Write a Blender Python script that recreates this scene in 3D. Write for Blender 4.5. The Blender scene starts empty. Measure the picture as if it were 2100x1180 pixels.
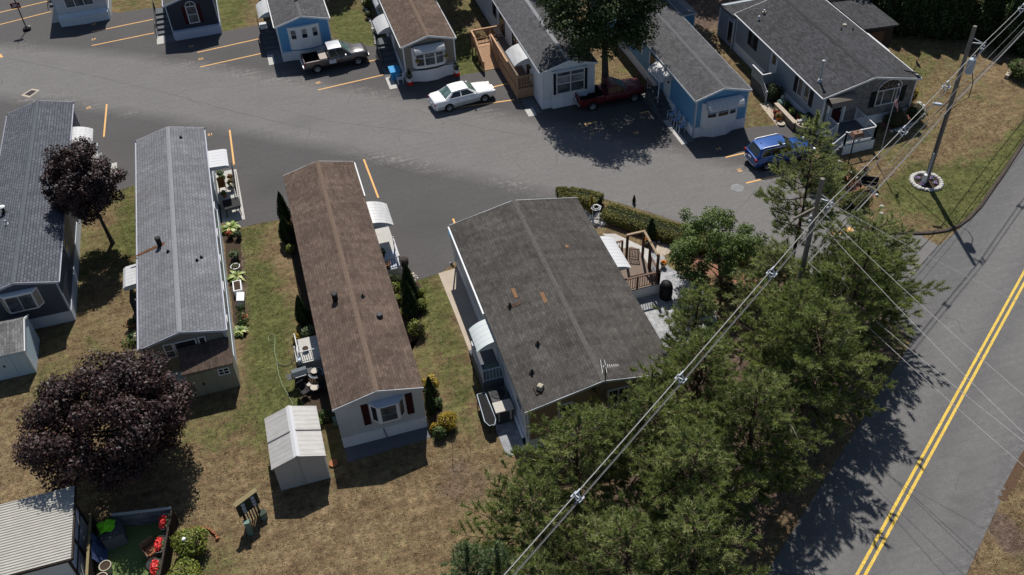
import bpy, bmesh, math, random
import numpy as np
from mathutils import Vector, Matrix
SC = bpy.context.scene
COL = SC.collection
PI = math.pi
# ------------------------------------------------------------------ camera
F_PX = 1931.1156
HC = 39.0
C_R = Vector((0.9564632405, -0.2891354259, -0.0397338016))
C_U = Vector((0.2250704542, 0.6440641385, 0.7311119450))
C_F = Vector((0.1857992469, 0.7082246049, -0.6810995146))

def P(x, y, z=0.0):
    """survey helper: the ground position (at height z) seen at a photograph pixel"""
    d = C_F * F_PX + C_R * (x - 1050) - C_U * (y - 590)
    t = (z - HC) / d.z
    return Vector((d.x * t, d.y * t, z))

cam_d = bpy.data.cameras.new('camera')
cam = bpy.data.objects.new('camera', cam_d)
COL.objects.link(cam)
M = Matrix((C_R, C_U, -C_F)).transposed().to_4x4()
M.translation = Vector((0, 0, HC))
cam.matrix_world = M
cam_d.sensor_width = 36.0
cam_d.lens = 36.0 * F_PX / 2100.0
cam_d.clip_start = 0.5
cam_d.clip_end = 6000
SC.camera = cam

# ------------------------------------------------------------------ light
w = bpy.data.worlds.new('World'); SC.world = w; w.use_nodes = True
nt = w.node_tree
for n in list(nt.nodes): nt.nodes.remove(n)
sky = nt.nodes.new('ShaderNodeTexSky'); sky.sky_type = 'NISHITA'; sky.sun_disc = False
sky.sun_elevation = math.radians(52.9); sky.sun_rotation = math.radians(15.3)
sky.air_density = 1.0; sky.dust_density = 0.6; sky.ozone_density = 1.0
bgn = nt.nodes.new('ShaderNodeBackground'); bgn.inputs['Strength'].default_value = 0.055
wo = nt.nodes.new('ShaderNodeOutputWorld')
nt.links.new(sky.outputs[0], bgn.inputs[0]); nt.links.new(bgn.outputs[0], wo.inputs[0])
sun_d = bpy.data.lights.new('sun', 'SUN'); sun_d.energy = 4.0; sun_d.angle = math.radians(0.53)
sun_d.color = (1.0, 0.955, 0.89)
sun = bpy.data.objects.new('sun', sun_d); COL.objects.link(sun)
sun.rotation_euler = Vector((0.2, 0.73, 1.0)).to_track_quat('Z', 'Y').to_euler()
sun.location = (10, 60, 90)
SC.view_settings.view_transform = 'Standard'; SC.view_settings.look = 'None'
SC.view_settings.exposure = 0.52; SC.view_settings.gamma = 1.0
SC.cycles.max_bounces = 6; SC.cycles.diffuse_bounces = 3; SC.cycles.glossy_bounces = 3
SC.cycles.transparent_max_bounces = 6; SC.cycles.transmission_bounces = 3

# ------------------------------------------------------------------ materials
MATS = {}
class NT:
    def __init__(s, name):
        s.m = bpy.data.materials.new(name); s.m.use_nodes = True
        s.t = s.m.node_tree; s.b = s.t.nodes['Principled BSDF']; s.out = s.t.nodes['Material Output']
        s.tc = None
    def n(s, kind, **kw):
        nd = s.t.nodes.new(kind)
        for k, v in kw.items(): setattr(nd, k, v)
        return nd
    def l(s, a, b): s.t.links.new(a, b)
    def obj(s):
        if s.tc is None: s.tc = s.n('ShaderNodeTexCoord')
        return s.tc.outputs['Object']
    def noise(s, scale, detail=3, rough=0.6, vec=None, scl=None):
        nd = s.n('ShaderNodeTexNoise'); nd.inputs['Scale'].default_value = scale
        nd.inputs['Detail'].default_value = detail; nd.inputs['Roughness'].default_value = rough
        v = vec if vec is not None else s.obj()
        if scl:
            mp = s.n('ShaderNodeMapping'); mp.inputs['Scale'].default_value = scl[:3]
            if len(scl) > 3: mp.inputs['Rotation'].default_value = (0, 0, scl[3])
            s.l(v, mp.inputs[0]); v = mp.outputs[0]
        s.l(v, nd.inputs['Vector']); return nd.outputs['Fac']
    def ramp(s, fac, stops):
        r = s.n('ShaderNodeValToRGB'); e = r.color_ramp.elements
        while len(e) < len(stops): e.new(0.5)
        for i, (p, c) in enumerate(stops):
            e[i].position = p; e[i].color = (c[0], c[1], c[2], 1) if isinstance(c, (tuple, list)) else (c, c, c, 1)
        s.l(fac, r.inputs[0]); return r.outputs[0]
    def mix(s, fac, a, b, blend='MIX'):
        m = s.n('ShaderNodeMix', data_type='RGBA', blend_type=blend)
        for sock, v in ((m.inputs[0], fac), (m.inputs[6], a), (m.inputs[7], b)):
            if isinstance(v, (int, float)): sock.default_value = v
            elif isinstance(v, (tuple, list)): sock.default_value = (v[0], v[1], v[2], 1)
            else: s.l(v, sock)
        return m.outputs[2]
    def math(s, op, a, b=0.0):
        m = s.n('ShaderNodeMath', operation=op)
        for sock, v in ((m.inputs[0], a), (m.inputs[1], b)):
            if isinstance(v, (int, float)): sock.default_value = v
            else: s.l(v, sock)
        return m.outputs[0]
    def attr(s, name):
        a = s.n('ShaderNodeAttribute', attribute_name=name); return a.outputs['Fac']
    def bump(s, h, strength=0.3, dist=0.02):
        b = s.n('ShaderNodeBump'); b.inputs['Strength'].default_value = strength; b.inputs['Distance'].default_value = dist
        s.l(h, b.inputs['Height']); s.l(b.outputs[0], s.b.inputs['Normal'])
    def col(s, c):
        if isinstance(c, (tuple, list)): s.b.inputs['Base Color'].default_value = (c[0], c[1], c[2], 1)
        else: s.l(c, s.b.inputs['Base Color'])
    def set(s, rough=0.7, metal=0.0, spec=0.5, coat=0.0):
        s.b.inputs['Roughness'].default_value = rough; s.b.inputs['Metallic'].default_value = metal
        s.b.inputs['Specular IOR Level'].default_value = spec; s.b.inputs['Coat Weight'].default_value = coat
        s.b.inputs['Coat Roughness'].default_value = 0.06

def sc3(c, k): return tuple(min(1.0, v * k) for v in c)
def plain(name, c, rough=0.6, metal=0.0, spec=0.4, var=0.25, scale=3.0, coat=0.0, bump=0.0, bscale=40):
    if name in MATS: return MATS[name]
    k = NT(name); k.set(rough if coat else max(rough, 0.6), metal * (1 if coat or name in ('alloy', 'chrome') else 0.4), spec if coat else spec * 0.4, coat)
    n1 = k.noise(scale, 5, 0.65); n2 = k.noise(scale * 9, 3, 0.6)
    f = k.math('ADD', k.math('MULTIPLY', n1, 0.65), k.math('MULTIPLY', n2, 0.35))
    k.col(k.ramp(f, [(0.3, sc3(c, 1 - var)), (0.7, sc3(c, 1 + var * 0.6))]))
    if bump: k.bump(k.noise(bscale, 4), bump, 0.02)
    MATS[name] = k.m; return k.m

def shingles(name, c, mort=0.5, var=0.3, streak=0.2, rowh=0.145, bw=0.31, ms=0.012, tint=None):
    k = NT(name); k.set(0.95, 0, 0.12)
    sep = k.n('ShaderNodeSeparateXYZ'); k.l(k.obj(), sep.inputs[0])
    cmb = k.n('ShaderNodeCombineXYZ'); k.l(sep.outputs[1], cmb.inputs[0]); k.l(sep.outputs[0], cmb.inputs[1])
    br = k.n('ShaderNodeTexBrick'); k.l(cmb.outputs[0], br.inputs['Vector'])
    br.inputs['Scale'].default_value = 1.0; br.inputs['Brick Width'].default_value = bw
    br.inputs['Row Height'].default_value = rowh; br.inputs['Mortar Size'].default_value = ms
    br.inputs['Mortar Smooth'].default_value = 0.3; br.inputs['Bias'].default_value = 0.0
    br.inputs['Color1'].default_value = (*sc3(c, 1 - var), 1); br.inputs['Color2'].default_value = (*sc3(c, 1 + var), 1)
    br.inputs['Mortar'].default_value = (*sc3(c, mort), 1)
    big = k.noise(0.55, 5, 0.6); st = k.noise(1.0, 5, 0.7, scl=(0.35, 2.2, 1)); fine = k.noise(28, 2, 0.6)
    st2 = k.noise(1.0, 4, 0.7, scl=(3.5, 0.25, 1))
    a = k.mix(1.0, br.outputs['Color'], k.ramp(big, [(0.25, 1 - streak), (0.75, 1 + streak * 0.5)]), 'MULTIPLY')
    a = k.mix(1.0, a, k.ramp(st, [(0.3, 1 - streak), (0.7, 1 + streak * 0.5)]), 'MULTIPLY')
    a = k.mix(1.0, a, k.ramp(st2, [(0.3, 1 - streak * 0.7), (0.7, 1.0)]), 'MULTIPLY')
    a = k.mix(1.0, a, k.ramp(fine, [(0.25, 0.72), (0.75, 1.2)]), 'MULTIPLY')
    if tint: a = k.mix(k.ramp(k.noise(0.8, 4), [(0.5, 0.0), (0.72, 1.0)]), a, tint)
    k.col(a)
    rowf = k.math('FRACT', k.math('DIVIDE', sep.outputs[0], rowh))
    k.bump(k.math('ADD', k.math('MULTIPLY', br.outputs['Fac'], -0.5), k.math('MULTIPLY', fine, 0.5)), 0.35, 0.015)
    MATS[name] = k.m; return k.m

def siding(name, c, period=0.115, vertical=False, rough=0.55, var=0.12, depth=0.02, strength=0.8):
    k = NT(name); k.set(rough, 0, 0.35)
    sep = k.n('ShaderNodeSeparateXYZ'); k.l(k.obj(), sep.inputs[0])
    src = k.math('ADD', sep.outputs[0], sep.outputs[1]) if vertical else sep.outputs[2]
    f = k.math('FRACT', k.math('DIVIDE', src, period))
    n1 = k.noise(0.9, 5, 0.65); n2 = k.noise(1.0, 4, 0.7, scl=(6, 6, 0.6))
    col = k.ramp(k.math('ADD', k.math('MULTIPLY', n1, 0.5), k.math('MULTIPLY', n2, 0.5)), [(0.3, sc3(c, 1 - var)), (0.7, sc3(c, 1 + var * 0.5))])
    k.col(col)
    h = f if not vertical else k.math('ABSOLUTE', k.math('SUBTRACT', f, 0.5))
    k.bump(h, strength, depth)
    MATS[name] = k.m; return k.m

def stone(name, c1, c2, mort):
    k = NT(name); k.set(0.9, 0, 0.2)
    sep = k.n('ShaderNodeSeparateXYZ'); k.l(k.obj(), sep.inputs[0])
    cmb = k.n('ShaderNodeCombineXYZ'); k.l(k.math('ADD', sep.outputs[0], sep.outputs[1]), cmb.inputs[0]); k.l(sep.outputs[2], cmb.inputs[1])
    br = k.n('ShaderNodeTexBrick'); k.l(cmb.outputs[0], br.inputs['Vector'])
    br.inputs['Scale'].default_value = 1.0; br.inputs['Brick Width'].default_value = 0.34; br.inputs['Row Height'].default_value = 0.13
    br.inputs['Mortar Size'].default_value = 0.012
    br.inputs['Color1'].default_value = (*c1, 1); br.inputs['Color2'].default_value = (*c2, 1); br.inputs['Mortar'].default_value = (*mort, 1)
    k.col(k.mix(1.0, br.outputs['Color'], k.ramp(k.noise(7, 4), [(0.25, 0.65), (0.75, 1.3)]), 'MULTIPLY'))
    k.bump(br.outputs['Fac'], 0.5, 0.02)
    MATS[name] = k.m; return k.m

def pavers(name, c1, c2, mort, bw=0.3, rh=0.2):
    k = NT(name); k.set(0.85, 0, 0.25)
    br = k.n('ShaderNodeTexBrick'); k.l(k.obj(), br.inputs['Vector'])
    br.inputs['Scale'].default_value = 1.0; br.inputs['Brick Width'].default_value = bw; br.inputs['Row Height'].default_value = rh
    br.inputs['Mortar Size'].default_value = 0.014
    br.inputs['Color1'].default_value = (*c1, 1); br.inputs['Color2'].default_value = (*c2, 1); br.inputs['Mortar'].default_value = (*mort, 1)
    k.col(k.mix(1.0, br.outputs['Color'], k.ramp(k.noise(3, 5), [(0.25, 0.7), (0.75, 1.2)]), 'MULTIPLY'))
    k.bump(br.outputs['Fac'], 0.3, 0.02)
    MATS[name] = k.m; return k.m

def foliage(name, c, rough=0.5, spec=0.35, trans=0.25, var=0.55, hue=None):
    """leaf material: per-leaf random tint attribute, some light let through"""
    k = NT(name); k.set(rough, 0, spec)
    hue = hue or sc3(c, 1.5)
    col = k.ramp(k.attr('tint'), [(0.0, sc3(c, 1 - var)), (0.5, c), (1.0, hue)])
    k.col(col)
    if trans:
        tr = k.n('ShaderNodeBsdfTranslucent'); k.l(k.mix(1.0, col, (1.0, 1.15, 0.6), 'MULTIPLY'), tr.inputs[0])
        mx = k.n('ShaderNodeMixShader'); mx.inputs[0].default_value = trans
        k.l(k.b.outputs[0], mx.inputs[1]); k.l(tr.outputs[0], mx.inputs[2]); k.l(mx.outputs[0], k.out.inputs[0])
    MATS[name] = k.m; return k.m

def glass(name, c, rough=0.08):
    k = NT(name); k.set(rough, 0, 0.6 if 'car' in name else 0.3)
    n1 = k.noise(1.6, 3, 0.6)
    k.col(k.ramp(n1, [(0.35, sc3(c, 0.5)), (0.7, sc3(c, 1.5))]))
    MATS[name] = k.m; return k.m

def paint(name, c, rough=0.32, metal=0.0):
    return plain(name, c, rough, metal, 0.5, var=0.06, scale=1.5, coat=0.7)

# ------------------------------------------------------------------ mesh builder
class MB:
    def __init__(s):
        s.v = []; s.f = []; s.m = []; s.mats = []
    def mi(s, mat):
        if isinstance(mat, str): mat = MATS[mat]
        if mat not in s.mats: s.mats.append(mat)
        return s.mats.index(mat)
    def add(s, vs, fs, mat):
        o = len(s.v); s.v += [tuple(p) for p in vs]; i = s.mi(mat)
        for f in fs: s.f.append([o + a for a in f]); s.m.append(i)
        return s
    def box(s, x0, y0, z0, x1, y1, z1, mat):
        x0, x1 = sorted((x0, x1)); y0, y1 = sorted((y0, y1)); z0, z1 = sorted((z0, z1))
        vs = [(x0, y0, z0), (x1, y0, z0), (x1, y1, z0), (x0, y1, z0), (x0, y0, z1), (x1, y0, z1), (x1, y1, z1), (x0, y1, z1)]
        return s.add(vs, [(0, 3, 2, 1), (4, 5, 6, 7), (0, 1, 5, 4), (1, 2, 6, 5), (2, 3, 7, 6), (3, 0, 4, 7)], mat)
    def obox(s, c, size, rz, mat, tilt=None):
        R = Matrix.Rotation(rz, 3, 'Z')
        if tilt: R = R @ Matrix.Rotation(tilt[1], 3, tilt[0])
        hx, hy, hz = size[0] / 2, size[1] / 2, size[2] / 2
        vs = [R @ Vector((a * hx, b * hy, d * hz)) + Vector(c) for d in (-1, 1) for a, b in ((-1, -1), (1, -1), (1, 1), (-1, 1))]
        return s.add(vs, [(0, 3, 2, 1), (4, 5, 6, 7), (0, 1, 5, 4), (1, 2, 6, 5), (2, 3, 7, 6), (3, 0, 4, 7)], mat)
    def bar(s, a, b, wd, ht, mat):
        """rectangular bar from a to b (wd across, ht up)"""
        a = Vector(a); b = Vector(b); d = b - a; L = d.length
        if L < 1e-6: return s
        d.normalize(); up = Vector((0, 0, 1)) if abs(d.z) < 0.95 else Vector((1, 0, 0))
        sd = d.cross(up).normalized(); u = sd.cross(d).normalized()
        vs = []
        for p in (a, b):
            for i, j in ((-1, -1), (1, -1), (1, 1), (-1, 1)): vs.append(p + sd * (i * wd / 2) + u * (j * ht / 2))
        return s.add(vs, [(0, 3, 2, 1), (4, 5, 6, 7), (0, 1, 5, 4), (1, 2, 6, 5), (2, 3, 7, 6), (3, 0, 4, 7)], mat)
    def tube(s, pts, r, mat, n=6, cap=True):
        pts = [Vector(p) for p in pts]
        if not isinstance(r, (list, tuple)): r = [r] * len(pts)
        vs = []; fs = []
        for i, p in enumerate(pts):
            d = (pts[min(i + 1, len(pts) - 1)] - pts[max(i - 1, 0)]).normalized()
            up = Vector((0, 0, 1)) if abs(d.z) < 0.9 else Vector((1, 0, 0))
            a = d.cross(up).normalized(); b = d.cross(a).normalized()
            for k in range(n):
                t = 2 * PI * k / n; vs.append(p + (a * math.cos(t) + b * math.sin(t)) * r[i])
        for i in range(len(pts) - 1):
            for k in range(n):
                fs.append((i * n + k, i * n + (k + 1) % n, (i + 1) * n + (k + 1) % n, (i + 1) * n + k))
        if cap: fs.append(tuple(range(n - 1, -1, -1))); fs.append(tuple(range((len(pts) - 1) * n, len(pts) * n)))
        return s.add(vs, fs, mat)
    def lathe(s, c, prof, mat, n=16):
        """prof: list of (r, z) from bottom to top"""
        vs = []; fs = []
        for r, z in prof:
            for k in range(n):
                t = 2 * PI * k / n; vs.append((c[0] + r * math.cos(t), c[1] + r * math.sin(t), c[2] + z))
        for i in range(len(prof) - 1):
            for k in range(n):
                fs.append((i * n + k, i * n + (k + 1) % n, (i + 1) * n + (k + 1) % n, (i + 1) * n + k))
        fs.append(tuple(range(n - 1, -1, -1))); fs.append(tuple(range((len(prof) - 1) * n, len(prof) * n)))
        return s.add(vs, fs, mat)
    def prism(s, poly, z0, z1, mat):
        n = len(poly)
        vs = [(p[0], p[1], z0) for p in poly] + [(p[0], p[1], z1) for p in poly]
        fs = [tuple(range(n - 1, -1, -1)), tuple(range(n, 2 * n))] + [(i, (i + 1) % n, n + (i + 1) % n, n + i) for i in range(n)]
        return s.add(vs, fs, mat)
    def extrude(s, prof, a, b, mat, cap=True):
        """prof: list of 3-D points (open strip); swept by vector b-a"""
        n = len(prof); d = Vector(b) - Vector(a)
        vs = [Vector(p) for p in prof] + [Vector(p) + d for p in prof]
        fs = [(i, i + 1, n + i + 1, n + i) for i in range(n - 1)]
        if cap: fs += [tuple(range(n - 1, -1, -1)), tuple(range(n, 2 * n))]
        return s.add(vs, fs, mat)
    def loft(s, rings, mat, closed=True, cap=True):
        n = len(rings[0]); vs = [p for r in rings for p in r]; fs = []
        for i in range(len(rings) - 1):
            for k in range(n if closed else n - 1):
                fs.append((i * n + k, i * n + (k + 1) % n, (i + 1) * n + (k + 1) % n, (i + 1) * n + k))
        if cap: fs.append(tuple(range(n - 1, -1, -1))); fs.append(tuple(range((len(rings) - 1) * n, len(rings) * n)))
        return s.add(vs, fs, mat)
    def quad(s, a, b, c, d, mat): return s.add([a, b, c, d], [(0, 1, 2, 3)], mat)
    def build(s, name, parent=None, world=True, smooth=False, bevel=0.0, **tags):
        me = bpy.data.meshes.new(name)
        off = wloc(parent) if (parent is not None and world) else Vector((0, 0, 0))
        if parent is None:
            off = Vector(tags.pop('at', (0, 0, 0)))
        me.from_pydata([(p[0] - off.x, p[1] - off.y, p[2] - off.z) for p in s.v], [], s.f)
        for m in s.mats: me.materials.append(m)
        me.polygons.foreach_set('material_index', s.m)
        if smooth: me.polygons.foreach_set('use_smooth', [True] * len(s.f))
        me.update()
        bm = bmesh.new(); bm.from_mesh(me); bmesh.ops.recalc_face_normals(bm, faces=bm.faces)
        if bevel:
            bmesh.ops.bevel(bm, geom=[e for e in bm.edges if e.is_manifold and e.calc_face_angle(0) > 0.5], offset=bevel, segments=1, affect='EDGES', clamp_overlap=True)
        bm.to_mesh(me); bm.free()
        if smooth: me.set_sharp_from_angle(angle=math.radians(42))
        o = bpy.data.objects.new(name, me); COL.objects.link(o)
        if parent is not None: o.parent = parent
        else: o.location = off
        for k, v in tags.items(): o[k] = v
        return o

def wloc(o):
    v = Vector((0, 0, 0))
    while o is not None: v += o.location; o = o.parent
    return v

def thing(name, loc, label, cat, group=None, rz=0.0):
    o = bpy.data.objects.new(name, None); COL.objects.link(o)
    o.empty_display_size = 0.3; o.location = loc; o.rotation_euler = (0, 0, rz)
    o['label'] = label; o['category'] = cat
    if group: o['group'] = group
    return o
def tag(o, label, cat, group=None):
    o['label'] = label; o['category'] = cat
    if group: o['group'] = group
    return o
def copy_tree(o, parent=None):
    c = o.copy(); COL.objects.link(c)
    if parent is not None: c.parent = parent
    for ch in list(o.children): copy_tree(ch, c)
    return c
def place_copy(src, loc, rz, label, scale=1.0):
    c = copy_tree(src); c.location = loc; c.rotation_euler = (0, 0, rz); c.scale = (scale,) * 3; c['label'] = label
    return c

def raw_mesh(name, verts, faces_n, mat, tint=None, parent=None, loc=(0, 0, 0), smooth=False, mat2=None):
    """verts (N,3) numpy; faces: consecutive groups of faces_n verts"""
    nv = len(verts); nf = nv // faces_n
    me = bpy.data.meshes.new(name)
    me.vertices.add(nv); me.vertices.foreach_set('co', np.asarray(verts, dtype=np.float32).ravel())
    me.loops.add(nv); me.loops.foreach_set('vertex_index', np.arange(nv, dtype=np.int32))
    me.polygons.add(nf); me.polygons.foreach_set('loop_start', np.arange(0, nv, faces_n, dtype=np.int32))
    me.materials.append(MATS[mat] if isinstance(mat, str) else mat)
    if tint is not None:
        a = me.attributes.new('tint', 'FLOAT', 'FACE'); a.data.foreach_set('value', np.clip(tint, 0, 1).astype(np.float32))
    me.update(calc_edges=True)
    o = bpy.data.objects.new(name, me); COL.objects.link(o)
    if parent is not None: o.parent = parent
    o.location = loc
    return o
# ------------------------------------------------------------------ the palette
shingles('shingle_slate_blue', (0.112, 0.119, 0.140), mort=0.4, var=0.2, streak=0.12, ms=0.022, rowh=0.17, bw=0.34)
shingles('shingle_pale_grey', (0.192, 0.196, 0.212), mort=0.56, var=0.12, streak=0.2, ms=0.017, rowh=0.17, bw=0.34)
shingles('shingle_brown', (0.135, 0.098, 0.078), mort=0.6, var=0.2, streak=0.28, ms=0.012)
shingles('shingle_charcoal', (0.092, 0.086, 0.080), mort=0.6, var=0.2, streak=0.3, ms=0.011)
shingles('shingle_grey', (0.10, 0.10, 0.105), mort=0.55, var=0.2, streak=0.22, ms=0.012)
shingles('shingle_dark_grey', (0.060, 0.061, 0.066), mort=0.6, var=0.3, streak=0.15, ms=0.010)
shingles('shingle_ashen', (0.22, 0.22, 0.22), mort=0.5, var=0.25, streak=0.35, ms=0.012)
plain('ridge_slate', (0.10, 0.108, 0.125), 0.95, var=0.3, scale=6, spec=0.1)
plain('ridge_pale', (0.225, 0.23, 0.245), 0.95, var=0.25, scale=5, spec=0.1)
plain('ridge_brown', (0.148, 0.108, 0.084), 0.95, var=0.3, scale=5, spec=0.1)
plain('ridge_charcoal', (0.099, 0.093, 0.087), 0.95, var=0.35, scale=5, spec=0.1)
plain('ridge_grey', (0.115, 0.115, 0.12), 0.95, var=0.3, scale=5, spec=0.1)
plain('ridge_dark', (0.05, 0.05, 0.054), 0.95, var=0.3, scale=5, spec=0.1)
siding('siding_navy_grey', (0.075, 0.085, 0.115))
siding('siding_navy', (0.028, 0.034, 0.052))
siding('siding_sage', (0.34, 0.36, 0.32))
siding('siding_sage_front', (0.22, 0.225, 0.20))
siding('siding_white', (0.66, 0.68, 0.70))
siding('siding_pale_grey', (0.50, 0.53, 0.56))
siding('siding_tan', (0.30, 0.225, 0.15))
siding('siding_taupe', (0.22, 0.195, 0.165))
siding('siding_blue', (0.13, 0.32, 0.52))
siding('siding_bright_blue', (0.10, 0.30, 0.55))
siding('siding_steel', (0.27, 0.32, 0.37))
siding('skirt_white', (0.68, 0.70, 0.74), 0.2, True, depth=0.03, strength=0.5)
siding('skirt_pale_blue', (0.52, 0.58, 0.64), 0.2, True, depth=0.03, strength=0.5)
siding('t111_olive', (0.24, 0.235, 0.19), 0.2, True, depth=0.03, strength=0.6)
siding('shed_blue', (0.42, 0.53, 0.60), 0.2, True, depth=0.03, strength=0.5)
siding('metal_ribs', (0.40, 0.385, 0.37), 0.2, True, depth=0.03, strength=0.5)
stone('grey_stone', (0.13, 0.125, 0.125), (0.23, 0.22, 0.215), (0.16, 0.155, 0.15))
stone('planter_brick', (0.24, 0.17, 0.12), (0.32, 0.25, 0.19), (0.28, 0.25, 0.22))
plain('white_trim', (0.68, 0.69, 0.70), 0.45, var=0.08)
plain('white_bright', (0.50, 0.505, 0.52), 0.4, var=0.04, scale=0.8)
k = NT('white_awning_metal'); k.set(0.35, 0, 0.4)
k.col(k.ramp(k.noise(1.0, 5, 0.7, scl=(5, 0.6, 1)), [(0.3, (0.36, 0.36, 0.345)), (0.5, (0.455, 0.455, 0.455)), (0.7, (0.50, 0.50, 0.51))])); MATS['white_awning_metal'] = k.m
plain('grill_grey', (0.11, 0.13, 0.145), 0.7, var=0.15)
plain('awning_mint', (0.54, 0.58, 0.575), 0.35, var=0.05)
plain('awning_brown', (0.17, 0.145, 0.12), 0.6, var=0.15)
plain('pale_lavender', (0.42, 0.46, 0.58), 0.5, var=0.06)
plain('grey_trim', (0.42, 0.44, 0.50), 0.5, var=0.1)
plain('burgundy', (0.035, 0.006, 0.009), 0.5, var=0.1)
plain('shutter_black', (0.012, 0.013, 0.018), 0.5, var=0.1)
plain('black_metal', (0.014, 0.014, 0.016), 0.45, spec=0.5, var=0.2)
plain('black_plastic', (0.01, 0.01, 0.012), 0.6, var=0.2)
plain('dark_grey_metal', (0.06, 0.06, 0.065), 0.5, var=0.2)
plain('galvanised', (0.42, 0.44, 0.47), 0.4, metal=0.6, var=0.15)
plain('rust', (0.12, 0.05, 0.02), 0.9, var=0.4, scale=4)
plain('patch_orange', (0.20, 0.115, 0.065), 0.9, var=0.25, scale=4, spec=0.1)
plain('concrete', (0.42, 0.41, 0.385), 0.9, var=0.15, scale=1.5, spec=0.2)
plain('concrete_tan', (0.40, 0.34, 0.275), 0.9, var=0.15, scale=1.2, spec=0.2)
plain('iron_pale', (0.23, 0.235, 0.24), 0.8, var=0.2)
plain('concrete_grey', (0.125, 0.13, 0.14), 0.9, var=0.15, scale=1.2, spec=0.2)
plain('step_grey', (0.10, 0.11, 0.12), 0.85, var=0.2)
plain('cut_wood', (0.44, 0.27, 0.16), 0.75, var=0.2, scale=4)
plain('weathered_deck', (0.19, 0.145, 0.115), 0.85, var=0.25, scale=4)
plain('brown_stain_wood', (0.115, 0.06, 0.038), 0.6, var=0.3, scale=4)
plain('tan_rail_wood', (0.30, 0.22, 0.14), 0.7, var=0.25, scale=4)
plain('olive_wood', (0.20, 0.165, 0.085), 0.8, var=0.25, scale=4)
plain('pole_wood', (0.21, 0.185, 0.165), 0.9, var=0.35, scale=2.5, spec=0.15, bump=0.4)
plain('dark_wood', (0.045, 0.036, 0.03), 0.85, var=0.3, scale=4)
plain('bark_brown', (0.085, 0.062, 0.045), 0.95, var=0.45, scale=6, spec=0.1, bump=0.7, bscale=25)
plain('bark_grey', (0.10, 0.088, 0.078), 0.95, var=0.45, scale=6, spec=0.1, bump=0.7, bscale=25)
plain('soil', (0.062, 0.045, 0.033), 0.98, var=0.4, scale=9, spec=0.05, bump=0.8, bscale=30)
plain('red_mulch', (0.27, 0.135, 0.098), 0.97, var=0.45, scale=14, spec=0.05, bump=0.9, bscale=35)
plain('white_gravel', (0.52, 0.53, 0.56), 0.9, var=0.5, scale=12, spec=0.1, bump=1.0, bscale=22)
plain('white_stone', (0.46, 0.445, 0.42), 0.9, var=0.25, scale=8, spec=0.1, bump=0.6)
plain('grey_rock', (0.30, 0.285, 0.26), 0.9, var=0.3, scale=6, spec=0.1, bump=0.6)
plain('flat_stone', (0.47, 0.43, 0.37), 0.9, var=0.2, scale=5, spec=0.1)
plain('turf_carpet', (0.115, 0.165, 0.06), 0.95, var=0.15, scale=2, spec=0.05, bump=0.5, bscale=60)
plain('marking_orange', (0.66, 0.39, 0.16), 0.8, var=0.22, scale=6, spec=0.15)
plain('red_paint', (0.55, 0.02, 0.012), 0.45, var=0.1)
plain('orange_paint', (0.75, 0.22, 0.02), 0.45, var=0.1)
plain('blue_plastic', (0.03, 0.25, 0.52), 0.4, var=0.12)
plain('lime_plastic', (0.16, 0.55, 0.02), 0.4, var=0.2)
plain('navy_cloth', (0.05, 0.075, 0.16), 0.8, var=0.6, scale=7)
plain('chair_blue', (0.24, 0.36, 0.55), 0.6, var=0.2)
plain('brown_wicker', (0.19, 0.115, 0.08), 0.8, var=0.25, scale=10)
plain('tan_pot', (0.36, 0.32, 0.25), 0.7, var=0.12)
plain('terracotta', (0.30, 0.12, 0.06), 0.75, var=0.15)
plain('sign_maroon', (0.10, 0.012, 0.018), 0.45, var=0.1)
plain('utility_green', (0.13, 0.20, 0.165), 0.5, var=0.15)
plain('meter_green', (0.03, 0.045, 0.032), 0.6, var=0.25)
plain('hose_green', (0.26, 0.34, 0.21), 0.5, var=0.1)
plain('hydro_grey', (0.40, 0.45, 0.52), 0.45, var=0.1)
plain('wire_silver', (0.46, 0.45, 0.43), 0.6, metal=0.0, var=0.1, scale=1)
plain('wire_grey', (0.20, 0.20, 0.205), 0.5, var=0.15, scale=1)
plain('wire_dark', (0.07, 0.07, 0.072), 0.5, var=0.15, scale=1)
plain('porcelain', (0.40, 0.43, 0.48), 0.25, var=0.1)
plain('ac_beige', (0.40, 0.375, 0.33), 0.5, var=0.1)
plain('ac_dark', (0.05, 0.052, 0.055), 0.5, var=0.2)
plain('table_glass', (0.03, 0.036, 0.042), 0.3, var=0.2, spec=0.6)
plain('sand_cushion', (0.44, 0.36, 0.26), 0.85, var=0.15)
plain('tyre', (0.016, 0.016, 0.017), 0.85, var=0.2, spec=0.2)
plain('alloy', (0.42, 0.43, 0.45), 0.3, metal=0.7, var=0.1)
plain('chrome', (0.75, 0.76, 0.78), 0.15, metal=0.9, var=0.05)
plain('lamp_clear', (0.72, 0.73, 0.74), 0.12, var=0.08)
plain('tail_red', (0.22, 0.008, 0.01), 0.2, var=0.1)
plain('plate_white', (0.6, 0.62, 0.66), 0.4, var=0.1)
plain('bed_liner', (0.010, 0.010, 0.011), 0.8, var=0.25)
plain('tan_board', (0.36, 0.31, 0.27), 0.7, var=0.12)
paint('paint_white', (0.80, 0.80, 0.80), 0.25)
paint('paint_silver', (0.55, 0.56, 0.58), 0.28, 0.3)
paint('paint_graphite', (0.115, 0.105, 0.108), 0.3, 0.45)
plain('paint_red', (0.10, 0.009, 0.012), 0.5, 0, 0.4, var=0.06, scale=1.5, coat=0.15)
paint('paint_blue', (0.022, 0.085, 0.30), 0.22, 0.25)
glass('pane_dark', (0.022, 0.026, 0.032)); glass('pane_grey', (0.085, 0.095, 0.105)); glass('pane_curtain', (0.22, 0.225, 0.23), 0.2)
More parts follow.
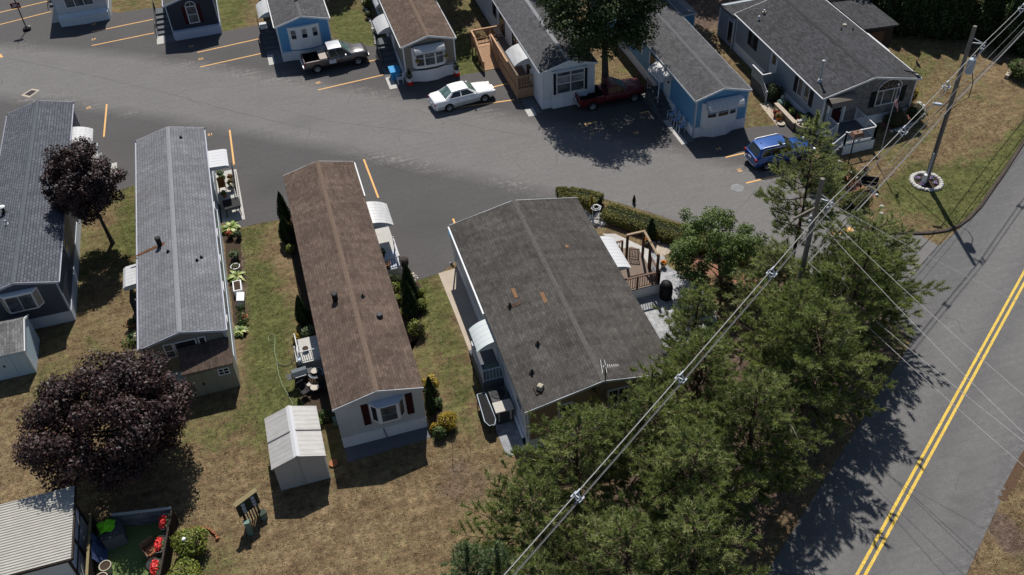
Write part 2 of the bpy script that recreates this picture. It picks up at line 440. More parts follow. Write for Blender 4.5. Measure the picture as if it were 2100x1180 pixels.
glass('car_glass', (0.012, 0.016, 0.016), 0.04); glass('car_glass_green', (0.085, 0.14, 0.125), 0.06)
pavers('paver_grey', (0.22, 0.23, 0.245), (0.37, 0.37, 0.38), (0.25, 0.25, 0.26), 0.42, 0.3)
foliage('needles_pine', (0.205, 0.240, 0.090), 0.55, 0.25, 0.35, 0.6, (0.38, 0.38, 0.18))
foliage('needles_grey', (0.25, 0.27, 0.14), 0.55, 0.25, 0.4, 0.5, (0.42, 0.42, 0.23))
foliage('needles_blue', (0.16, 0.215, 0.105), 0.5, 0.3, 0.25, 0.5, (0.19, 0.22, 0.13))
foliage('leaf_maroon', (0.034, 0.0165, 0.0175), 0.55, 0.38, 0.15, 0.5, (0.105, 0.048, 0.044))
foliage('leaf_green', (0.100, 0.145, 0.040), 0.55, 0.22, 0.25, 0.5, (0.19, 0.235, 0.08))
foliage('leaf_dark', (0.040, 0.062, 0.020), 0.6, 0.2, 0.15, 0.5, (0.065, 0.085, 0.03))
foliage('leaf_arbor', (0.030, 0.052, 0.015), 0.6, 0.2, 0.15, 0.5, (0.062, 0.09, 0.025))
foliage('leaf_yew', (0.150, 0.150, 0.042), 0.6, 0.2, 0.2, 0.5, (0.27, 0.225, 0.075))
foliage('leaf_lime', (0.15, 0.185, 0.03), 0.55, 0.25, 0.25, 0.5, (0.30, 0.29, 0.055))
foliage('leaf_gold', (0.34, 0.24, 0.022), 0.55, 0.25, 0.2, 0.5, (0.52, 0.38, 0.05))
foliage('leaf_hosta', (0.20, 0.285, 0.06), 0.45, 0.35, 0.2, 0.6, (0.46, 0.47, 0.19))
foliage('leaf_plant', (0.05, 0.095, 0.028), 0.5, 0.3, 0.2, 0.5, (0.12, 0.17, 0.05))
foliage('petal_red', (0.60, 0.02, 0.02), 0.5, 0.3, 0.15, 0.3, (0.80, 0.09, 0.07))
foliage('petal_coral', (0.42, 0.12, 0.05), 0.5, 0.3, 0.15, 0.5, (0.55, 0.24, 0.12))
foliage('petal_orange', (0.70, 0.20, 0.015), 0.5, 0.3, 0.15, 0.3, (0.85, 0.35, 0.03))
foliage('petal_white', (0.62, 0.56, 0.45), 0.6, 0.2, 0.15, 0.4, (0.72, 0.66, 0.48))
foliage('petal_purple', (0.20, 0.13, 0.32), 0.6, 0.2, 0.15, 0.4, (0.45, 0.35, 0.55))
foliage('grass_blade', (0.145, 0.125, 0.055), 0.8, 0.08, 0.15, 0.45, (0.29, 0.22, 0.13))

# value noise for ground attributes
def vnoise(x, y, s, seed=0):
    x = x / s; y = y / s; xi = np.floor(x).astype(int); yi = np.floor(y).astype(int); fx = x - xi; fy = y - yi
    fx = fx * fx * (3 - 2 * fx); fy = fy * fy * (3 - 2 * fy)
    def h(a, b):
        n = (a * 374761393 + b * 668265263 + seed * 974634777) & 0x7fffffff
        n = (n ^ (n >> 13)) * 1274126177 & 0x7fffffff
        return ((n ^ (n >> 16)) & 0xffff) / 65535.0
    return (h(xi, yi) * (1 - fx) + h(xi + 1, yi) * fx) * (1 - fy) + (h(xi, yi + 1) * (1 - fx) + h(xi + 1, yi + 1) * fx) * fy
def fbm(x, y, s, seed=0):
    return 0.5 * vnoise(x, y, s, seed) + 0.28 * vnoise(x, y, s / 2.1, seed + 1) + 0.22 * vnoise(x, y, s / 4.7, seed + 2)
def blob(x, y, cx, cy, rx, ry):
    return np.exp(-(((x - cx) / rx) ** 2 + ((y - cy) / ry) ** 2))

# ground material: dry straw / green grass / bare brown litter from vertex attributes, broken up by noise
k = NT('lawn'); k.set(0.97, 0, 0.08)
n_big = k.noise(0.5, 6, 0.65); n_mid = k.noise(0.85, 8, 0.75); n_fine = k.noise(4.5, 6, 0.78); n_hf = k.noise(13, 3, 0.65)
gsum = k.math('ADD', k.attr('green'), k.math('MULTIPLY', k.math('SUBTRACT', k.math('ADD', n_mid, k.math('MULTIPLY', n_fine, 0.7)), 0.85), 2.2))
straw = k.ramp(k.math('ADD', k.math('MULTIPLY', n_mid, 0.5), k.math('MULTIPLY', n_fine, 0.5)), [(0.38, (0.088, 0.058, 0.034)), (0.5, (0.172, 0.122, 0.068)), (0.62, (0.285, 0.215, 0.125))])
green = k.ramp(k.math('ADD', k.math('MULTIPLY', n_big, 0.4), k.math('MULTIPLY', n_fine, 0.6)), [(0.36, (0.048, 0.058, 0.020)), (0.5, (0.092, 0.100, 0.034)), (0.64, (0.155, 0.152, 0.060))])
base = k.mix(k.ramp(gsum, [(0.28, 0.0), (0.72, 1.0)]), straw, green)
dirt = k.ramp(n_fine, [(0.3, (0.060, 0.042, 0.033)), (0.55, (0.135, 0.095, 0.073)), (0.75, (0.22, 0.165, 0.13))])
dsum = k.math('ADD', k.attr('dirt'), k.math('MULTIPLY', k.math('SUBTRACT', n_mid, 0.5), 0.9))
base = k.mix(k.ramp(dsum, [(0.35, 0.0), (0.62, 1.0)]), base, dirt)
base = k.mix(1.0, base, k.ramp(k.noise(2.3, 5, 0.7), [(0.34, 0.66), (0.66, 1.32)]), 'MULTIPLY')
base = k.mix(1.0, base, k.ramp(k.noise(1.0, 5, 0.7, scl=(0.5, 2.0, 1, 0.25)), [(0.34, 0.8), (0.66, 1.2)]), 'MULTIPLY')
base = k.mix(1.0, base, k.ramp(n_hf, [(0.34, 0.74), (0.66, 1.26)]), 'MULTIPLY')
k.col(base)
k.bump(k.math('ADD', n_hf, k.math('MULTIPLY', n_fine, 0.8)), 1.0, 0.08); MATS['lawn'] = k.m

def asphalt(name, dark, light, scuff, rot, speck=0.16):
    k = NT(name); k.set(0.9, 0, 0.22)
    nb = k.noise(0.35, 5, 0.6); ns = k.noise(1.0, 6, 0.68, scl=(0.11, 0.75, 1, rot)); nf = k.noise(15, 3, 0.8); nm = k.noise(3.5, 5, 0.7)
    ns2 = k.noise(1.0, 5, 0.7, scl=(0.35, 2.8, 1, rot))
    wsum = k.math('ADD', k.attr('wear'), k.math('MULTIPLY', k.math('SUBTRACT', ns, 0.5), 0.45))
    c = k.mix(k.ramp(wsum, [(0.15, 0.0), (0.85, 1.0)]), dark, light)
    c = k.mix(1.0, c, k.ramp(nb, [(0.25, 0.94), (0.75, 1.05)]), 'MULTIPLY')
    c = k.mix(1.0, c, k.ramp(ns2, [(0.25, 0.92), (0.75, 1.06)]), 'MULTIPLY')
    c = k.mix(1.0, c, k.ramp(nm, [(0.25, 0.88), (0.75, 1.12)]), 'MULTIPLY')
    ss = k.math('MULTIPLY', k.attr('scuff'), k.ramp(k.math('ADD', k.math('MULTIPLY', ns2, 0.5), k.math('MULTIPLY', nm, 0.5)), [(0.5, 0.0), (0.66, 1.0)]))
    c = k.mix(ss, c, scuff)
    oil = k.math('MULTIPLY', k.attr('oil'), k.ramp(nm, [(0.35, 0.3), (0.6, 1.0)]))
    c = k.mix(oil, c, sc3(dark, 0.45))
    # hairline cracks
    vo = k.n('ShaderNodeTexVoronoi', feature='DISTANCE_TO_EDGE'); vo.inputs['Scale'].default_value = 0.22
    wv = k.n('ShaderNodeMapping'); k.l(k.obj(), wv.inputs[0])
    wn = k.n('ShaderNodeVectorMath', operation='ADD'); nz = k.n('ShaderNodeTexNoise'); nz.inputs['Scale'].default_value = 0.8; nz.inputs['Detail'].default_value = 5
    k.l(k.obj(), nz.inputs['Vector']); k.l(wv.outputs[0], wn.inputs[0]); k.l(nz.outputs['Color'], wn.inputs[1]); k.l(wn.outputs[0], vo.inputs['Vector'])
    crack = k.math('MULTIPLY', k.ramp(vo.outputs['Distance'], [(0.0, 1.0), (0.007, 0.0)]), k.ramp(nb, [(0.5, 0.0), (0.62, 0.55)]))
    c = k.mix(crack, c, sc3(dark, 0.4))
    c = k.mix(1.0, c, k.ramp(nf, [(0.3, 1 - speck), (0.7, 1 + speck)]), 'MULTIPLY')
    k.col(c); k.bump(nf, 0.35, 0.01); MATS[name] = k.m
asphalt('asphalt_park', (0.077, 0.073, 0.073), (0.142, 0.137, 0.133), (0.27, 0.25, 0.235), math.radians(40))
asphalt('asphalt_main', (0.102, 0.101, 0.102), (0.132, 0.129, 0.127), (0.19, 0.18, 0.175), math.radians(-35), 0.2)
k = NT('marking_yellow'); k.set(0.75, 0, 0.2)
k.col(k.mix(k.ramp(k.noise(14, 4, 0.7), [(0.40, 0.0), (0.54, 1.0)]), (0.38, 0.28, 0.11), k.ramp(k.noise(2, 4), [(0.3, (0.62, 0.40, 0.035)), (0.7, (0.76, 0.53, 0.07))]))); MATS['marking_yellow'] = k.m

def sheet(name, poly, z, mat, step=0.6, attrs=None, kind='structure'):
    """flat polygon cut into a grid so it can carry vertex attributes"""
    bm = bmesh.new()
    vs = [bm.verts.new((p[0], p[1], z)) for p in poly]; f = bm.faces.new(vs)
    if f.normal.z < 0: f.normal_flip()
    if step:
        xs = [p[0] for p in poly]; ys = [p[1] for p in poly]
        for ax, lo, hi in ((0, min(xs), max(xs)), (1, min(ys), max(ys))):
            t = lo + step
            while t < hi:
                co = (t, 0, 0) if ax == 0 else (0, t, 0); no = (1, 0, 0) if ax == 0 else (0, 1, 0)
                bmesh.ops.bisect_plane(bm, geom=bm.verts[:] + bm.edges[:] + bm.faces[:], plane_co=co, plane_no=no); t += step
    bmesh.ops.triangulate(bm, faces=[f for f in bm.faces if len(f.verts) > 4])
    bmesh.ops.recalc_face_normals(bm, faces=bm.faces)
    me = bpy.data.meshes.new(name); bm.to_mesh(me); bm.free()
    if sum(p.normal.z for p in me.polygons) < 0: me.flip_normals()
    me.materials.append(MATS[mat])
    if attrs:
        co = np.zeros(len(me.vertices) * 3, np.float32); me.vertices.foreach_get('co', co); co = co.reshape(-1, 3)
        for an, fn in attrs.items():
            a = me.attributes.new(an, 'FLOAT', 'POINT'); a.data.foreach_set('value', np.clip(fn(co[:, 0].astype(float), co[:, 1].astype(float)), 0, 1.5).astype(np.float32))
    o = bpy.data.objects.new(name, me); COL.objects.link(o)
    if kind: o['kind'] = kind
    return o

def pxy(*pts, z=0.0): return [tuple(P(a, b, z)[:2]) for a, b in pts]
def jag(poly, amp, step, seed):
    """resample a polygon outline and wobble it"""
    r = random.Random(seed); out = []
    for i in range(len(poly)):
        a = Vector(poly[i]); b = Vector(poly[(i + 1) % len(poly)]); n = max(1, int((b - a).length / step))
        for j in range(n):
            p = a.lerp(b, j / n); out.append((p.x + r.uniform(-amp, amp), p.y + r.uniform(-amp, amp)))
    return out
def polydist(x, y, pts):
    d = np.full(x.shape, 1e9)
    for (ax, ay), (bx, by) in zip(pts[:-1], pts[1:]):
        vx, vy = bx - ax, by - ay; t = np.clip(((x - ax) * vx + (y - ay) * vy) / (vx * vx + vy * vy), 0, 1)
        d = np.minimum(d, np.hypot(x - ax - t * vx, y - ay - t * vy))
    return d

# ------------------------------------------------------------------ ground sheet
G_FN = []
def build_ground():
    xs = np.concatenate([[-2500, -900, -350, -150, -80, -50], np.arange(-34, 62.01, 0.6), [80, 120, 200, 400, 1000, 2500]])
    ys = np.concatenate([[-2500, -800, -300, -100, -40, 0], np.arange(6, 104.01, 0.6), [120, 150, 220, 420, 1100, 3000]])
    X, Y = np.meshgrid(xs, ys); nx, ny = len(xs), len(ys)
    co = np.stack([X.ravel(), Y.ravel(), np.zeros(X.size)], 1)
    idx = np.arange(nx * ny).reshape(ny, nx)
    q = np.stack([idx[:-1, :-1], idx[:-1, 1:], idx[1:, 1:], idx[1:, :-1]], -1).reshape(-1, 4)
    me = bpy.data.meshes.new('ground'); me.from_pydata(co.tolist(), [], q.tolist()); me.materials.append(MATS['lawn'])
    x, y = co[:, 0], co[:, 1]
    g = 0.32 + 0.9 * (fbm(x, y, 6.0, 3) - 0.5)
    g += 0.75 * blob(x, y, -4.6, 43, 1.1, 8.5) + 0.35 * blob(x, y, -3.4, 40, 1.2, 9) + 0.45 * blob(x, y, -11.6, 54, 1.0, 5) + 0.45 * blob(x, y, 6.0, 41, 1.2, 3.5) + 0.3 * blob(x, y, 5.6, 36, 1.2, 5)
    g += 0.5 * blob(x, y, -14.5, 41, 3.0, 2.5) + 0.4 * blob(x, y, -6.5, 35.3, 3.5, 1.6) + 0.3 * blob(x, y, -8, 27.5, 2, 1.5)
    g += 0.55 * blob(x, y, -3.2, 84, 1.6, 5) + 0.75 * blob(x, y, 7.2, 77.5, 2.0, 4.5) + 0.85 * blob(x, y, 15.0, 69, 1.6, 4) + 0.3 * blob(x, y, -12, 91, 2, 4)
    g += 0.75 * blob(x, y, 40.5, 39.5, 3.2, 2.3) + 0.5 * blob(x, y, 37.8, 41.0, 2.4, 2.0) + 0.5 * blob(x, y, 44, 41.0, 4.5, 1.5) + 0.3 * blob(x, y, 44.8, 52.5, 1.2, 2.5)
    g += 0.6 * np.exp(-(polydist(x, y, pxy((1960, 452), (2005, 415), (2090, 290), (2160, 190))) / 0.9) ** 2)
    g -= 0.12 * blob(x, y, 46.0, 47.0, 3.0, 4.0) + 0.35 * blob(x, y, -1.0, 27.5, 5, 2.5)
    d = 0.9 * np.clip(1.25 - np.abs((x - 20) * 0.565 - (y - 27.2) * 0.825) / 5.2, 0, 1) * (x > 4) * (x < 31) * (y < 36.5)
    d += 0.45 * np.clip(fbm(x, y, 5.0, 21) * 3.0 - 1.75, 0, 1)
    d += 0.5 * blob(x, y, 4.6, 28.0, 2.0, 3.0) + 0.45 * blob(x, y, -7.5, 31.8, 1.5, 0.8) + 0.4 * blob(x, y, -3.0, 39, 0.5, 8)
    d += 0.5 * blob(x, y, 32.3, 53, 0.8, 4) + 0.8 * np.clip((y - 62) / 6, 0, 1) * (x > 32) + 0.4 * blob(x, y, 20.5, 66, 3, 3)
    d += 0.5 * blob(x, y, -5.4, 47, 0.5, 6) + 0.9 * blob(x, y, 27.5, 17.0, 1.0, 1.5)
    G_FN.append((x, y, g, d, nx, ny))
    for an, val in (('green', g), ('dirt', d)):
        a = me.attributes.new(an, 'FLOAT', 'POINT'); a.data.foreach_set('value', np.clip(val, 0, 1.3).astype(np.float32))
    o = bpy.data.objects.new('ground', me); COL.objects.link(o); o['kind'] = 'structure'

# ------------------------------------------------------------------ park road + stalls, one asphalt sheet
ROAD_MID = pxy((-200, 128), (200, 160), (500, 205), (800, 258), (1100, 315), (1400, 385), (1650, 455), (1850, 530))
park_poly = pxy((-260, 160), (-260, 420), (-40, 420), (110, 392), (240, 392), (282, 379), (390, 440), (492, 467), (578, 450), (690, 560), (838, 582), (905, 560), (1000, 480), (1135, 410), (1200, 398), (1300, 425), (1420, 465), (1600, 532), (1700, 590), (1800, 640), (1925, 505), (1880, 478), (1815, 475), (1750, 440), (1700, 408), (1655, 365), (1640, 330), (1690, 300), (1700, 268), (1610, 248), (1585, 258), (1530, 262), (1470, 270), (1370, 190), (1335, 182), (1230, 186), (1150, 190), (1085, 165), (1040, 138), (930, 158), (900, 140), (850, 140), (770, 95), (735, 93), (690, 80), (600, 90), (545, 60), (530, 52), (455, 66), (440, 40), (360, 50), (318, 15), (243, 27), (170, 10), (120, -20), (60, -60), (-260, -20))
park_poly = jag(park_poly, 0.05, 0.7, 5)
def park_wear(x, y):
    dd = polydist(x, y, ROAD_MID); return np.clip(1.15 - np.maximum(dd - 2.4, 0) / 2.4, 0, 1) * 0.92 + 0.02
def park_scuff(x, y):
    dd = polydist(x, y, ROAD_MID); return np.exp(-((dd - 3.9) / 0.75) ** 2) * np.clip(fbm(x, y, 3.5, 9) * 3.2 - 1.35, 0, 1)
def park_oil(x, y):
    o = np.zeros(x.shape)
    for px_, py_, r in ((350, 118, 1.5), (470, 110, 1.6), (560, 380, 1.7), (880, 460, 2.6), (820, 340, 1.5), (1000, 215, 1.6), (700, 175, 1.3), (270, 300, 1.6), (230, 85, 1.3), (620, 250, 1.2), (1290, 210, 1.6)):
        c = P(px_, py_); o += 0.28 * blob(x, y, c.x, c.y, r, r * 0.8)
    return o
sheet('park_road', park_poly, 0.004, 'asphalt_park', 0.5, {'wear': park_wear, 'scuff': park_scuff, 'oil': park_oil})

# main road
RC = [Vector(p) for p in pxy((1760, 1190), (1940, 862), (2100, 570))]
rd = (RC[2] - RC[0]).normalized()
ROADC = [RC[0] - rd * 60] + RC + [RC[2] + rd * 80]
def offset_line(line, off):
    out = []
    for i, p in enumerate(line):
        d = (line[min(i + 1, len(line) - 1)] - line[max(i - 1, 0)]).normalized(); out.append(p + Vector((-d.y, d.x)) * off)
    return out
EL = offset_line(ROADC, 3.45); ER = offset_line(ROADC, -3.75)
jl = pxy((1925, 505), (1972, 466), (2010, 425), (2100, 292))
main_poly = [tuple(p) for p in ER] + [tuple(EL[-1])] + [(jl[3][0] + 20, jl[3][1] + 13.5), jl[3], jl[2], jl[1], jl[0], tuple(P(1800, 640)[:2])] + [tuple(EL[2] + (EL[3] - EL[2]) * 0.35), tuple(EL[1]), tuple(EL[0])]
lane_l = [tuple(p) for p in offset_line(ROADC, 1.6)]; lane_r = [tuple(p) for p in offset_line(ROADC, -1.9)]; edge_r = [tuple(p) for p in ER]
def main_wear(x, y):
    return 0.75 * np.exp(-(np.minimum(polydist(x, y, lane_l), polydist(x, y, lane_r)) / 1.0) ** 2) + 0.25
def main_scuff(x, y): return np.exp(-(polydist(x, y, edge_r) / 0.35) ** 2) * 1.0 + 0.1 * np.ones(x.shape)
def main_oil(x, y):
    o = np.zeros(x.shape)
    for (px_, py_, rx, ry) in ((1975, 1020, 0.32, 0.9), (1962, 1070, 0.25, 0.8), (2075, 775, 0.4, 0.5), (1990, 960, 0.3, 0.7)):
        c = P(px_, py_); ca, sa = math.cos(0.6), math.sin(0.6); u = (x - c.x) * ca + (y - c.y) * sa; v = -(x - c.x) * sa + (y - c.y) * ca
        o += 0.6 * np.exp(-(u / ry) ** 2 - (v / rx) ** 2)
    return o
sheet('main_road', main_poly, 0.009, 'asphalt_main', 0.6, {'wear': main_wear, 'scuff': main_scuff, 'oil': main_oil})
def strip(name, a, b, wd, z, mat, kind='structure', step=0):
    a = Vector(a[:2]); b = Vector(b[:2]); d = (b - a).normalized(); n = Vector((-d.y, d.x)) * wd / 2
    return sheet(name, [tuple(a + n), tuple(b + n), tuple(b - n), tuple(a - n)], z, mat, step, None, kind)
for off in (-0.15, 0.15):
    L1 = offset_line(ROADC, off + 0.07); L2 = offset_line(ROADC, off - 0.07)
    sheet('centre_line', [tuple(p) for p in L1] + [tuple(p) for p in reversed(L2)], 0.014, 'marking_yellow', 0)
# stall lines (pixel ends surveyed from the photograph)
for a, b in (((219, 214), (213, 281)), ((471, 267), (480, 338)), ((746, 327), (776, 406)), ((652, 185), (786, 154)), ((410, 138), (536, 110)), ((188, 94), (316, 68)), ((188, 66), (314, 40)), ((405, 108), (531, 80)), ((930, 222), (1055, 205)), ((990, 184), (1040, 172)), ((1488, 323), (1665, 283)), ((1530, 376), (1600, 359)), ((-60, 66), (105, 24)), ((-60, 40), (105, 1)), ((1198, 256), (1224, 250)), ((1312, 233), (1329, 229)), ((929, 449), (938, 472)), ((752, 127), (772, 123)), ((640, 116), (700, 103))):
    strip('stall_line', P(*a), P(*b), 0.13, 0.009, 'marking_orange')
sheet('stop_bar', pxy((-40, 112), (2, 111), (7, 118), (-40, 121)), 0.009, 'marking_orange', 0)
sheet('crossing_mark', pxy((1700, 476), (1745, 466), (1752, 474), (1704, 485)), 0.0095, 'marking_orange', 0)
def flat_text(name, body, loc, size, rz, mat, parent=None, kind=None, rot=None):
    c = bpy.data.curves.new(name, 'FONT'); c.body = body; c.size = size; c.align_x = 'CENTER'; c.align_y = 'CENTER'
    c.offset = 0.02 * size
    t = bpy.data.objects.new('tmp', c); COL.objects.link(t)
    bpy.context.view_layer.update()
    me = bpy.data.meshes.new_from_object(t.evaluated_get(bpy.context.evaluated_depsgraph_get()))
    bpy.data.objects.remove(t); bpy.data.curves.remove(c)
    me.name = name; me.materials.clear(); me.materials.append(MATS[mat])
    o = bpy.data.objects.new(name, me); COL.objects.link(o)
    o.location = loc; o.rotation_euler = rot if rot else (0, 0, rz)
    if parent is not None: o.parent = parent
    if kind: o['kind'] = kind
    return o
for body, (x, y), rz in (('27', (192, 81), 0), ('22', (412, 121), 0), ('26', (392, 95), 0), ('20', (652, 170), 0), ('16', (1304, 273), 0), ('17', (1214, 275), 0), ('18', (1516, 349), -PI / 2), ('14', (1473, 306), 0), ('25', (182, 221), PI / 2), ('21', (431, 276), 0), ('28', (192, 50), 0)):
    p = P(x, y, 0.009); flat_text('stall_number', body, p, 0.42, rz, 'marking_orange', kind='structure')

# kerb of the corner lawn
kl = [P(*q) for q in ((1815, 476), (1868, 480), (1905, 479), (1940, 474), (1966, 464), (1985, 450), (2010, 425), (2055, 360), (2100, 291), (2160, 205))]
mb = MB(); prof = [(-0.14, 0.0), (-0.1, 0.1), (0.0, 0.12), (0.1, 0.1), (0.15, 0.0)]
rings = []
for i, p in enumerate(kl):
    d = (kl[min(i + 1, len(kl) - 1)] - kl[max(i - 1, 0)]).normalized(); n = Vector((-d.y, d.x, 0))
    rings.append([p + n * a + Vector((0, 0, b)) for a, b in prof])
plain('kerb_asphalt', (0.075, 0.062, 0.052), 0.95, var=0.35, scale=3, spec=0.1)
mb.loft(rings, 'kerb_asphalt', False, False); mb.build('kerb')['kind'] = 'structure'
# leaf litter gathered along the far edge of the main road
lit = []
for i in range(1, 40):
    t = i / 40.0; c = ER[1].lerp(ER[2], 0.70 + 0.3 * t) if i < 12 else ER[2].lerp(ER[3], (i - 12) / 28)
    lit.append(c)
plain('leaf_litter', (0.105, 0.066, 0.043), 0.97, var=0.5, scale=12, spec=0.05, bump=0.8)
rr = random.Random(4); ed1 = []; ed2 = []
for c in lit:
    n = Vector((0.565, -0.825)); ed1.append(tuple(c + n * rr.uniform(-0.22, 0.02))); ed2.append(tuple(c + n * rr.uniform(0.12, 0.4)))
sheet('leaf_litter', ed1 + ed2[::-1], 0.013, 'leaf_litter', 0)
build_ground()

plain('tar', (0.04, 0.039, 0.04), 0.8, var=0.2)
for ln in (((-30, 112), (80, 133), (200, 158), (330, 188), (470, 226), (600, 258), (700, 277)), ((560, 222), (680, 250), (780, 262), (900, 276)), ((300, 95), (360, 118), (430, 128)), ((720, 300), (800, 345), (900, 370)), ((850, 225), (980, 262), (1100, 282))):
    pts = [P(*q) for q in ln]; rr = random.Random(ln[0][0]); l1 = []; l2 = []
    for a, b in zip(pts[:-1], pts[1:]):
        n = max(2, int((b - a).length / 0.5)); dn = (b - a).normalized(); nn = Vector((-dn.y, dn.x, 0))
        for i in range(n):
            q = a.lerp(b, i / n) + nn * rr.uniform(-.05, .05); w_ = rr.uniform(.003, .014); l1.append(tuple((q + nn * w_)[:2])); l2.append(tuple((q - nn * w_)[:2]))
    sheet('tar_seam', l1 + l2[::-1], 0.0065, 'tar', 0)
# short dry and green blades over the lawns nearest the camera: nobody could count them
def inside(poly, x, y):
    c = np.zeros(x.shape, bool); n = len(poly)
    for i in range(n):
        (x1, y1), (x2, y2) = poly[i], poly[(i + 1) % n]
        c ^= ((y1 > y) != (y2 > y)) & (x < (x2 - x1) * (y - y1) / (y2 - y1 + 1e-12) + x1)
    return c
def build_grass():
    R = np.random.default_rng(8); n = 52000
    x = R.uniform(-20, 50, n); y = 15 + 47 * R.uniform(0, 1, n) ** 1.15
    ok = ~inside(park_poly, x, y) & ~inside(main_poly, x, y)
    for a, b, c, d in ((-19.6, 46.4, -14.9, 67), (-10.4, 37.8, -5.0, 60), (-2.9, 30.8, 4.8, 52.3), (6.2, 28.7, 20, 44), (-20, 26, -9.9, 31.4), (-4.6, 30.1, -2.1, 33.2), (-19.6, 42.7, -17, 45.5), (35, 46, 44, 62), (27.4, 51, 32, 62)):
        ok &= ~((x > a) & (x < c) & (y > b) & (y < d))
    X, Y, g, d, nx, ny = G_FN[0]
    # nearest ground vertex gives how green the lawn is there
    gx = np.unique(X); gy = np.unique(Y); ix = np.clip(np.searchsorted(gx, x), 0, nx - 1); iy = np.clip(np.searchsorted(gy, y), 0, ny - 1)
    gr = g.reshape(ny, nx)[iy, ix]; dt = d.reshape(ny, nx)[iy, ix]; ok &= (dt < 0.55) | (R.uniform(0, 1, n) < 0.25)
    x, y, gr = x[ok], y[ok], gr[ok]; m = len(x); V = []; T = []
    for k_ in range(3):
        az = R.uniform(0, 6.283, m); h = R.uniform(0.03, 0.085, m); L = R.uniform(0.02, 0.09, m); px_ = x + R.normal(0, .05, m); py_ = y + R.normal(0, .05, m); w_ = R.uniform(.012, .03, m)
        a = np.stack([px_ - w_ * np.sin(az), py_ + w_ * np.cos(az), np.zeros(m)], 1); b = np.stack([px_ + w_ * np.sin(az), py_ - w_ * np.cos(az), np.zeros(m)], 1); c = np.stack([px_ + L * np.cos(az), py_ + L * np.sin(az), h], 1)
        V.append(np.stack([a, b, c], 1)); T.append(np.clip(0.9 - 0.72 * gr + R.normal(0, .13, m), 0, 1))
    o = raw_mesh('grass', np.concatenate(V).reshape(-1, 3), 3, 'grass_blade', np.concatenate(T)); o['kind'] = 'stuff'
build_grass()
# ------------------------------------------------------------------ houses
def window(h, axis, pos, a0, a1, z0, z1, pane='pane_dark', frame='white_trim', nx=1, ny=1, fw=0.07, shut=None, name='window', sill=False, sw=0.34):
    """axis 'y-' front wall at y=pos, 'x+'/'x-' side walls at x=pos. pane is the part, frame its sub-part"""
    s = 1 if axis == 'x+' else -1
    def pt(a, z, d): return (a, pos - d, z) if axis == 'y-' else (pos + s * d, a, z)
    def bx(mb, a, b, c, d, e0, e1, m):
        p, q = pt(a, c, e0), pt(b, d, e1); mb.box(p[0], p[1], p[2], q[0], q[1], q[2], m)
    mb = MB(); bx(mb, a0, a1, z0, z1, 0.0, 0.022, pane); w = mb.build(name, h)
    fr = MB(); e = 0.05
    bx(fr, a0 - fw, a1 + fw, z1, z1 + fw, 0, e, frame); bx(fr, a0 - fw, a1 + fw, z0 - fw, z0, 0, e, frame)
    bx(fr, a0 - fw, a0, z0, z1, 0, e, frame); bx(fr, a1, a1 + fw, z0, z1, 0, e, frame)
    for i in range(1, nx):
        t = a0 + (a1 - a0) * i / nx; bx(fr, t - fw * 0.4, t + fw * 0.4, z0, z1, 0.022, e - 0.006, frame)
    for i in range(1, ny):
        t = z0 + (z1 - z0) * i / ny; bx(fr, a0, a1, t - fw * 0.35, t + fw * 0.35, 0.022, e - 0.01, frame)
    fr.build('frame', w)
    if sill:
        sl = MB(); bx(sl, a0 - fw * 1.5, a1 + fw * 1.5, z0 - fw - 0.05, z0 - fw, 0, 0.11, frame); sl.build('sill', w)
    if shut:
        for b0, b1 in ((a0 - fw - sw - 0.02, a0 - fw - 0.02), (a1 + fw + 0.02, a1 + fw + sw + 0.02)):
            m2 = MB(); bx(m2, b0, b1, z0 - fw, z1 + fw, 0, 0.035, shut)
            for j in range(3):
                t = z0 - fw + (z1 - z0 + 2 * fw) * j / 2; t = min(max(t, z0 - fw + 0.03), z1 + fw - 0.03); bx(m2, b0, b1, t - 0.03, t + 0.03, 0.035, 0.045, shut)
            m2.build('shutter', h)
    return w

def door(h, axis, pos, a0, a1, z0, z1, mat='white_trim', frame='white_trim', pane=True):
    s = 1 if axis == 'x+' else -1
    def bx(mb, a, b, c, d, e0, e1, m):
        if axis == 'y-': mb.box(a, pos - e0, c, b, pos - e1, d, m)
        else: mb.box(pos + s * e0, a, c, pos + s * e1, b, d, m)
    mb = MB(); bx(mb, a0, a1, z0, z1, 0, 0.035, mat); d = mb.build('door', h)
    fr = MB()
    bx(fr, a0 - 0.09, a0, z0, z1 + 0.09, 0, 0.055, frame); bx(fr, a1, a1 + 0.09, z0, z1 + 0.09, 0, 0.055, frame); bx(fr, a0, a1, z1, z1 + 0.09, 0, 0.055, frame); fr.build('frame', d)
    if pane:
        g = MB(); bx(g, a0 + 0.14, a1 - 0.14, z0 + 1.05, z1 - 0.18, 0.035, 0.045, 'pane_dark'); g.build('pane', d)
    hd = MB(); bx(hd, a1 - 0.1, a1 - 0.06, z0 + 0.95, z0 + 1.07, 0.035, 0.085, 'galvanised'); hd.build('handle', d)
    return d

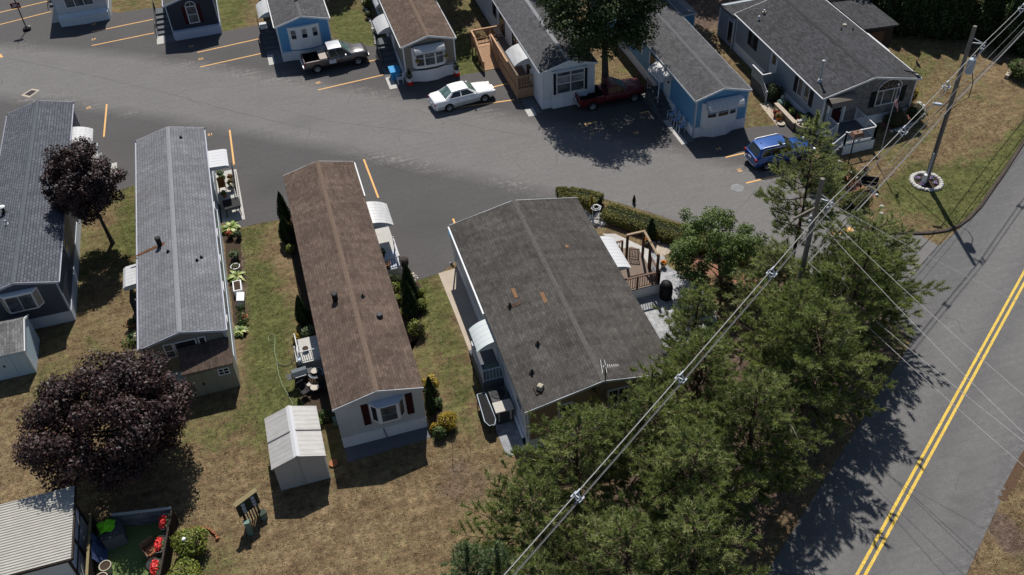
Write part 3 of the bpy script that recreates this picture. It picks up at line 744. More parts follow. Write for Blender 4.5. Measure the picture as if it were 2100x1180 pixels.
def house(label, x0, x1, y0, y1, wall, skirt, roof, ridge, trim, eave=3.2, rise=0.6, ov=0.13, group=None, front_wall=None, gutter=True, skirt_h=0.8, front_ov=0.1, wave=0.012):
    """x0..y1: roof outline. walls sit inside by the overhang"""
    h = thing('mobile_home', ((x0 + x1) / 2, (y0 + y1) / 2, 0), label, 'mobile home', group or 'mobile homes of the park')
    X0, X1, Y0, Y1 = x0 + ov, x1 - ov, y0 + front_ov, y1 - front_ov
    xm = (x0 + x1) / 2; zr = eave + rise; k = rise / (xm - x0)
    mb = MB()
    zt = eave - 0.04
    apex = zt + k * (xm - X0) - 0.03
    ring = [(X0, 0.7), (X1, 0.7), (X1, zt), (xm, apex), (X0, zt)]
    f = [(x, Y0, z) for x, z in ring]; b = [(x, Y1, z) for x, z in ring]
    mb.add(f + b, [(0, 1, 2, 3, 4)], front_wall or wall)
    mb.add(f + b, [(9, 8, 7, 6, 5), (1, 6, 7, 2), (5, 0, 4, 9)], wall)
    mb.build('wall', h)
    mb = MB(); mb.box(X0 - 0.03, Y0 - 0.03, 0, X1 + 0.03, Y1 + 0.03, skirt_h, skirt)
    mb.build('skirting', h)
    # roof: two slopes, subdivided a little so the planes are not dead flat
    rr = random.Random(int(abs(x0 * 31 + y0 * 17))); mb = MB()
    ns, nl = 4, max(6, int((y1 - y0) / 1.4))
    for side in (-1, 1):
        xe = x0 if side < 0 else x1
        top = []
        for i in range(ns + 1):
            row = []
            for j in range(nl + 1):
                t = i / ns; x = xe + (xm - xe) * t; z = eave + rise * t
                dz = rr.uniform(-wave, wave) if 0 < i < ns else 0.0
                row.append((x, y0 + (y1 - y0) * j / nl, z + dz))
            top.append(row)
        vs = [p for r in top for p in r]; n = nl + 1
        mb.add(vs, [(i * n + j, i * n + j + 1, (i + 1) * n + j + 1, (i + 1) * n + j) for i in range(ns) for j in range(nl)], roof)
        mb.add([(xe, y0, eave - 0.09), (xe, y1, eave - 0.09), (xm, y1, zr - 0.09), (xm, y0, zr - 0.09)], [(0, 1, 2, 3)], roof)
        for yy in (y0, y1):
            mb.add([(xe, yy, eave), (xm, yy, zr), (xm, yy, zr - 0.09), (xe, yy, eave - 0.09)], [(0, 1, 2, 3)], roof)
        mb.add([(xe, y0, eave), (xe, y1, eave), (xe, y1, eave - 0.09), (xe, y0, eave - 0.09)], [(0, 1, 2, 3)], roof)
    rf = mb.build('roof', h)
    mb = MB()
    n = int((y1 - y0) / 0.31)
    for side in (-1, 1):
        pr = []
        for i in range(n):
            ya, yb = y0 + (y1 - y0) * i / n, y0 + (y1 - y0) * (i + 1) / n
            zz = 0.011 + 0.006 * rr.random()
            mb.quad((xm, ya, zr + zz), (xm + side * 0.14, ya, zr - k * 0.14 + zz), (xm + side * 0.14, yb, zr - k * 0.14 + zz + 0.008), (xm, yb, zr + zz + 0.008), ridge)
    mb.build('ridge_cap', rf)
    # rake boards and eave boards
    th = 0.16
    for yy, s in ((y0, -1), (y1, 1)):
        mb = MB()
        for xe in (x0, x1):
            mb.add([(xe, yy + s * 0.003, eave - 0.005), (xm, yy + s * 0.003, zr - 0.005), (xm, yy + s * 0.003, zr - th), (xe, yy + s * 0.003, eave - th),
                    (xe, yy + s * 0.033, eave - 0.005), (xm, yy + s * 0.033, zr - 0.005), (xm, yy + s * 0.033, zr - th), (xe, yy + s * 0.033, eave - th)],
                   [(0, 1, 2, 3), (4, 7, 6, 5), (0, 4, 5, 1), (3, 2, 6, 7), (0, 3, 7, 4), (1, 5, 6, 2)], trim)
        mb.build('fascia', h)
    if gutter:
        for s, xe in ((-1, x0), (1, x1)):
            mb = MB(); a = xe + s * 0.004
            mb.extrude([(a, y0, eave - 0.02), (a, y0, eave - 0.13), (a + s * 0.07, y0, eave - 0.12), (a + s * 0.085, y0, eave - 0.025)], (0, y0 + 0.02, 0), (0, y1 - 0.02, 0), trim)
            mb.build('gutter', h)
    for xx in (X0, X1):
        s = -1 if xx == X0 else 1
        mb = MB(); mb.box(xx - s * 0.07, Y0 - 0.022, skirt_h, xx + s * 0.022, Y0 + 0.07, zt - 0.05, trim); mb.build('corner_trim', h)
        mb = MB(); mb.box(xx - s * 0.07, Y1 - 0.07, skirt_h, xx + s * 0.022, Y1 + 0.022, zt - 0.05, trim); mb.build('corner_trim', h)
    def zroof(x): return eave + rise * (1 - abs(x - xm) / (xm - x0))
    return h, rf, dict(X0=X0, X1=X1, Y0=Y0, Y1=Y1, xm=xm, zr=zr, eave=eave, z=zroof)

def roof_xy(H, px_, py_):
    """point on the roof seen at a pixel"""
    z = H['eave'] + 0.3
    for _ in range(6):
        p = P(px_, py_, z); z = H['z'](p.x)
    return Vector((p.x, p.y, z))
def vent_pipe(rf, H, q, h=0.35, r=0.045, mat='black_metal', base=0.16, cap=None):
    p = roof_xy(H, *q); mb = MB()
    mb.lathe(p, [(base, -0.06), (base, 0.02), (r * 1.6, 0.07), (r, 0.1), (r, h)], mat, 10)
    if cap: mb.lathe(p + Vector((0, 0, h)), [(r * 1.9, 0), (r * 2.2, 0.05), (r * 1.2, 0.11), (0.01, 0.12)], cap, 10)
    mb.build('vent_pipe', rf)
def chimney(rf, H, q, r=0.17, h=0.45, mat='black_metal', cap='black_metal'):
    p = roof_xy(H, *q); mb = MB(); mb.lathe(p, [(r, -0.1), (r, h), (r * 1.15, h + 0.02), (r * 1.15, h + 0.07), (r * 0.8, h + 0.10)], mat, 14)
    mb.build('chimney', rf)
def vent_box(rf, H, q, s=0.3, h=0.2, mat='galvanised', flash=None):
    p = roof_xy(H, *q); mb = MB(); 
    if flash: mb.obox(p + Vector((0, 0, 0.012)), (s * 2.0, s * 2.0, 0.02), 0, flash)
    mb.lathe(p, [(s * 0.72, -0.1), (s * 0.72, h * 0.6), (s * 0.6, h), (s * 0.3, h * 1.08)], mat, 4 if flash else 10)
    mb.build('roof_vent', rf)

def awning(h, side, xw, y0, y1, z, reach=1.25, drop=0.42, mat='white_awning_metal', name='awning', curved=True, n=10, under='white_trim'):
    """metal door awning on a side wall (x = xw); side +1 right, -1 left"""
    prof = []
    if curved:
        for i in range(n + 1):
            t = i / n; a = t * PI / 2
            prof.append((xw + side * reach * (0.62 * t + 0.38 * math.sin(a)), z - drop * (1 - math.cos(a)) ** 1.0))
    else:
        prof = [(xw, z), (xw + side * reach * 0.86, z - drop * 0.28), (xw + side * reach, z - drop * 0.55), (xw + side * reach, z - drop)]
    mb = MB()
    pts = [(a, y0, b) for a, b in prof]
    mb.extrude(pts, (0, y0, 0), (0, y1, 0), mat, cap=False)
    # end cheeks
    for yy in (y0, y1):
        poly = [(a, yy, b) for a, b in prof] + [(xw, yy, prof[-1][1])]
        mb.add(poly, [tuple(range(len(poly)))], mat)
    # seams
    k = max(3, int((y1 - y0) / 0.3))
    for i in range(k + 1):
        yy = y0 + (y1 - y0) * i / k
        mb.tube([(a, yy, b + 0.003) for a, b in prof], 0.004, mat, 3, False)
    o = mb.build(name, h)
    for yy in (y0 + 0.03, y1 - 0.03):
        mb = MB(); mb.tube([(prof[-1][0] - side * 0.03, yy, prof[-1][1]), (xw, yy, prof[-1][1] - 0.0)], 0.015, under, 5); mb.build('awning_bracket', o)
    return o
def front_awning(h, yw, x0, x1, z, reach=0.55, drop=0.4, mat='white_awning_metal', border='shutter_black'):
    prof = [(yw, z), (yw - reach * 0.35, z - drop * 0.12), (yw - reach * 0.7, z - drop * 0.38), (yw - reach * 0.92, z - drop * 0.68), (yw - reach, z - drop)]
    mb = MB(); mb.extrude([(x0, a, b) for a, b in prof], (x0, 0, 0), (x1, 0, 0), mat, cap=False)
    for xx in (x0, x1):
        poly = [(xx, a, b) for a, b in prof] + [(xx, yw, z - drop)]; mb.add(poly, [tuple(range(len(poly)))], mat)
    o = mb.build('awning', h)
    mb = MB()
    for xx in (x0, x1): mb.tube([(xx, a, b) for a, b in prof], 0.018, border, 5)
    for i in (0, 4): mb.tube([(x0, prof[i][0], prof[i][1]), (x1, prof[i][0], prof[i][1])], 0.018, border, 5)
    mb.build('awning_edge', o); return o

def steps(label, x0, x1, y0, y1, z, n, mat='step_grey', rail='black_metal', toward=-1, slab=None, name='porch_steps', cat='steps', landing=1.1, rails=(0, 1)):
    """landing at the far end (y1) with n steps down toward y0, handrails on both sides"""
    t = thing(name, ((x0 + x1) / 2, (y0 + y1) / 2, 0), label, cat)
    mb = MB(); yl = y1 - landing; mb.box(x0, yl, 0, x1, y1, z, mat); mb.build('landing', t)
    d = (yl - y0) / n
    for i in range(n):
        mb = MB(); mb.box(x0, yl - (i + 1) * d, 0, x1, yl - i * d - 0.002, z * (n - i) / (n + 1), mat); mb.build('step', t)
    for s in rails:
        xx = x0 + 0.03 if s == 0 else x1 - 0.03
        mb = MB(); hh = 0.85
        mb.tube([(xx, y1 - 0.03, z + hh), (xx, yl, z + hh), (xx, y0 + 0.05, hh)], 0.025, rail, 6)
        for i in range(9):
            f = i / 8; yy = yl + (y1 - 0.03 - yl) * f; mb.tube([(xx, yy, z), (xx, yy, z + hh)], 0.011, rail, 4)
        for i in range(6):
            f = i / 5; yy = y0 + 0.05 + (yl - y0 - 0.05) * f; zz = z * f; mb.tube([(xx, yy, zz * 0.9), (xx, yy, zz + hh)], 0.011, rail, 4)
        mb.build('railing', t)
    return t
def rail_run(mb, pts, h, post, mat, bal=None, gap=0.13, pw=0.09, top=(0.09, 0.045), balm=None, bottom=0.1):
    """posts, top rail, bottom rail and balusters along pts (z = floor)"""
    for i, p in enumerate(pts):
        mb.box(p[0] - pw / 2, p[1] - pw / 2, p[2], p[0] + pw / 2, p[1] + pw / 2, p[2] + h + 0.04, post)
    for a, b in zip(pts[:-1], pts[1:]):
        a = Vector(a); b = Vector(b)
        mb.bar(a + Vector((0, 0, h)), b + Vector((0, 0, h)), top[0], top[1], mat)
        mb.bar(a + Vector((0, 0, bottom)), b + Vector((0, 0, bottom)), 0.04, 0.05, mat)
        L = (b - a).length; n = int(L / gap)
        for i in range(1, n):
            q = a.lerp(b, i / n); mb.bar(q + Vector((0, 0, bottom)), q + Vector((0, 0, h)), 0.032, 0.032, balm or mat)
PIPES = 'white_trim'

# --- first house from the left in the near row (slate roof)
h, rf, H = house('mobile home with slate blue roof and dark walls at the left edge', -19.45, -14.92, 46.4, 67.0, 'siding_navy_grey', 'skirt_pale_blue', 'shingle_slate_blue', 'ridge_slate', 'grey_trim')
mb = MB()   # box bay window
mb.prism([(-18.3, 46.5), (-18.0, 46.12), (-16.45, 46.12), (-16.15, 46.5)], 1.8, 3.08, 'white_trim'); bay = mb.build('bay_window', h)
mb = MB(); mb.box(-17.93, 46.09, 1.92, -17.26, 46.12, 2.95, 'pane_grey'); mb.box(-17.2, 46.09, 1.92, -16.52, 46.12, 2.95, 'pane_grey'); mb.build('pane', bay)
for xa, xb in ((-16.404, -16.184), (-18.056, -18.276)):
    mb = MB(); mb.quad((xa, 46.124, 1.94), (xb, 46.414, 1.94), (xb, 46.414, 2.94), (xa, 46.124, 2.94), 'tan_board'); mb.build('blind', bay)
window(h, 'x+', H['X1'], 50.6, 51.5, 1.7, 2.8, 'pane_dark', 'grey_trim', 1, 2); window(h, 'x+', H['X1'], 57.2, 58.3, 1.7, 2.8, 'pane_dark', 'grey_trim', 1, 2)
door(h, 'x+', H['X1'], 62.2, 63.1, 0.9, 2.85)
awning(h, 1, H['X1'], 61.7, 63.75, 3.02, 1.45, 0.45)
vent_pipe(rf, H, (9, 436), 0.4, 0.09, 'black_metal', 0.2, 'white_trim'); vent_pipe(rf, H, (14, 460), 0.3, 0.05, 'galvanised', 0.14)
steps('low concrete steps under the curved white awning of the slate roofed home', -14.9, -13.6, 60.9, 63.4, 0.75, 3, 'concrete', 'white_trim', rails=(1,))
sheet('entry_slab', [(-14.8, 60.5), (-12.75, 60.5), (-12.75, 62.9), (-14.8, 62.9)], 0.012, 'concrete', 0)

# --- second: pale grey roof
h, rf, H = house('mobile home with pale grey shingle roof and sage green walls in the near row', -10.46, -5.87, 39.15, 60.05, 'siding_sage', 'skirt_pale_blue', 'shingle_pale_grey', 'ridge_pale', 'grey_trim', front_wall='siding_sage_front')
window(h, 'y-', H['Y0'], -9.22, -8.82, 2.05, 2.98, 'pane_grey', 'white_trim', 1, 2, 0.06); window(h, 'y-', H['Y0'], -8.66, -7.6, 2.5, 2.97, 'pane_dark', 'white_trim', 1, 1, 0.06); window(h, 'y-', H['Y0'], -7.38, -7.1, 2.5, 2.97, 'pane_dark', 'white_trim', 1, 1, 0.06)
mb = MB(); mb.box(-8.72, 39.2, 0.95, -8.66, 39.25, 2.4, 'white_trim'); mb.build('corner_board', h)
for a, b in ((41.3, 42.0), (44.0, 45.0), (46.8, 47.6), (49.3, 50.3), (52.2, 53.2)):
    window(h, 'x+', H['X1'], a, b, 1.75, 2.8, 'pane_grey', 'white_trim', 1, 2, 0.08)
door(h, 'x+', H['X1'], 55.4, 56.3, 0.9, 2.85); door(h, 'x-', H['X0'], 45.9, 46.8, 0.9, 2.85)
awning(h, 1, H['X1'], 55.2, 57.25, 3.05, 1.42, 0.3, 'white_bright', curved=False)
awning(h, -1, H['X0'], 45.3, 47.15, 2.75, 1.15, 0.42, 'white_awning_metal', curved=False)
chimney(rf, H, (328, 503), 0.155, 0.5)
for q in ((345, 517), (371, 283), (413, 529), (404, 535)): vent_pipe(rf, H, q, 0.16, 0.05, 'black_metal', 0.11)
# rust run below the chimney
mb = MB(); p = roof_xy(H, 328, 503); kz = 0.6 / 2.295
for (dx0, dx1, w0, w1, m) in ((-0.2, -1.9, 0.14, 0.05, 'rust'), (0.3, -0.15, 0.1, 0.18, 'rust')):
    mb.quad((p.x + dx0, p.y - w0, H['z'](p.x + dx0) + 0.012), (p.x + dx0, p.y + w0, H['z'](p.x + dx0) + 0.012), (p.x + dx1, p.y + w1 - 0.1, H['z'](p.x + dx1) + 0.012), (p.x + dx1, p.y - w1 - 0.1, H['z'](p.x + dx1) + 0.012), m)
mb.build('rust_stain', rf)
# lean-to shed on its front
t = thing('lean_to_shed', (-7.2, 38.5, 0), 'olive lean-to shed with small four pane window built against the pale grey roofed home', 'shed')
mb = MB(); x0, x1, ya, yb = -8.5, -5.93, 37.85, 39.17
mb.add([(x0, ya, 0), (x1, ya, 0), (x1, yb, 0), (x0, yb, 0), (x0, ya, 1.95), (x1, ya, 1.95), (x1, yb, 2.5), (x0, yb, 2.5)], [(0, 1, 5, 4), (1, 2, 6, 5), (3, 0, 4, 7), (2, 3, 7, 6)], 't111_olive'); mb.build('wall', t)
mb = MB(); mb.add([(x0 - .1, ya - .14, 1.93), (x1 + .06, ya - .14, 1.93), (x1 + .06, yb, 2.56), (x0 - .1, yb, 2.56), (x0 - .1, ya - .14, 2.0), (x1 + .06, ya - .14, 2.0), (x1 + .06, yb, 2.63), (x0 - .1, yb, 2.63)], [(0, 3, 2, 1), (4, 5, 6, 7), (0, 1, 5, 4), (1, 2, 6, 5), (3, 0, 4, 7), (2, 3, 7, 6)], 'shingle_brown'); mb.build('roof', t)
window(t, 'y-', ya, -6.75, -6.25, 1.25, 1.65, 'pane_dark', 'white_trim', 2, 2, 0.05)
mb = MB(); mb.box(-8.3, ya - 0.03, 0.1, -7.72, ya, 1.75, 't111_olive'); mb.box(-7.7, ya - 0.03, 0.1, -7.1, ya, 1.75, 't111_olive'); d = mb.build('door', t); mb = MB(); mb.box(-7.76, ya - 0.06, 0.8, -7.66, ya - 0.03, 0.95, 'black_metal'); mb.build('handle', d)

# --- third: brown roof
h, rf, H = house('mobile home with brown shingle roof and white bay window in the near row', -1.23, 3.42, 31.65, 52.35, 'siding_pale_grey', 'skirt_white', 'shingle_brown', 'ridge_brown', 'siding_pale_grey', gutter=False)
Y = H['Y0']
window_x = (0.62, 2.35)
mb = MB(); mb.prism([(0.56, Y), (0.95, Y - 0.42), (1.98, Y - 0.42), (2.36, Y)], 1.62, 2.9, 'white_trim'); bay = mb.build('bay_window', h)
mb = MB(); mb.add([(0.52, Y, 2.9), (0.93, Y - 0.46, 2.9), (2.0, Y - 0.46, 2.9), (2.4, Y, 2.9), (0.7, Y, 3.0), (2.22, Y, 3.0)], [(0, 1, 4), (1, 2, 5, 4), (2, 3, 5), (0, 3, 2, 1)], 'grey_trim'); mb.build('bay_roof', bay)
mb = MB(); mb.box(1.08, Y - 0.445, 1.75, 1.86, Y - 0.42, 2.2, 'pane_grey'); mb.box(1.08, Y - 0.445, 2.24, 1.86, Y - 0.42, 2.78, 'pane_grey'); mb.build('pane', bay)
for a, b in (((0.66, Y - 0.11), (0.87, Y - 0.335)), ((2.06, Y - 0.335), (2.26, Y - 0.11))):
    dx = -0.012 if a[0] < 1 else 0.012
    mb = MB(); mb.quad((a[0] + dx, a[1] - .012, 1.75), (b[0] + dx, b[1] - .012, 1.75), (b[0] + dx, b[1] - .012, 2.78), (a[0] + dx, a[1] - .012, 2.78), 'pane_dark'); mb.build('pane', bay)
for a in (0.16, 2.42):
    mb = MB(); mb.box(a, Y - 0.035, 1.35, a + 0.36, Y, 2.92, 'burgundy')
    for zz in (1.38, 2.1, 2.86): mb.box(a, Y - 0.047, zz, a + 0.36, Y - 0.035, zz + 0.06, 'burgundy')
    mb.build('shutter', h)
door(h, 'x+', H['X1'], 46.1, 47.0, 0.9, 2.85); awning(h, 1, H['X1'], 45.75, 48.0, 3.02, 1.4, 0.5); door(h, 'x-', H['X0'], 36.9, 37.8, 0.9, 2.85)
for a, b in ((34.2, 35.2), (37.4, 38.3), (41.0, 42.2), (49.2, 50.6)): window(h, 'x+', H['X1'], a, b, 1.75, 2.8, 'pane_dark', 'white_trim', 1, 2)
for a, b in ((33.5, 34.5), (40.5, 41.4), (44.8, 45.8), (49, 50)): window(h, 'x-', H['X0'], a, b, 1.75, 2.8, 'pane_dark', 'white_trim', 1, 2)
chimney(rf, H, (688, 616), 0.16, 0.42); vent_pipe(rf, H, (744, 609), 0.25, 0.04, 'black_metal', 0.13); vent_box(rf, H, (779, 650), 0.24, 0.2, 'dark_grey_metal')
mb = MB(); mb.box(3.42, 48.5, 3.02, 3.5, 52.3, 3.14, 'white_trim'); mb.build('gutter', h)
mb = MB(); mb.tube([(1.05, Y - 0.06, 0.78), (1.1, Y - 0.08, 0.4), (1.16, Y - 0.1, 0.02)], 0.02, 'black_plastic', 5); mb.build('cable', h)
mb = MB(); mb.box(-1.36, 32.5, 1.0, -1.14, 32.75, 1.45, 'utility_green'); mb.build('meter_box', h)

# --- fourth: charcoal double width roof
h, rf, H = house('wide mobile home with charcoal shingle roof and tan walls beside the pines', 7.76, 15.94, 28.46, 43.73, 'siding_pale_grey', 'skirt_white', 'shingle_charcoal', 'ridge_charcoal', 'siding_pale_grey', rise=0.85, ov=0.2, front_wall='siding_tan', gutter=False, wave=0.016)
Y = H['Y0']
window(h, 'y-', Y, 9.6, 10.22, 2.1, 2.9, 'pane_dark', 'white_trim', 1, 1, 0.07); window(h, 'y-', Y, 12.2, 13.2, 1.9, 3.0, 'pane_dark', 'white_trim', 2, 1, 0.08); window(h, 'y-', Y, 14.1, 14.9, 1.9, 2.9, 'pane_dark', 'white_trim', 1, 2, 0.07)
for a, b in ((29.6, 30.5), (36.9, 38.1), (40.2, 41.2)): window(h, 'x-', H['X0'], a, b, 1.75, 2.8, 'pane_dark', 'white_trim', 1, 2)
for a, b in ((31.2, 32.5), (41.8, 42.9)): window(h, 'x+', H['X1'], a, b, 1.75, 2.8, 'pane_dark', 'white_trim', 1, 2)
door(h, 'x-', H['X0'], 34.3, 35.2, 0.9, 2.85); door(h, 'x+', H['X1'], 38.1, 39.0, 0.9, 2.85)
awning(h, -1, H['X0'], 33.75, 35.55, 2.98, 1.2, 0.5, 'awning_mint'); awning(h, 1, H['X1'], 37.1, 40.0, 3.0, 1.15, 0.35, 'white_bright')
mb = MB(); mb.box(7.66, 35.8, 3.0, 7.76, 43.7, 3.14, 'white_trim'); mb.build('gutter', h)
mb = MB(); mb.tube([(7.72, 43.55, 3.05), (7.78, 43.6, 2.8), (7.9, 43.65, 0.3), (7.6, 43.9, 0.08)], 0.05, 'white_trim', 6); mb.build('downspout', h); mb = MB(); mb.tube([(7.84, 29.0, 2.95), (7.88, 28.9, 2.7), (7.9, 28.8, 0.3), (7.9, 28.4, 0.08)], 0.055, 'white_trim', 6); mb.build('downspout', h)
for q in ((1046, 629), (1103, 707), (1091, 765)): vent_pipe(rf, H, q, 0.32, 0.055, 'black_metal', 0.16)
vent_box(rf, H, (1108, 798), 0.3, 0.28, 'tan_pot', 'dark_wood')
for (a, b) in (((1051, 592), (1060, 611)), ((1110, 600), (1122, 620)), ((1161, 503), (1166, 508))):
    p, q = roof_xy(H, *a), roof_xy(H, *b); mb = MB(); w2 = 0.1
    mb.quad((p.x - w2, p.y, H['z'](p.x - w2) + 0.014), (p.x + w2, p.y, H['z'](p.x + w2) + 0.014), (p.x + w2, q.y, H['z'](p.x + w2) + 0.014), (p.x - w2, q.y, H['z'](p.x - w2) + 0.014), 'patch_orange'); mb.build('replaced_shingle', rf)
for q, r in (((1062, 623), 0.28), ((1046, 630), 0.33)):
    p = roof_xy(H, *q); mb = MB(); pts = []
    for i in range(14):
        a = i * 2 * PI / 14; rr_ = r * (0.6 + 0.5 * random.Random(i + int(r * 100)).random()); x_, y_ = p.x + rr_ * math.cos(a), p.y + rr_ * 0.6 * math.sin(a); pts.append((x_, y_, H['z'](x_) + 0.011))
    mb.add(pts, [tuple(range(14))], 'rust_faint' if 'rust_faint' in MATS else plain('rust_faint', (0.085, 0.058, 0.045), 0.95, var=0.4, scale=8, spec=0.1)); mb.build('rust_stain', rf)
H4 = H; RF4 = rf

# --- far row ----------------------------------------------------------
h, rf, H = house('mobile home with ashen roof and low pale skirt at the top left corner', -17.95, -13.35, 87.2, 106, 'siding_pale_grey', 'skirt_pale_blue', 'shingle_ashen', 'ridge_pale', 'grey_trim')
mb = MB(); Y = H['Y0']; mb.add([(-17.75, Y - 0.03, 1.0), (-13.5, Y - 0.03, 1.0), (-13.5, Y - 0.45, 0.75), (-15.5, Y - 0.6, 0.75), (-17.75, Y - 0.45, 0.75), (-17.75, Y - 0.45, 0), (-15.5, Y - 0.6, 0), (-13.5, Y - 0.45, 0)], [(0, 1, 2, 3, 4), (4, 3, 6, 5), (3, 2, 7, 6)], 'skirt_pale_blue'); mb.add([(-17.75, Y - .03, 1.0), (-17.75, Y - .45, .75), (-17.75, Y - .45, 0), (-17.75, Y - .03, 0), (-13.5, Y - .03, 1.0), (-13.5, Y - .45, .75), (-13.5, Y - .45, 0), (-13.5, Y - .03, 0)], [(0, 1, 2, 3), (4, 7, 6, 5)], 'skirt_pale_blue'); mb.build('bay_skirt', h)
window(h, 'y-', Y, -16.8, -14.5, 1.5, 2.8, 'pane_grey', 'white_trim', 3, 1)

h, rf, H = house('navy mobile home with arched window between burgundy shutters', -8.12, -3.82, 80.55, 100, 'siding_navy', 'skirt_pale_blue', 'shingle_grey', 'ridge_grey', 'grey_trim')
Y = H['Y0']; window(h, 'y-', Y, -6.33, -5.58, 1.3, 2.72, 'pane_grey', 'white_bright', 1, 2, 0.08, 'burgundy', sw=0.3)
mb = MB(); pts = [(-5.955 + 0.375 * math.cos(a * PI / 10), Y - 0.02, 2.8 + 0.36 * math.sin(a * PI / 10)) for a in range(11)]; mb.add(pts, [tuple(range(11))], 'pane_dark'); aw = mb.build('arched_window', h)
mb = MB(); mb.tube([(-5.955 + 0.42 * math.cos(a * PI / 10), Y - 0.03, 2.79 + 0.41 * math.sin(a * PI / 10)) for a in range(11)], 0.045, 'white_bright', 6); mb.tube([(-5.955, Y - 0.03, 2.8), (-5.955, Y - 0.03, 3.14)], 0.02, 'white_bright', 4); mb.build('frame', aw)
mb = MB(); mb.box(-7.95, Y - 0.28, 0.0, -3.95, Y - 0.035, 0.78, 'pale_lavender'); mb.build('bay_skirt', h)
door(h, 'x-', H['X0'], 83.2, 84.1, 0.9, 2.85)

h, rf, H = house('bright blue mobile home with three small windows in a white bay', 0.5, 5.0, 73.2, 93, 'siding_bright_blue', 'skirt_white', 'shingle_grey', 'ridge_grey', 'white_trim')
Y = H['Y0']; mb = MB(); mb.loft([[(1.45, Y, z), (1.55, Y - 0.15, z), (2.2, Y - 0.3, z), (3.3, Y - 0.3, z), (3.95, Y - 0.15, z), (4.05, Y, z)] for z in (0.98, 2.95)], 'white_trim', True); bay = mb.build('bay_window', h)
for a0, y_a, a1, y_b in ((1.68, Y - 0.182, 2.06, Y - 0.27), (2.55, Y - 0.302, 2.95, Y - 0.302), (3.44, Y - 0.27, 3.82, Y - 0.182)):
    mb = MB(); mb.quad((a0, y_a - .015, 1.95), (a1, y_b - .015, 1.95), (a1, y_b - .015, 2.3), (a0, y_a - .015, 2.3), 'pane_dark'); mb.quad((a0, y_a - .015, 2.33), (a1, y_b - .015, 2.33), (a1, y_b - .015, 2.7), (a0, y_a - .015, 2.7), 'pane_curtain'); mb.build('pane', bay)
mb = MB(); mb.tube([(0.65, Y - .04, 0.82), (1.45, Y - 0.08, 0.9), (2.4, Y - 0.36, 0.93), (3.1, Y - .36, 0.93), (4.05, Y - .08, 0.9), (4.87, Y - .04, 0.82)], 0.03, 'siding_bright_blue', 5); mb.build('trim_band', h)
mb = MB(); mb.loft([[(0.65, Y - .02, z), (1.5, Y - .04, z), (2.4, Y - .3, z), (3.1, Y - .3, z), (4.0, Y - .04, z), (4.86, Y - .02, z)] for z in (0.0, 0.9)], 'skirt_white', False, False); mb.build('bay_skirt', h)
door(h, 'x-', H['X0'], 76.6, 77.5, 0.9, 2.85); awning(h, -1, H['X0'], 76.6, 79.2, 3.0, 1.2, 0.45)
vent_box(rf, H, (607, 2), 0.2, 0.12, 'dark_grey_metal')

h, rf, H = house('taupe mobile home with brown shingle roof and an awning over its front bay', 9.53, 13.92, 66.25, 86, 'siding_taupe', 'skirt_white', 'shingle_brown', 'ridge_brown', 'white_trim')
Y = H['Y0']; mb = MB(); mb.loft([[(10.3, Y, z), (10.5, Y - 0.3, z), (11.2, Y - 0.42, z), (12.1, Y - 0.42, z), (12.8, Y - 0.3, z), (13.0, Y, z)] for z in (1.2, 2.95)], 'white_trim', True); bay = mb.build('bay_window', h)
for a0, ya_, a1, yb_ in ((10.58, Y - 0.33, 11.15, Y - 0.43), (11.27, Y - 0.435, 12.03, Y - 0.435), (12.15, Y - 0.43, 12.72, Y - 0.33)):
    mb = MB(); mb.quad((a0, ya_ - .015, 1.45), (a1, yb_ - .015, 1.45), (a1, yb_ - .015, 2.75), (a0, ya_ - .015, 2.75), 'pane_grey'); pn = mb.build('pane', bay)
    mb = MB(); mb.bar((a0, ya_ - .02, 2.1), (a1, yb_ - .02, 2.1), 0.03, 0.04, 'white_trim'); mb.build('frame', pn)
front_awning(h, Y - 0.2, 10.42, 12.9, 3.12, 0.62, 0.5)
mb = MB(); mb.tube([(9.7, Y - .05, 0.95), (10.4, Y - .12, 1.0), (11.2, Y - .44, 1.08), (12.1, Y - .44, 1.08), (12.9, Y - .12, 1.0), (13.75, Y - .05, 0.95)], 0.028, 'shutter_black', 5); mb.build('trim_band', h)
mb = MB(); mb.loft([[(9.68, Y - .02, z), (10.4, Y - .1, z), (11.2, Y - .4, z), (12.1, Y - .4, z), (12.9, Y - .1, z), (13.77, Y - .02, z)] for z in (0.0, 1.05)], 'skirt_white', False, False); mb.build('bay_skirt', h)
door(h, 'x-', H['X0'], 70.5, 71.4, 0.9, 2.85, 'white_trim'); awning(h, -1, H['X0'], 70.25, 72.7, 3.02, 1.3, 0.5)
awning(h, -1, H['X0'], 74.8, 76.2, 2.95, 0.6, 0.4)
window(h, 'x-', H['X0'], 75, 76, 1.75, 2.75, 'pane_dark', 'white_trim', 1, 2)

h, rf, H = house('white mobile home with a wide four pane window and a timber ramp at its side', 18.45, 22.9, 58.75, 80, 'siding_white', 'skirt_white', 'shingle_grey', 'ridge_pale', 'white_trim')
Y = H['Y0']; mb = MB(); mb.box(19.35, Y - 0.24, 0.0, 22.12, Y - 0.032, 0.82, 'skirt_white'); mb.build('bay_skirt', h)
mb = MB(); mb.box(19.35, Y - 0.24, 0.82, 22.12, Y - 0.002, 3.12, 'siding_white'); bay = mb.build('bay_window', h)
for a, b in ((19.72, 20.72), (20.8, 21.8)):
    for c, d, m in ((1.28, 2.0, 'pane_grey'), (2.06, 2.62, 'pane_curtain'), (2.7, 2.98, 'pane_grey')):
        mb = MB(); mb.box(a, Y - 0.262, c, b, Y - 0.24, d, m); mb.build('pane', bay)
mb = MB()
for zz in (1.2, 2.0, 2.62, 2.98): mb.box(19.64, Y - 0.285, zz, 21.88, Y - 0.24, zz + 0.075, 'white_bright')
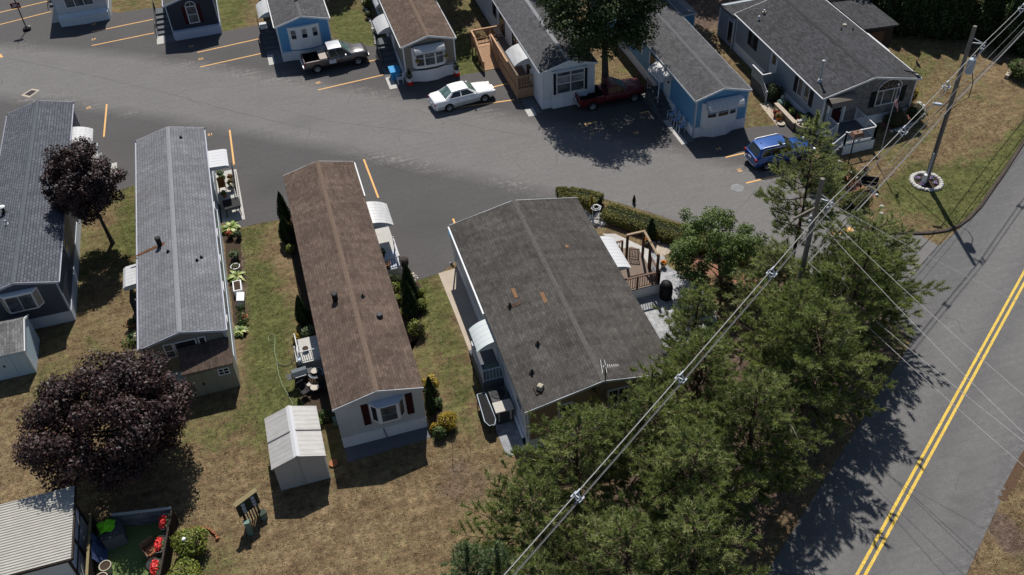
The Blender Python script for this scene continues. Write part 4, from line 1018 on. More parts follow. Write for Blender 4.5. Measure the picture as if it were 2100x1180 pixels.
for xx in (19.64, 20.72, 21.8): mb.box(xx, Y - 0.283, 1.2, xx + 0.08, Y - 0.24, 3.05, 'white_bright')
mb.build('frame', bay)
for a in (19.42, 21.9):
    mb = MB(); mb.box(a, Y - 0.27, 1.2, a + 0.19, Y - 0.24, 3.0, 'shutter_black'); mb.build('shutter', bay)
window(h, 'x-', H['X0'], 64.7, 66.3, 1.2, 2.75, 'pane_dark', 'shutter_black', 2, 1, 0.1); window(h, 'x-', H['X0'], 68.7, 69.9, 1.2, 2.75, 'pane_dark', 'shutter_black', 2, 1, 0.1); window(h, 'x-', H['X0'], 71.2, 72.0, 1.7, 2.7, 'pane_dark', 'shutter_black', 2, 1, 0.1); window(h, 'x-', H['X0'], 75, 75.8, 1.7, 2.7, 'pane_dark', 'shutter_black', 2, 1, 0.1)
door(h, 'x-', H['X0'], 61.7, 62.6, 0.95, 2.85, 'burgundy'); awning(h, -1, H['X0'], 61.4, 63.85, 3.05, 1.35, 0.5)
mb = MB(); mb.lathe((18.45, 61.3, 2.2), [(0.06, 0), (0.08, 0.1), (0.05, 0.2)], 'black_metal', 8); mb.build('porch_lamp', h)

h, rf, H = house('sky blue mobile home with white front bay awning and chairs at its side', 27.46, 31.75, 51.3, 73, 'siding_blue', 'skirt_white', 'shingle_grey', 'ridge_grey', 'white_trim')
Y = H['Y0']; mb = MB(); mb.loft([[(28.05, Y, z), (28.35, Y - 0.3, z), (29.0, Y - 0.4, z), (30.0, Y - 0.4, z), (30.6, Y - 0.3, z), (30.9, Y, z)] for z in (0.86, 2.8)], 'white_trim', True); bay = mb.build('bay_window', h)
for a0, ya_, a1, yb_ in ((28.42, Y - 0.325, 29.0, Y - 0.41), (29.2, Y - 0.415, 29.95, Y - 0.415), (30.1, Y - 0.4, 30.56, Y - 0.325)):
    mb = MB(); mb.quad((a0, ya_ - .015, 1.72), (a1, yb_ - .015, 1.72), (a1, yb_ - .015, 2.45), (a0, ya_ - .015, 2.45), 'pane_dark'); pn = mb.build('pane', bay)
    mb = MB(); mb.bar((a0, ya_ - .02, 2.02), (a1, yb_ - .02, 2.02), 0.025, 0.03, 'white_trim'); mb.build('frame', pn)
front_awning(h, Y - 0.15, 28.25, 31.0, 3.02, 0.7, 0.6, border='siding_blue')
mb = MB(); mb.loft([[(27.6, Y - .02, z), (28.3, Y - .04, z), (29.0, Y - .38, z), (30.0, Y - .38, z), (30.7, Y - .04, z), (31.62, Y - .02, z)] for z in (0.0, 0.86)], 'skirt_white', False, False); mb.build('bay_skirt', h)
window(h, 'x-', H['X0'], 61.3, 62.4, 1.75, 2.65, 'pane_dark', 'shutter_black', 2, 1, 0.04, 'white_trim', sw=0.25); window(h, 'x-', H['X0'], 58.6, 59.4, 1.75, 2.65, 'pane_dark', 'shutter_black', 2, 1, 0.04, 'white_trim', sw=0.25); window(h, 'x-', H['X0'], 65.5, 66.5, 1.75, 2.65, 'pane_dark', 'shutter_black', 2, 1, 0.04, 'white_trim', sw=0.25)
door(h, 'x-', H['X0'], 55.75, 56.65, 0.9, 2.75); aw = awning(h, -1, H['X0'], 55.4, 57.6, 3.02, 1.1, 0.5)
for a in (55.5, 57.5): mb = MB(); mb.box(26.55, a, 0.8, 26.6, a + .06, 2.55, 'white_trim'); mb.build('awning_post', h)
mb = MB(); mb.tube([(27.45, 51.38, 3.1), (27.5, 51.36, 2.9), (27.52, 51.36, 0.1)], 0.05, 'siding_steel', 6); mb.build('downspout', h)

# grey double width home with the stone front
h, rf, H = house('grey double width home with stone clad front and a large arched window', 35.8, 43.55, 48.5, 62.0, 'siding_steel', 'skirt_white', 'shingle_dark_grey', 'ridge_dark', 'white_trim', rise=0.9, ov=0.25, front_wall='grey_stone', gutter=False)
Y = H['Y0']
for s, xe in ((-1, 35.8), (1, 43.55)): mb = MB(); mb.box(xe, 48.5, 3.1, xe + s * 0.09, 62.0, 3.18, 'white_bright'); mb.build('gutter', h)
w = window(h, 'y-', Y, 40.28, 42.02, 1.62, 2.72, 'pane_grey', 'white_bright', 1, 1, 0.09, 'shutter_black', sw=0.45)
mb = MB(); mb.box(40.68, Y - 0.05, 1.62, 40.75, Y - 0.022, 2.72, 'white_bright'); mb.box(41.55, Y - 0.05, 1.62, 41.62, Y - 0.022, 2.72, 'white_bright'); mb.build('frame', w)
mb = MB(); cx, cz = 41.15, 2.8; pts = [(cx + 0.9 * math.cos(a * PI / 16), Y - 0.02, cz + 0.72 * math.sin(a * PI / 16)) for a in range(17)]; mb.add(pts, [tuple(range(17))], 'pane_dark'); aw = mb.build('arched_window', h)
mb = MB(); mb.tube([(cx + 0.95 * math.cos(a * PI / 16), Y - 0.035, cz + 0.77 * math.sin(a * PI / 16)) for a in range(17)], 0.055, 'white_bright', 6)
for a in (3, 6, 10, 13): mb.tube([(cx + 0.3 * math.cos(a * PI / 16), Y - .03, cz + 0.24 * math.sin(a * PI / 16)), (cx + 0.9 * math.cos(a * PI / 16), Y - .03, cz + 0.72 * math.sin(a * PI / 16))], 0.014, 'tan_pot', 4)
mb.tube([(cx + 0.3 * math.cos(a * PI / 10), Y - .03, cz + 0.24 * math.sin(a * PI / 10)) for a in range(11)], 0.014, 'tan_pot', 4); mb.build('frame', aw)
d = door(h, 'y-', Y, 36.75, 37.55, 0.85, 2.55, 'burgundy', 'white_bright')
mb = MB(); mb.box(36.35, Y - 0.03, 0.85, 36.6, Y, 2.55, 'white_trim'); mb.box(37.7, Y - 0.03, 0.85, 37.85, Y, 2.55, 'white_trim'); mb.build('sidelight', h)
prof = [(Y, 3.22), (Y - 0.35, 3.17), (Y - 0.65, 3.0), (Y - 0.85, 2.72)]
mb = MB(); mb.extrude([(36.15, a, b) for a, b in prof], (36.15, 0, 0), (38.25, 0, 0), 'awning_brown', cap=False)
for xx in (36.15, 38.25):
    poly = [(xx, a, b) for a, b in prof] + [(xx, Y, 2.72)]; mb.add(poly, [tuple(range(5))], 'shutter_black')
mb.build('awning', h)
for a, b in ((50.6, 51.15), (51.5, 52.05)): window(h, 'x-', H['X0'], a, b, 1.55, 2.85, 'pane_grey', 'white_bright', 1, 1, 0.07)
for a in (50.05, 52.2):
    mb = MB(); mb.box(H['X0'] - 0.035, a, 1.5, H['X0'], a + 0.42, 2.9, 'shutter_black'); mb.build('shutter', h)
window(h, 'x-', H['X0'], 58.9, 59.4, 1.7, 2.85, 'pane_grey', 'shutter_black', 1, 2, 0.06, 'shutter_black', sw=0.4)
door(h, 'x-', H['X0'], 55.3, 56.1, 0.95, 2.9, 'white_bright')
for q in ((1556, 41), (1567, 28)): vent_pipe(rf, H, q, 0.22, 0.05, 'galvanised', 0.1, 'galvanised')
vent_box(rf, H, (1567, 27), 0.24, 0.12, 'tan_pot'); vent_box(rf, H, (1732, 53), 0.24, 0.12, 'tan_pot')
for q in ((1725, 62), (1749, 62)): vent_pipe(rf, H, q, 0.25, 0.03, 'black_metal', 0.08)
p = roof_xy(H, 1681, 168); mb = MB(); mb.lathe(p, [(0.2, -0.08), (0.2, 0.06), (0.13, 0.2), (0.065, 0.24), (0.065, 1.55), (0.12, 1.56), (0.12, 1.68), (0.05, 1.72)], 'galvanised', 12); mb.build('chimney', rf)
# satellite dish at the right eave
p = Vector((43.3, 49.2, H['z'](43.3))); mb = MB(); mb.tube([p, p + Vector((0.1, 0, 0.55))], 0.03, 'dark_grey_metal', 6)
R = Matrix.Rotation(math.radians(55), 3, 'Y') @ Matrix.Rotation(0.2, 3, 'X')
rings = []
for r, z in ((0.02, 0.0), (0.15, 0.03), (0.28, 0.09), (0.36, 0.15)):
    rings.append([p + Vector((0.15, 0, 0.6)) + R @ Vector((r * math.cos(a * PI / 8), r * math.sin(a * PI / 8), z)) for a in range(16)])
mb.loft(rings, 'dark_grey_metal', True, True); mb.tube([p + Vector((0.15, 0, 0.45)), p + Vector((0.75, 0.1, 0.75))], 0.02, 'dark_grey_metal', 5); mb.build('satellite_dish', rf)
mb = MB(); mb.tube([p + Vector((-0.5, 0.4, 0.12)), p + Vector((0.2, -0.3, 0.12))], 0.04, 'black_plastic', 6); mb.build('vent_pipe', rf)
# lower rear room
t = thing('rear_room', (36.6, 63.4, 0), 'low grey side room with narrow white framed door behind the stone fronted home', 'room')
mb = MB(); mb.box(35.95, 62.02, 0, 43.3, 64.6, 2.75, 'siding_steel'); mb.build('wall', t)
mb = MB(); mb.add([(35.8, 62.02, 2.8), (43.4, 62.02, 2.8), (43.4, 64.75, 2.6), (35.8, 64.75, 2.6), (35.8, 62.02, 2.92), (43.4, 62.02, 2.92), (43.4, 64.75, 2.72), (35.8, 64.75, 2.72)], [(0, 3, 2, 1), (4, 5, 6, 7), (0, 1, 5, 4), (1, 2, 6, 5), (3, 0, 4, 7), (2, 3, 7, 6)], 'shingle_dark_grey'); mb.build('roof', t)
window(t, 'x-', 35.95, 62.0 + 0.25, 62.95, 0.35, 2.2, 'pane_dark', 'white_bright', 1, 1, 0.1)
for a in (0.0, 2.55):
    mb = MB(); mb.box(35.9, 62.05 + a, 0, 35.98, 62.13 + a, 2.6, 'white_trim'); mb.build('corner_trim', t)
# garage-like shed behind it
t = thing('storage_shed', (45.7, 59.3, 0), 'brown shed with wide dark grey roof behind the stone fronted home', 'shed')
mb = MB(); mb.box(44.75, 57.3, 0, 47.4, 61.4, 2.35, 'dark_wood'); mb.build('wall', t)
mb = MB(); mb.add([(44.4, 57.0, 2.5), (47.6, 57.0, 2.3), (47.6, 61.8, 2.3), (44.4, 61.8, 2.5), (44.4, 57.0, 2.65), (47.6, 57.0, 2.45), (47.6, 61.8, 2.45), (44.4, 61.8, 2.65)], [(0, 3, 2, 1), (4, 5, 6, 7), (0, 1, 5, 4), (1, 2, 6, 5), (3, 0, 4, 7), (2, 3, 7, 6)], 'shingle_dark_grey'); mb.build('roof', t)
mb = MB(); mb.box(45.2, 57.26, 0.1, 46.6, 57.3, 2.0, 'brown_stain_wood'); mb.build('door', t)
t = thing('patio_roof', (44.4, 56, 0), 'flat white patio roof tucked behind the right eave of the stone fronted home', 'patio roof')
p = [P(1776, 67, 2.4), P(1790, 67, 2.4), P(1818, 92, 2.4), P(1812, 94, 2.4)]
mb = MB(); mb.prism([(43.72, 53.6), (44.55, 53.6), (44.55, 56.6), (43.72, 56.6)], 2.42, 2.5, 'white_bright'); mb.build('roof_panel', t)
mb = MB(); mb.box(44.45, 53.65, 0, 44.52, 53.72, 2.42, 'white_trim'); mb.box(44.45, 56.5, 0, 44.52, 56.57, 2.42, 'white_trim'); mb.build('post', t)

# blue shed at the top behind the sky blue home
t = thing('garden_shed', (33.6, 66.5, 0), 'small sky blue shed with white corner trim behind the sky blue home', 'shed')
mb = MB(); mb.box(32.2, 65.2, 0, 33.95, 68.0, 2.1, 'siding_blue'); mb.build('wall', t)
mb = MB(); mb.add([(32.05, 65.05, 2.1), (34.1, 65.05, 2.1), (34.1, 68.15, 2.1), (32.05, 68.15, 2.1), (33.07, 65.05, 2.55), (33.07, 68.15, 2.55)], [(0, 1, 4), (1, 2, 5, 4), (3, 5, 2), (0, 4, 5, 3), (0, 3, 2, 1)], 'ridge_pale'); mb.build('roof', t)
mb = MB()
for xx in (32.17, 33.9): mb.box(xx, 65.16, 0, xx + 0.08, 65.2, 2.08, 'white_trim')
mb.box(32.1, 65.02, 2.03, 34.05, 65.06, 2.12, 'white_trim'); mb.build('trim', t)

# pale blue shed left
t = thing('garden_shed', (-18.2, 44.1, 0), 'pale blue garden shed with weathered shingle roof in the left yard', 'shed')
x0, x1, ya, yb = -19.6, -17.02, 42.72, 45.45
mb = MB(); mb.add([(x0, ya, 0), (x1, ya, 0), (x1, yb, 0), (x0, yb, 0), (x0, ya, 1.85), (x1, ya, 1.85), (x1, yb, 1.95), (x0, yb, 1.95), (x0, yb - 0.7, 2.3), (x1, yb - 0.7, 2.3)], [(0, 1, 5, 4), (1, 2, 6, 9, 5), (3, 0, 4, 8, 7), (2, 3, 7, 6)], 'shed_blue'); mb.build('wall', t)
mb = MB(); mb.add([(x0 - .1, ya - .1, 1.88), (x1 + .06, ya - .1, 1.88), (x1 + .06, yb - .7, 2.38), (x0 - .1, yb - .7, 2.38), (x1 + .06, yb + .1, 1.95), (x0 - .1, yb + .1, 1.95)], [(0, 1, 2, 3), (3, 2, 4, 5)], 'shingle_ashen'); mb.build('roof', t)
mb = MB(); mb.bar((x1 + .05, ya - .1, 1.84), (x1 + .05, yb - .7, 2.34), 0.05, 0.12, 'white_trim'); mb.bar((x1 + .05, yb - .7, 2.34), (x1 + .05, yb + .1, 1.92), 0.05, 0.12, 'white_trim'); mb.box(x1 - 0.05, ya - 0.02, 0, x1 + 0.025, ya + 0.05, 1.84, 'white_trim'); mb.build('trim', t)
mb = MB(); mb.box(-18.9, ya - 0.03, 0.1, -17.9, ya, 1.7, 'shed_blue'); d = mb.build('door', t); mb = MB(); mb.box(-18.42, ya - 0.07, 0.95, -18.34, ya - 0.03, 1.08, 'black_metal'); mb.build('handle', d)

# ribbed metal shed
t = thing('metal_shed', (-3.35, 31.6, 0), 'beige metal shed with ribbed grey roof and white ridge cap on the dry lawn', 'shed')
x0, x1, ya, yb, ze, zr = -4.66, -2.0, 30.0, 33.3, 1.95, 2.45; xm = (x0 + x1) / 2
mb = MB(); X0, X1, YA, YB = x0 + .1, x1 - .1, ya + .1, yb - .1
mb.add([(X0, YA, 0), (X1, YA, 0), (X1, YB, 0), (X0, YB, 0), (X0, YA, ze), (X1, YA, ze), (X1, YB, ze), (X0, YB, ze), (xm, YA, zr - .03), (xm, YB, zr - .03)], [(0, 1, 5, 8, 4), (1, 2, 6, 5), (2, 3, 7, 9, 6), (3, 0, 4, 7)], 'metal_ribs'); mb.build('wall', t)
k = NT('shed_roof_metal'); k.set(0.45, 0.1, 0.4)
k.col(k.ramp(k.math('ADD', k.math('MULTIPLY', k.noise(1.0, 5, 0.7, scl=(1.2, 8, 1)), 0.5), k.math('MULTIPLY', k.noise(2, 5), 0.5)), [(0.3, (0.29, 0.28, 0.265)), (0.7, (0.41, 0.40, 0.39))])); MATS['shed_roof_metal'] = k.m
mb = MB()
for s, xe in ((-1, x0), (1, x1)):
    xi = xm + s * 0.1; zi = zr - 0.1 * (zr - ze) / (xm - x0)
    for (u, v) in ((ya, (ya + yb) / 2 - 0.01), ((ya + yb) / 2 + 0.01, yb)):
        prof = []; n = 28
        for i in range(n + 1):
            yy = u + (v - u) * i / n; prof.append(yy)
        lift = 0.012 if u > ya else 0.0
        vs = []
        for i, yy in enumerate(prof):
            hh = 0.009 if i % 5 == 2 else 0.0
            vs += [(xe, yy, ze + hh + lift), (xi, yy, zi + hh + lift)]
        mb.add(vs, [(2 * i, 2 * i + 2, 2 * i + 3, 2 * i + 1) for i in range(n)], 'shed_roof_metal')
    ym = (ya + yb) / 2; mb.quad((xe, ym - 0.035, ze + 0.036), (xe, ym + 0.02, ze + 0.036), (xi, ym + 0.02, zi + 0.036), (xi, ym - 0.035, zi + 0.036), 'dark_grey_metal')
mb.build('roof', t)
mb = MB(); mb.add([(xm - 0.16, ya - .02, zr - .03), (xm, ya - .02, zr + .05), (xm + 0.16, ya - .02, zr - .03), (xm - 0.16, yb, zr - .03), (xm, yb, zr + .05), (xm + .16, yb, zr - .03)], [(0, 1, 4, 3), (1, 2, 5, 4), (0, 2, 1)], 'white_bright'); mb.build('ridge_cap', t)
mb = MB()
for s, xe in ((-1, x0), (1, x1)): mb.bar((xe, ya - 0.02, ze - 0.02), (xm, ya - 0.02, zr - 0.02), 0.04, 0.09, 'shed_roof_metal')
mb.box(xm - 0.02, YA - 0.03, 0, xm + 0.02, YA, 2.3, 'shed_roof_metal'); mb.box(X1 - .02, YA - .02, 0, X1 + .03, YA + .03, ze, 'white_trim'); mb.build('trim', t)
# ------------------------------------------------------------------ vegetation generators
def rnd_dirs(R, n):
    v = R.normal(size=(n, 3)); return v / np.linalg.norm(v, axis=1)[:, None]
def leaf_quads(R, pos, nrm, size, aspect=0.6, fold=0.0):
    """diamond leaves at pos facing nrm; returns (4n,3)"""
    n = len(pos); t = rnd_dirs(R, n); t -= (t * nrm).sum(1)[:, None] * nrm; t /= np.linalg.norm(t, axis=1)[:, None] + 1e-9
    b = np.cross(nrm, t); s = size * R.uniform(0.65, 1.3, n); L = t * (s / 2)[:, None]; Wd = b * (s * aspect / 2)[:, None]
    dip = nrm * (s * 0.12)[:, None]
    v = np.stack([pos - L, pos + Wd + dip, pos + L, pos - Wd + dip], 1)
    return v.reshape(-1, 3)
def leaf_cloud(R, clumps, n, size, up=0.5, shell=0.45, aspect=0.6, jit=0.6, flat=1.0):
    c = np.array([q[0] for q in clumps], float); r = np.array([q[1] if hasattr(q[1], '__len__') else (q[1],) * 3 for q in clumps], float)
    wt = (r.prod(1)) ** (2 / 3.); wt /= wt.sum(); ci = R.choice(len(clumps), n, p=wt)
    d = rnd_dirs(R, n); rad = shell + (1 - shell) * R.uniform(0, 1, n) ** 0.6
    pos = c[ci] + d * r[ci] * rad[:, None] * (1 + 0.06 * R.normal(size=n))[:, None]
    nr = d + np.array([0, 0, up]) + jit * R.normal(size=(n, 3)); nr /= np.linalg.norm(nr, axis=1)[:, None]
    tint = np.clip(R.normal(0.45, 0.2, n) + R.normal(0, 0.13, len(clumps))[ci], 0, 1)
    return leaf_quads(R, pos, nr, size, aspect), tint
def crown_clumps(R, c, r, n, rmin, rmax, zlow=-0.6):
    out = []
    while len(out) < n:
        d = rnd_dirs(R, 1)[0]; f = R.uniform(0.35, 1.0) ** 0.5
        if d[2] * f < zlow: continue
        out.append((np.array(c) + d * np.array(r) * f, R.uniform(rmin, rmax) * np.array([1, 1, 0.8])))
    return out
def limb_mesh(base, clumps, r0, mat, R, top_z, n_limb=14, lean=(0, 0), flare=1.25):
    mb = MB(); b = Vector(base); topp = b + Vector((lean[0], lean[1], top_z)); pts = []; rad = []
    for i in range(7):
        t = i / 6; q = b.lerp(topp, t) + Vector((0.06 * math.sin(3 * t + r0 * 30), 0.06 * math.cos(4 * t), 0)) * t
        pts.append(q); rad.append(r0 * (flare if i == 0 else 1.0 - 0.72 * t))
    mb.tube(pts, rad, mat, 10)
    idx = R.choice(len(clumps), min(n_limb, len(clumps)), replace=False)
    for i in idx:
        c = Vector(clumps[i][0]); t = min(0.9, max(0.28, (c.z - base[2] - 0.9) / top_z * R.uniform(0.6, 0.9))); s = pts[min(5, int(t * 6))].lerp(pts[min(6, int(t * 6) + 1)], t * 6 - int(t * 6))
        m = s.lerp(c, 0.5) + Vector((0, 0, 0.12 * (c - s).length)); e = s.lerp(c, 0.95)
        mb.tube([s, s.lerp(m, 0.6), m, e], [r0 * 0.34, r0 * 0.26, r0 * 0.18, r0 * 0.06], mat, 6)
    return mb
def broadleaf(label, base, centre, radii, n_clump, rr, n_leaf, size, mat, bark, r0, seed, group=None, name='broadleaf_tree', zlow=-0.55, up=0.5, shell=0.35, extra=()):
    R = np.random.default_rng(seed)
    t = thing(name, base, label, 'tree', group)
    cl = crown_clumps(R, centre, radii, n_clump, rr[0], rr[1], zlow) + list(extra)
    mb = limb_mesh(base, cl, r0, bark, R, (centre[2] - base[2]) + radii[2] * 0.35, 16, (centre[0] - base[0], centre[1] - base[1])); mb.build('trunk', t, smooth=True)
    v, ti = leaf_cloud(R, cl, n_leaf, size, up, shell)
    raw_mesh('crown', v - np.array(base), 4, mat, ti, t)
    return t

def needle_tufts(R, pos, dirs, n_per, length, width, spread=0.75, up=0.25):
    n = len(pos); P0 = np.repeat(pos, n_per, 0); D = np.repeat(dirs, n_per, 0)
    d = D + spread * R.normal(size=D.shape); d[:, 2] += up; d /= np.linalg.norm(d, axis=1)[:, None]
    s = rnd_dirs(R, len(d)); s -= (s * d).sum(1)[:, None] * d; s /= np.linalg.norm(s, axis=1)[:, None] + 1e-9
    L = length * R.uniform(0.65, 1.25, len(d)); st = P0 + D * R.uniform(-0.1, 0.1, len(d))[:, None]
    a = st - s * width / 2; b = st + s * width / 2; c = st + d * L[:, None]
    return np.stack([a, b, c], 1).reshape(-1, 3)
def pine(label, base, h, r, seed, mat='needles_pine', n_per=21, low=0.2, group='white pines along the main road', lean=(0, 0), nw=4.6, spiky=False, dens=1.0):
    R = np.random.default_rng(seed)
    t = thing('pine_tree', base, label, 'pine tree', group)
    B = np.array(base, float); mb = MB(); pts = []; rad = []
    for i in range(9):
        f = i / 8; pts.append(Vector((B[0] + lean[0] * f + 0.1 * math.sin(5 * f + seed), B[1] + lean[1] * f + 0.1 * math.cos(4 * f + seed), h * 0.97 * f))); rad.append((0.028 if h < 9 else 0.014) * h * (1.2 if i == 0 else 1 - 0.93 * f))
    mb.tube(pts, rad, 'bark_brown', 9); mb.build('trunk', t, smooth=True)
    br = MB(); TP = []; TD = []; TT = []
    z = low * h
    while z < h * 0.97:
        f = (z / h - low) / (1 - low)
        prof = (0.62 + 0.38 * min(1, f / 0.22)) * (1 - max(0, f - 0.22) / 0.78) ** 0.8 + 0.08
        nb = int(R.integers(4, 6)) if f < 0.85 else 4
        a0 = R.uniform(0, 2 * PI)
        o = Vector(pts[0]).lerp(Vector(pts[-1]), z / (h * 0.97))
        for i in range(nb):
            az = a0 + i * 2 * PI / nb + R.normal(0, 0.22); L = r * prof * R.uniform(0.62, 1.18)
            if L < 0.2: continue
            rise = (0.05 + 0.5 * f) + R.normal(0, 0.08); hd = Vector((math.cos(az), math.sin(az), 0)); sd = Vector((-hd.y, hd.x, 0))
            crv = R.normal(0, 0.12)
            def bp(u): return o + hd * (L * u * math.cos(rise)) + sd * (crv * L * u * u) + Vector((0, 0, L * (u * math.sin(rise) * 0.55 + 0.16 * u * u) - 0.1 * L * u * (1 - u)))
            br.tube([bp(0), bp(0.3), bp(0.65), bp(1.0)], [0.012 * h * 0.42 * (1 - 0.6 * f), 0.03, 0.02, 0.008], 'bark_brown', 5, False)
            tb = R.normal(0, 0.2)
            nt_ = max(3, int(L / 0.27 * dens))
            for j in range(nt_):
                u = 0.26 + 0.74 * (j + R.uniform(0, 0.8)) / nt_; u = min(u, 1.0)
                q = bp(u); sgn = 1 if j % 2 else -1
                sl = (0.34 * L * (1.15 - u) + 0.28) * R.uniform(0.6, 1.2); sdir = (hd * R.uniform(0.35, 0.8) + sd * sgn * R.uniform(0.5, 1.0) + Vector((0, 0, R.uniform(0.05, 0.4)))).normalized()
                if u > 0.94: sdir = (hd + Vector((0, 0, 0.45)) + sd * R.normal(0, 0.2)).normalized()
                m = max(2, int(sl / 0.14))
                if sl > 0.35: br.tube([q, q + sdir * sl * 0.9], [0.012, 0.005], 'bark_brown', 4, False)
                for g in range(m):
                    w_ = 0.3 + 0.7 * (g + 0.6) / m; pp = q + sdir * sl * w_ + Vector((0, 0, 0.1 * sl * w_ * w_))
                    TP.append(pp); TD.append(sdir + Vector((0, 0, 0.25))); TT.append(tb)
        z += (0.36 + 0.03 * h) * R.uniform(0.75, 1.2) * (0.75 if f > 0.6 else 1.0)
    top = Vector(pts[-1])
    for g in range(14 if not spiky else 26):
        TP.append(top + Vector((R.normal(0, 0.03), R.normal(0, 0.03), -0.6 + 0.05 * g * (1.0 if not spiky else 1.1)))); TD.append(Vector((R.normal(0, 0.5), R.normal(0, 0.5), 1))); TT.append(0.05)
    br.build('branches', t)
    for g in range(4):
        dw = MB(); a_ = R.uniform(0, 6.28); zz = h * R.uniform(0.45, 0.8); rr_ = r * (1 - zz / h) * R.uniform(0.7, 1.1) + 0.3; q = Vector((B[0] + rr_ * math.cos(a_), B[1] + rr_ * math.sin(a_), zz + 0.15)); e = q + Vector((R.normal(0, .5), R.normal(0, .5), R.uniform(0.1, .5))); dw.tube([q, q.lerp(e, .5) + Vector((.05, .05, .08)), e], [0.022, 0.014, 0.006], 'bark_pale', 4); dw.tube([q.lerp(e, .4), q.lerp(e, .4) + Vector((R.normal(0, .25), R.normal(0, .25), .2))], [0.012, 0.005], 'bark_pale', 4); dw.build('dead_twig', t)
    TP = np.array([tuple(p) for p in TP]); TD = np.array([tuple(p) for p in TD]); TD /= np.linalg.norm(TD, axis=1)[:, None]
    v = needle_tufts(R, TP, TD, n_per, 0.25, 0.042, 0.85, 0.35)
    tn = np.repeat(np.clip(0.45 + np.array(TT) + R.normal(0, 0.10, len(TP)), 0, 1), n_per) + R.normal(0, 0.13, len(TP) * n_per)
    # a few dead rusty needles stay in the material's low end
    raw_mesh('needles', v - B, 3, mat, tn, t)
    return t

plain('bark_pale', (0.26, 0.235, 0.21), 0.9, var=0.2)
def bush(name, label, loc, rx, ry, rz, n, size, mat, seed, cat='shrub', group=None, up=0.4, lumps=6, aspect=0.55, core=True, zc=None, corem=None):
    R = np.random.default_rng(seed); t = thing(name, loc, label, cat, group)
    c = np.array([0, 0, zc if zc is not None else rz * 0.9]); cl = [(c, (rx * 0.85, ry * 0.85, rz * 0.9))]
    for i in range(lumps):
        d = rnd_dirs(R, 1)[0]; d[2] = abs(d[2]) * 0.9; s = R.uniform(0.35, 0.55); cl.append((c + d * np.array([rx, ry, rz]) * 0.62, (rx * s, ry * s, rz * s)))
    v, ti = leaf_cloud(R, cl, n, size, up, 0.72, aspect, 0.5); v[:, 2] = np.maximum(v[:, 2], 0.02)
    raw_mesh('foliage', v, 4, mat, ti, t)
    if core:
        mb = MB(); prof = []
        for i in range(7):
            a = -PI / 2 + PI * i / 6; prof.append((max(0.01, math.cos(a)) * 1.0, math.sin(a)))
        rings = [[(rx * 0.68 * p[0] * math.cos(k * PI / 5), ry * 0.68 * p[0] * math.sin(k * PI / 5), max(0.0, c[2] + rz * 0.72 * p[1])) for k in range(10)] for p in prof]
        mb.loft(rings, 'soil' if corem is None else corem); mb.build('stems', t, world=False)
    return t
def arborvitae(label, loc, r, h, n, seed, mat='leaf_arbor', group='slim arborvitae beside the homes', size=0.11, name='arborvitae', cat='conifer', twist=0.0):
    R = np.random.default_rng(seed); t = thing(name, loc, label, cat, group)
    u = R.uniform(0, 1, n) ** 0.8; az = R.uniform(0, 2 * PI, n); zz = h * (0.03 + 0.97 * u)
    prof = np.where(u < 0.25, 0.72 + 1.1 * u, 1.0) * np.clip((1 - u) / 0.75, 0.0, 1.0) ** 0.8
    rad = r * prof * (0.86 + 0.14 * np.sin(az * 5 + zz * 3)) * R.uniform(0.78, 1.06, n)
    pos = np.stack([rad * np.cos(az), rad * np.sin(az), zz], 1)
    nr = np.stack([np.cos(az), np.sin(az), np.full(n, 0.35)], 1) + 0.55 * R.normal(size=(n, 3)); nr /= np.linalg.norm(nr, axis=1)[:, None]
    v = leaf_quads(R, pos, nr, size, 0.55); v[:, 2] = np.maximum(v[:, 2], 0.01)
    raw_mesh('foliage', v, 4, mat, np.clip(R.normal(0.42, 0.2, n) + 0.12 * np.sin(az * 7), 0, 1), t)
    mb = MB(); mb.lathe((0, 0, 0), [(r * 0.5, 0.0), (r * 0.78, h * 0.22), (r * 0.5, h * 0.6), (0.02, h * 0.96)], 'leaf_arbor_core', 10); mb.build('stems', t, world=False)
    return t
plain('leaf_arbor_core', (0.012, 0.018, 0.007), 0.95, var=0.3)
def hosta(label, loc, r, seed, n=42, mat='leaf_hosta', group='hostas along the sage walls'):
    R = np.random.default_rng(seed); t = thing('hosta', loc, label, 'plant', group); V = []; T = []
    for i in range(n):
        az = R.uniform(0, 2 * PI); L = r * R.uniform(0.45, 1.05); wd = 0.2 * R.uniform(0.7, 1.2) * (r / 0.6) ** 0.5; el = R.uniform(0.5, 1.2); ti = R.uniform(0, 1)
        d = np.array([math.cos(az), math.sin(az), 0]); s = np.array([-math.sin(az), math.cos(az), 0]); prev = None
        for j in range(5):
            u = 0.25 + 0.75 * j / 4; q = d * L * u * math.cos(el * (1 - u * 0.5)) + np.array([0, 0, L * (math.sin(el) * u * 1.15 - 0.75 * u * u) + 0.1]); ww = wd * [0.35, 0.9, 1.0, 0.65, 0.02][j]
            a, b = q - s * ww / 2 + np.array([0, 0, 0.03]), q + s * ww / 2 + np.array([0, 0, 0.03]); 
            if prev is not None: V += [prev[0], prev[1], b, a]; T.append(ti)
            prev = (a, b)
    V = np.array(V); V[:, 2] = np.maximum(V[:, 2], 0.02); raw_mesh('leaves', V, 4, mat, np.array(T), t); return t
def flower_patch(parent, name, c, r, n, size, mat, seed, up=0.9):
    R = np.random.default_rng(seed); d = rnd_dirs(R, n); d[:, 2] = np.abs(d[:, 2]); pos = np.array(c) + d * np.array(r) * R.uniform(0.5, 1, n)[:, None]
    nr = d + np.array([0, 0, up]) + 0.5 * R.normal(size=(n, 3)); nr /= np.linalg.norm(nr, axis=1)[:, None]
    return raw_mesh(name, leaf_quads(R, pos, nr, size, 0.85), 4, mat, R.uniform(0.1, 0.95, n), parent)
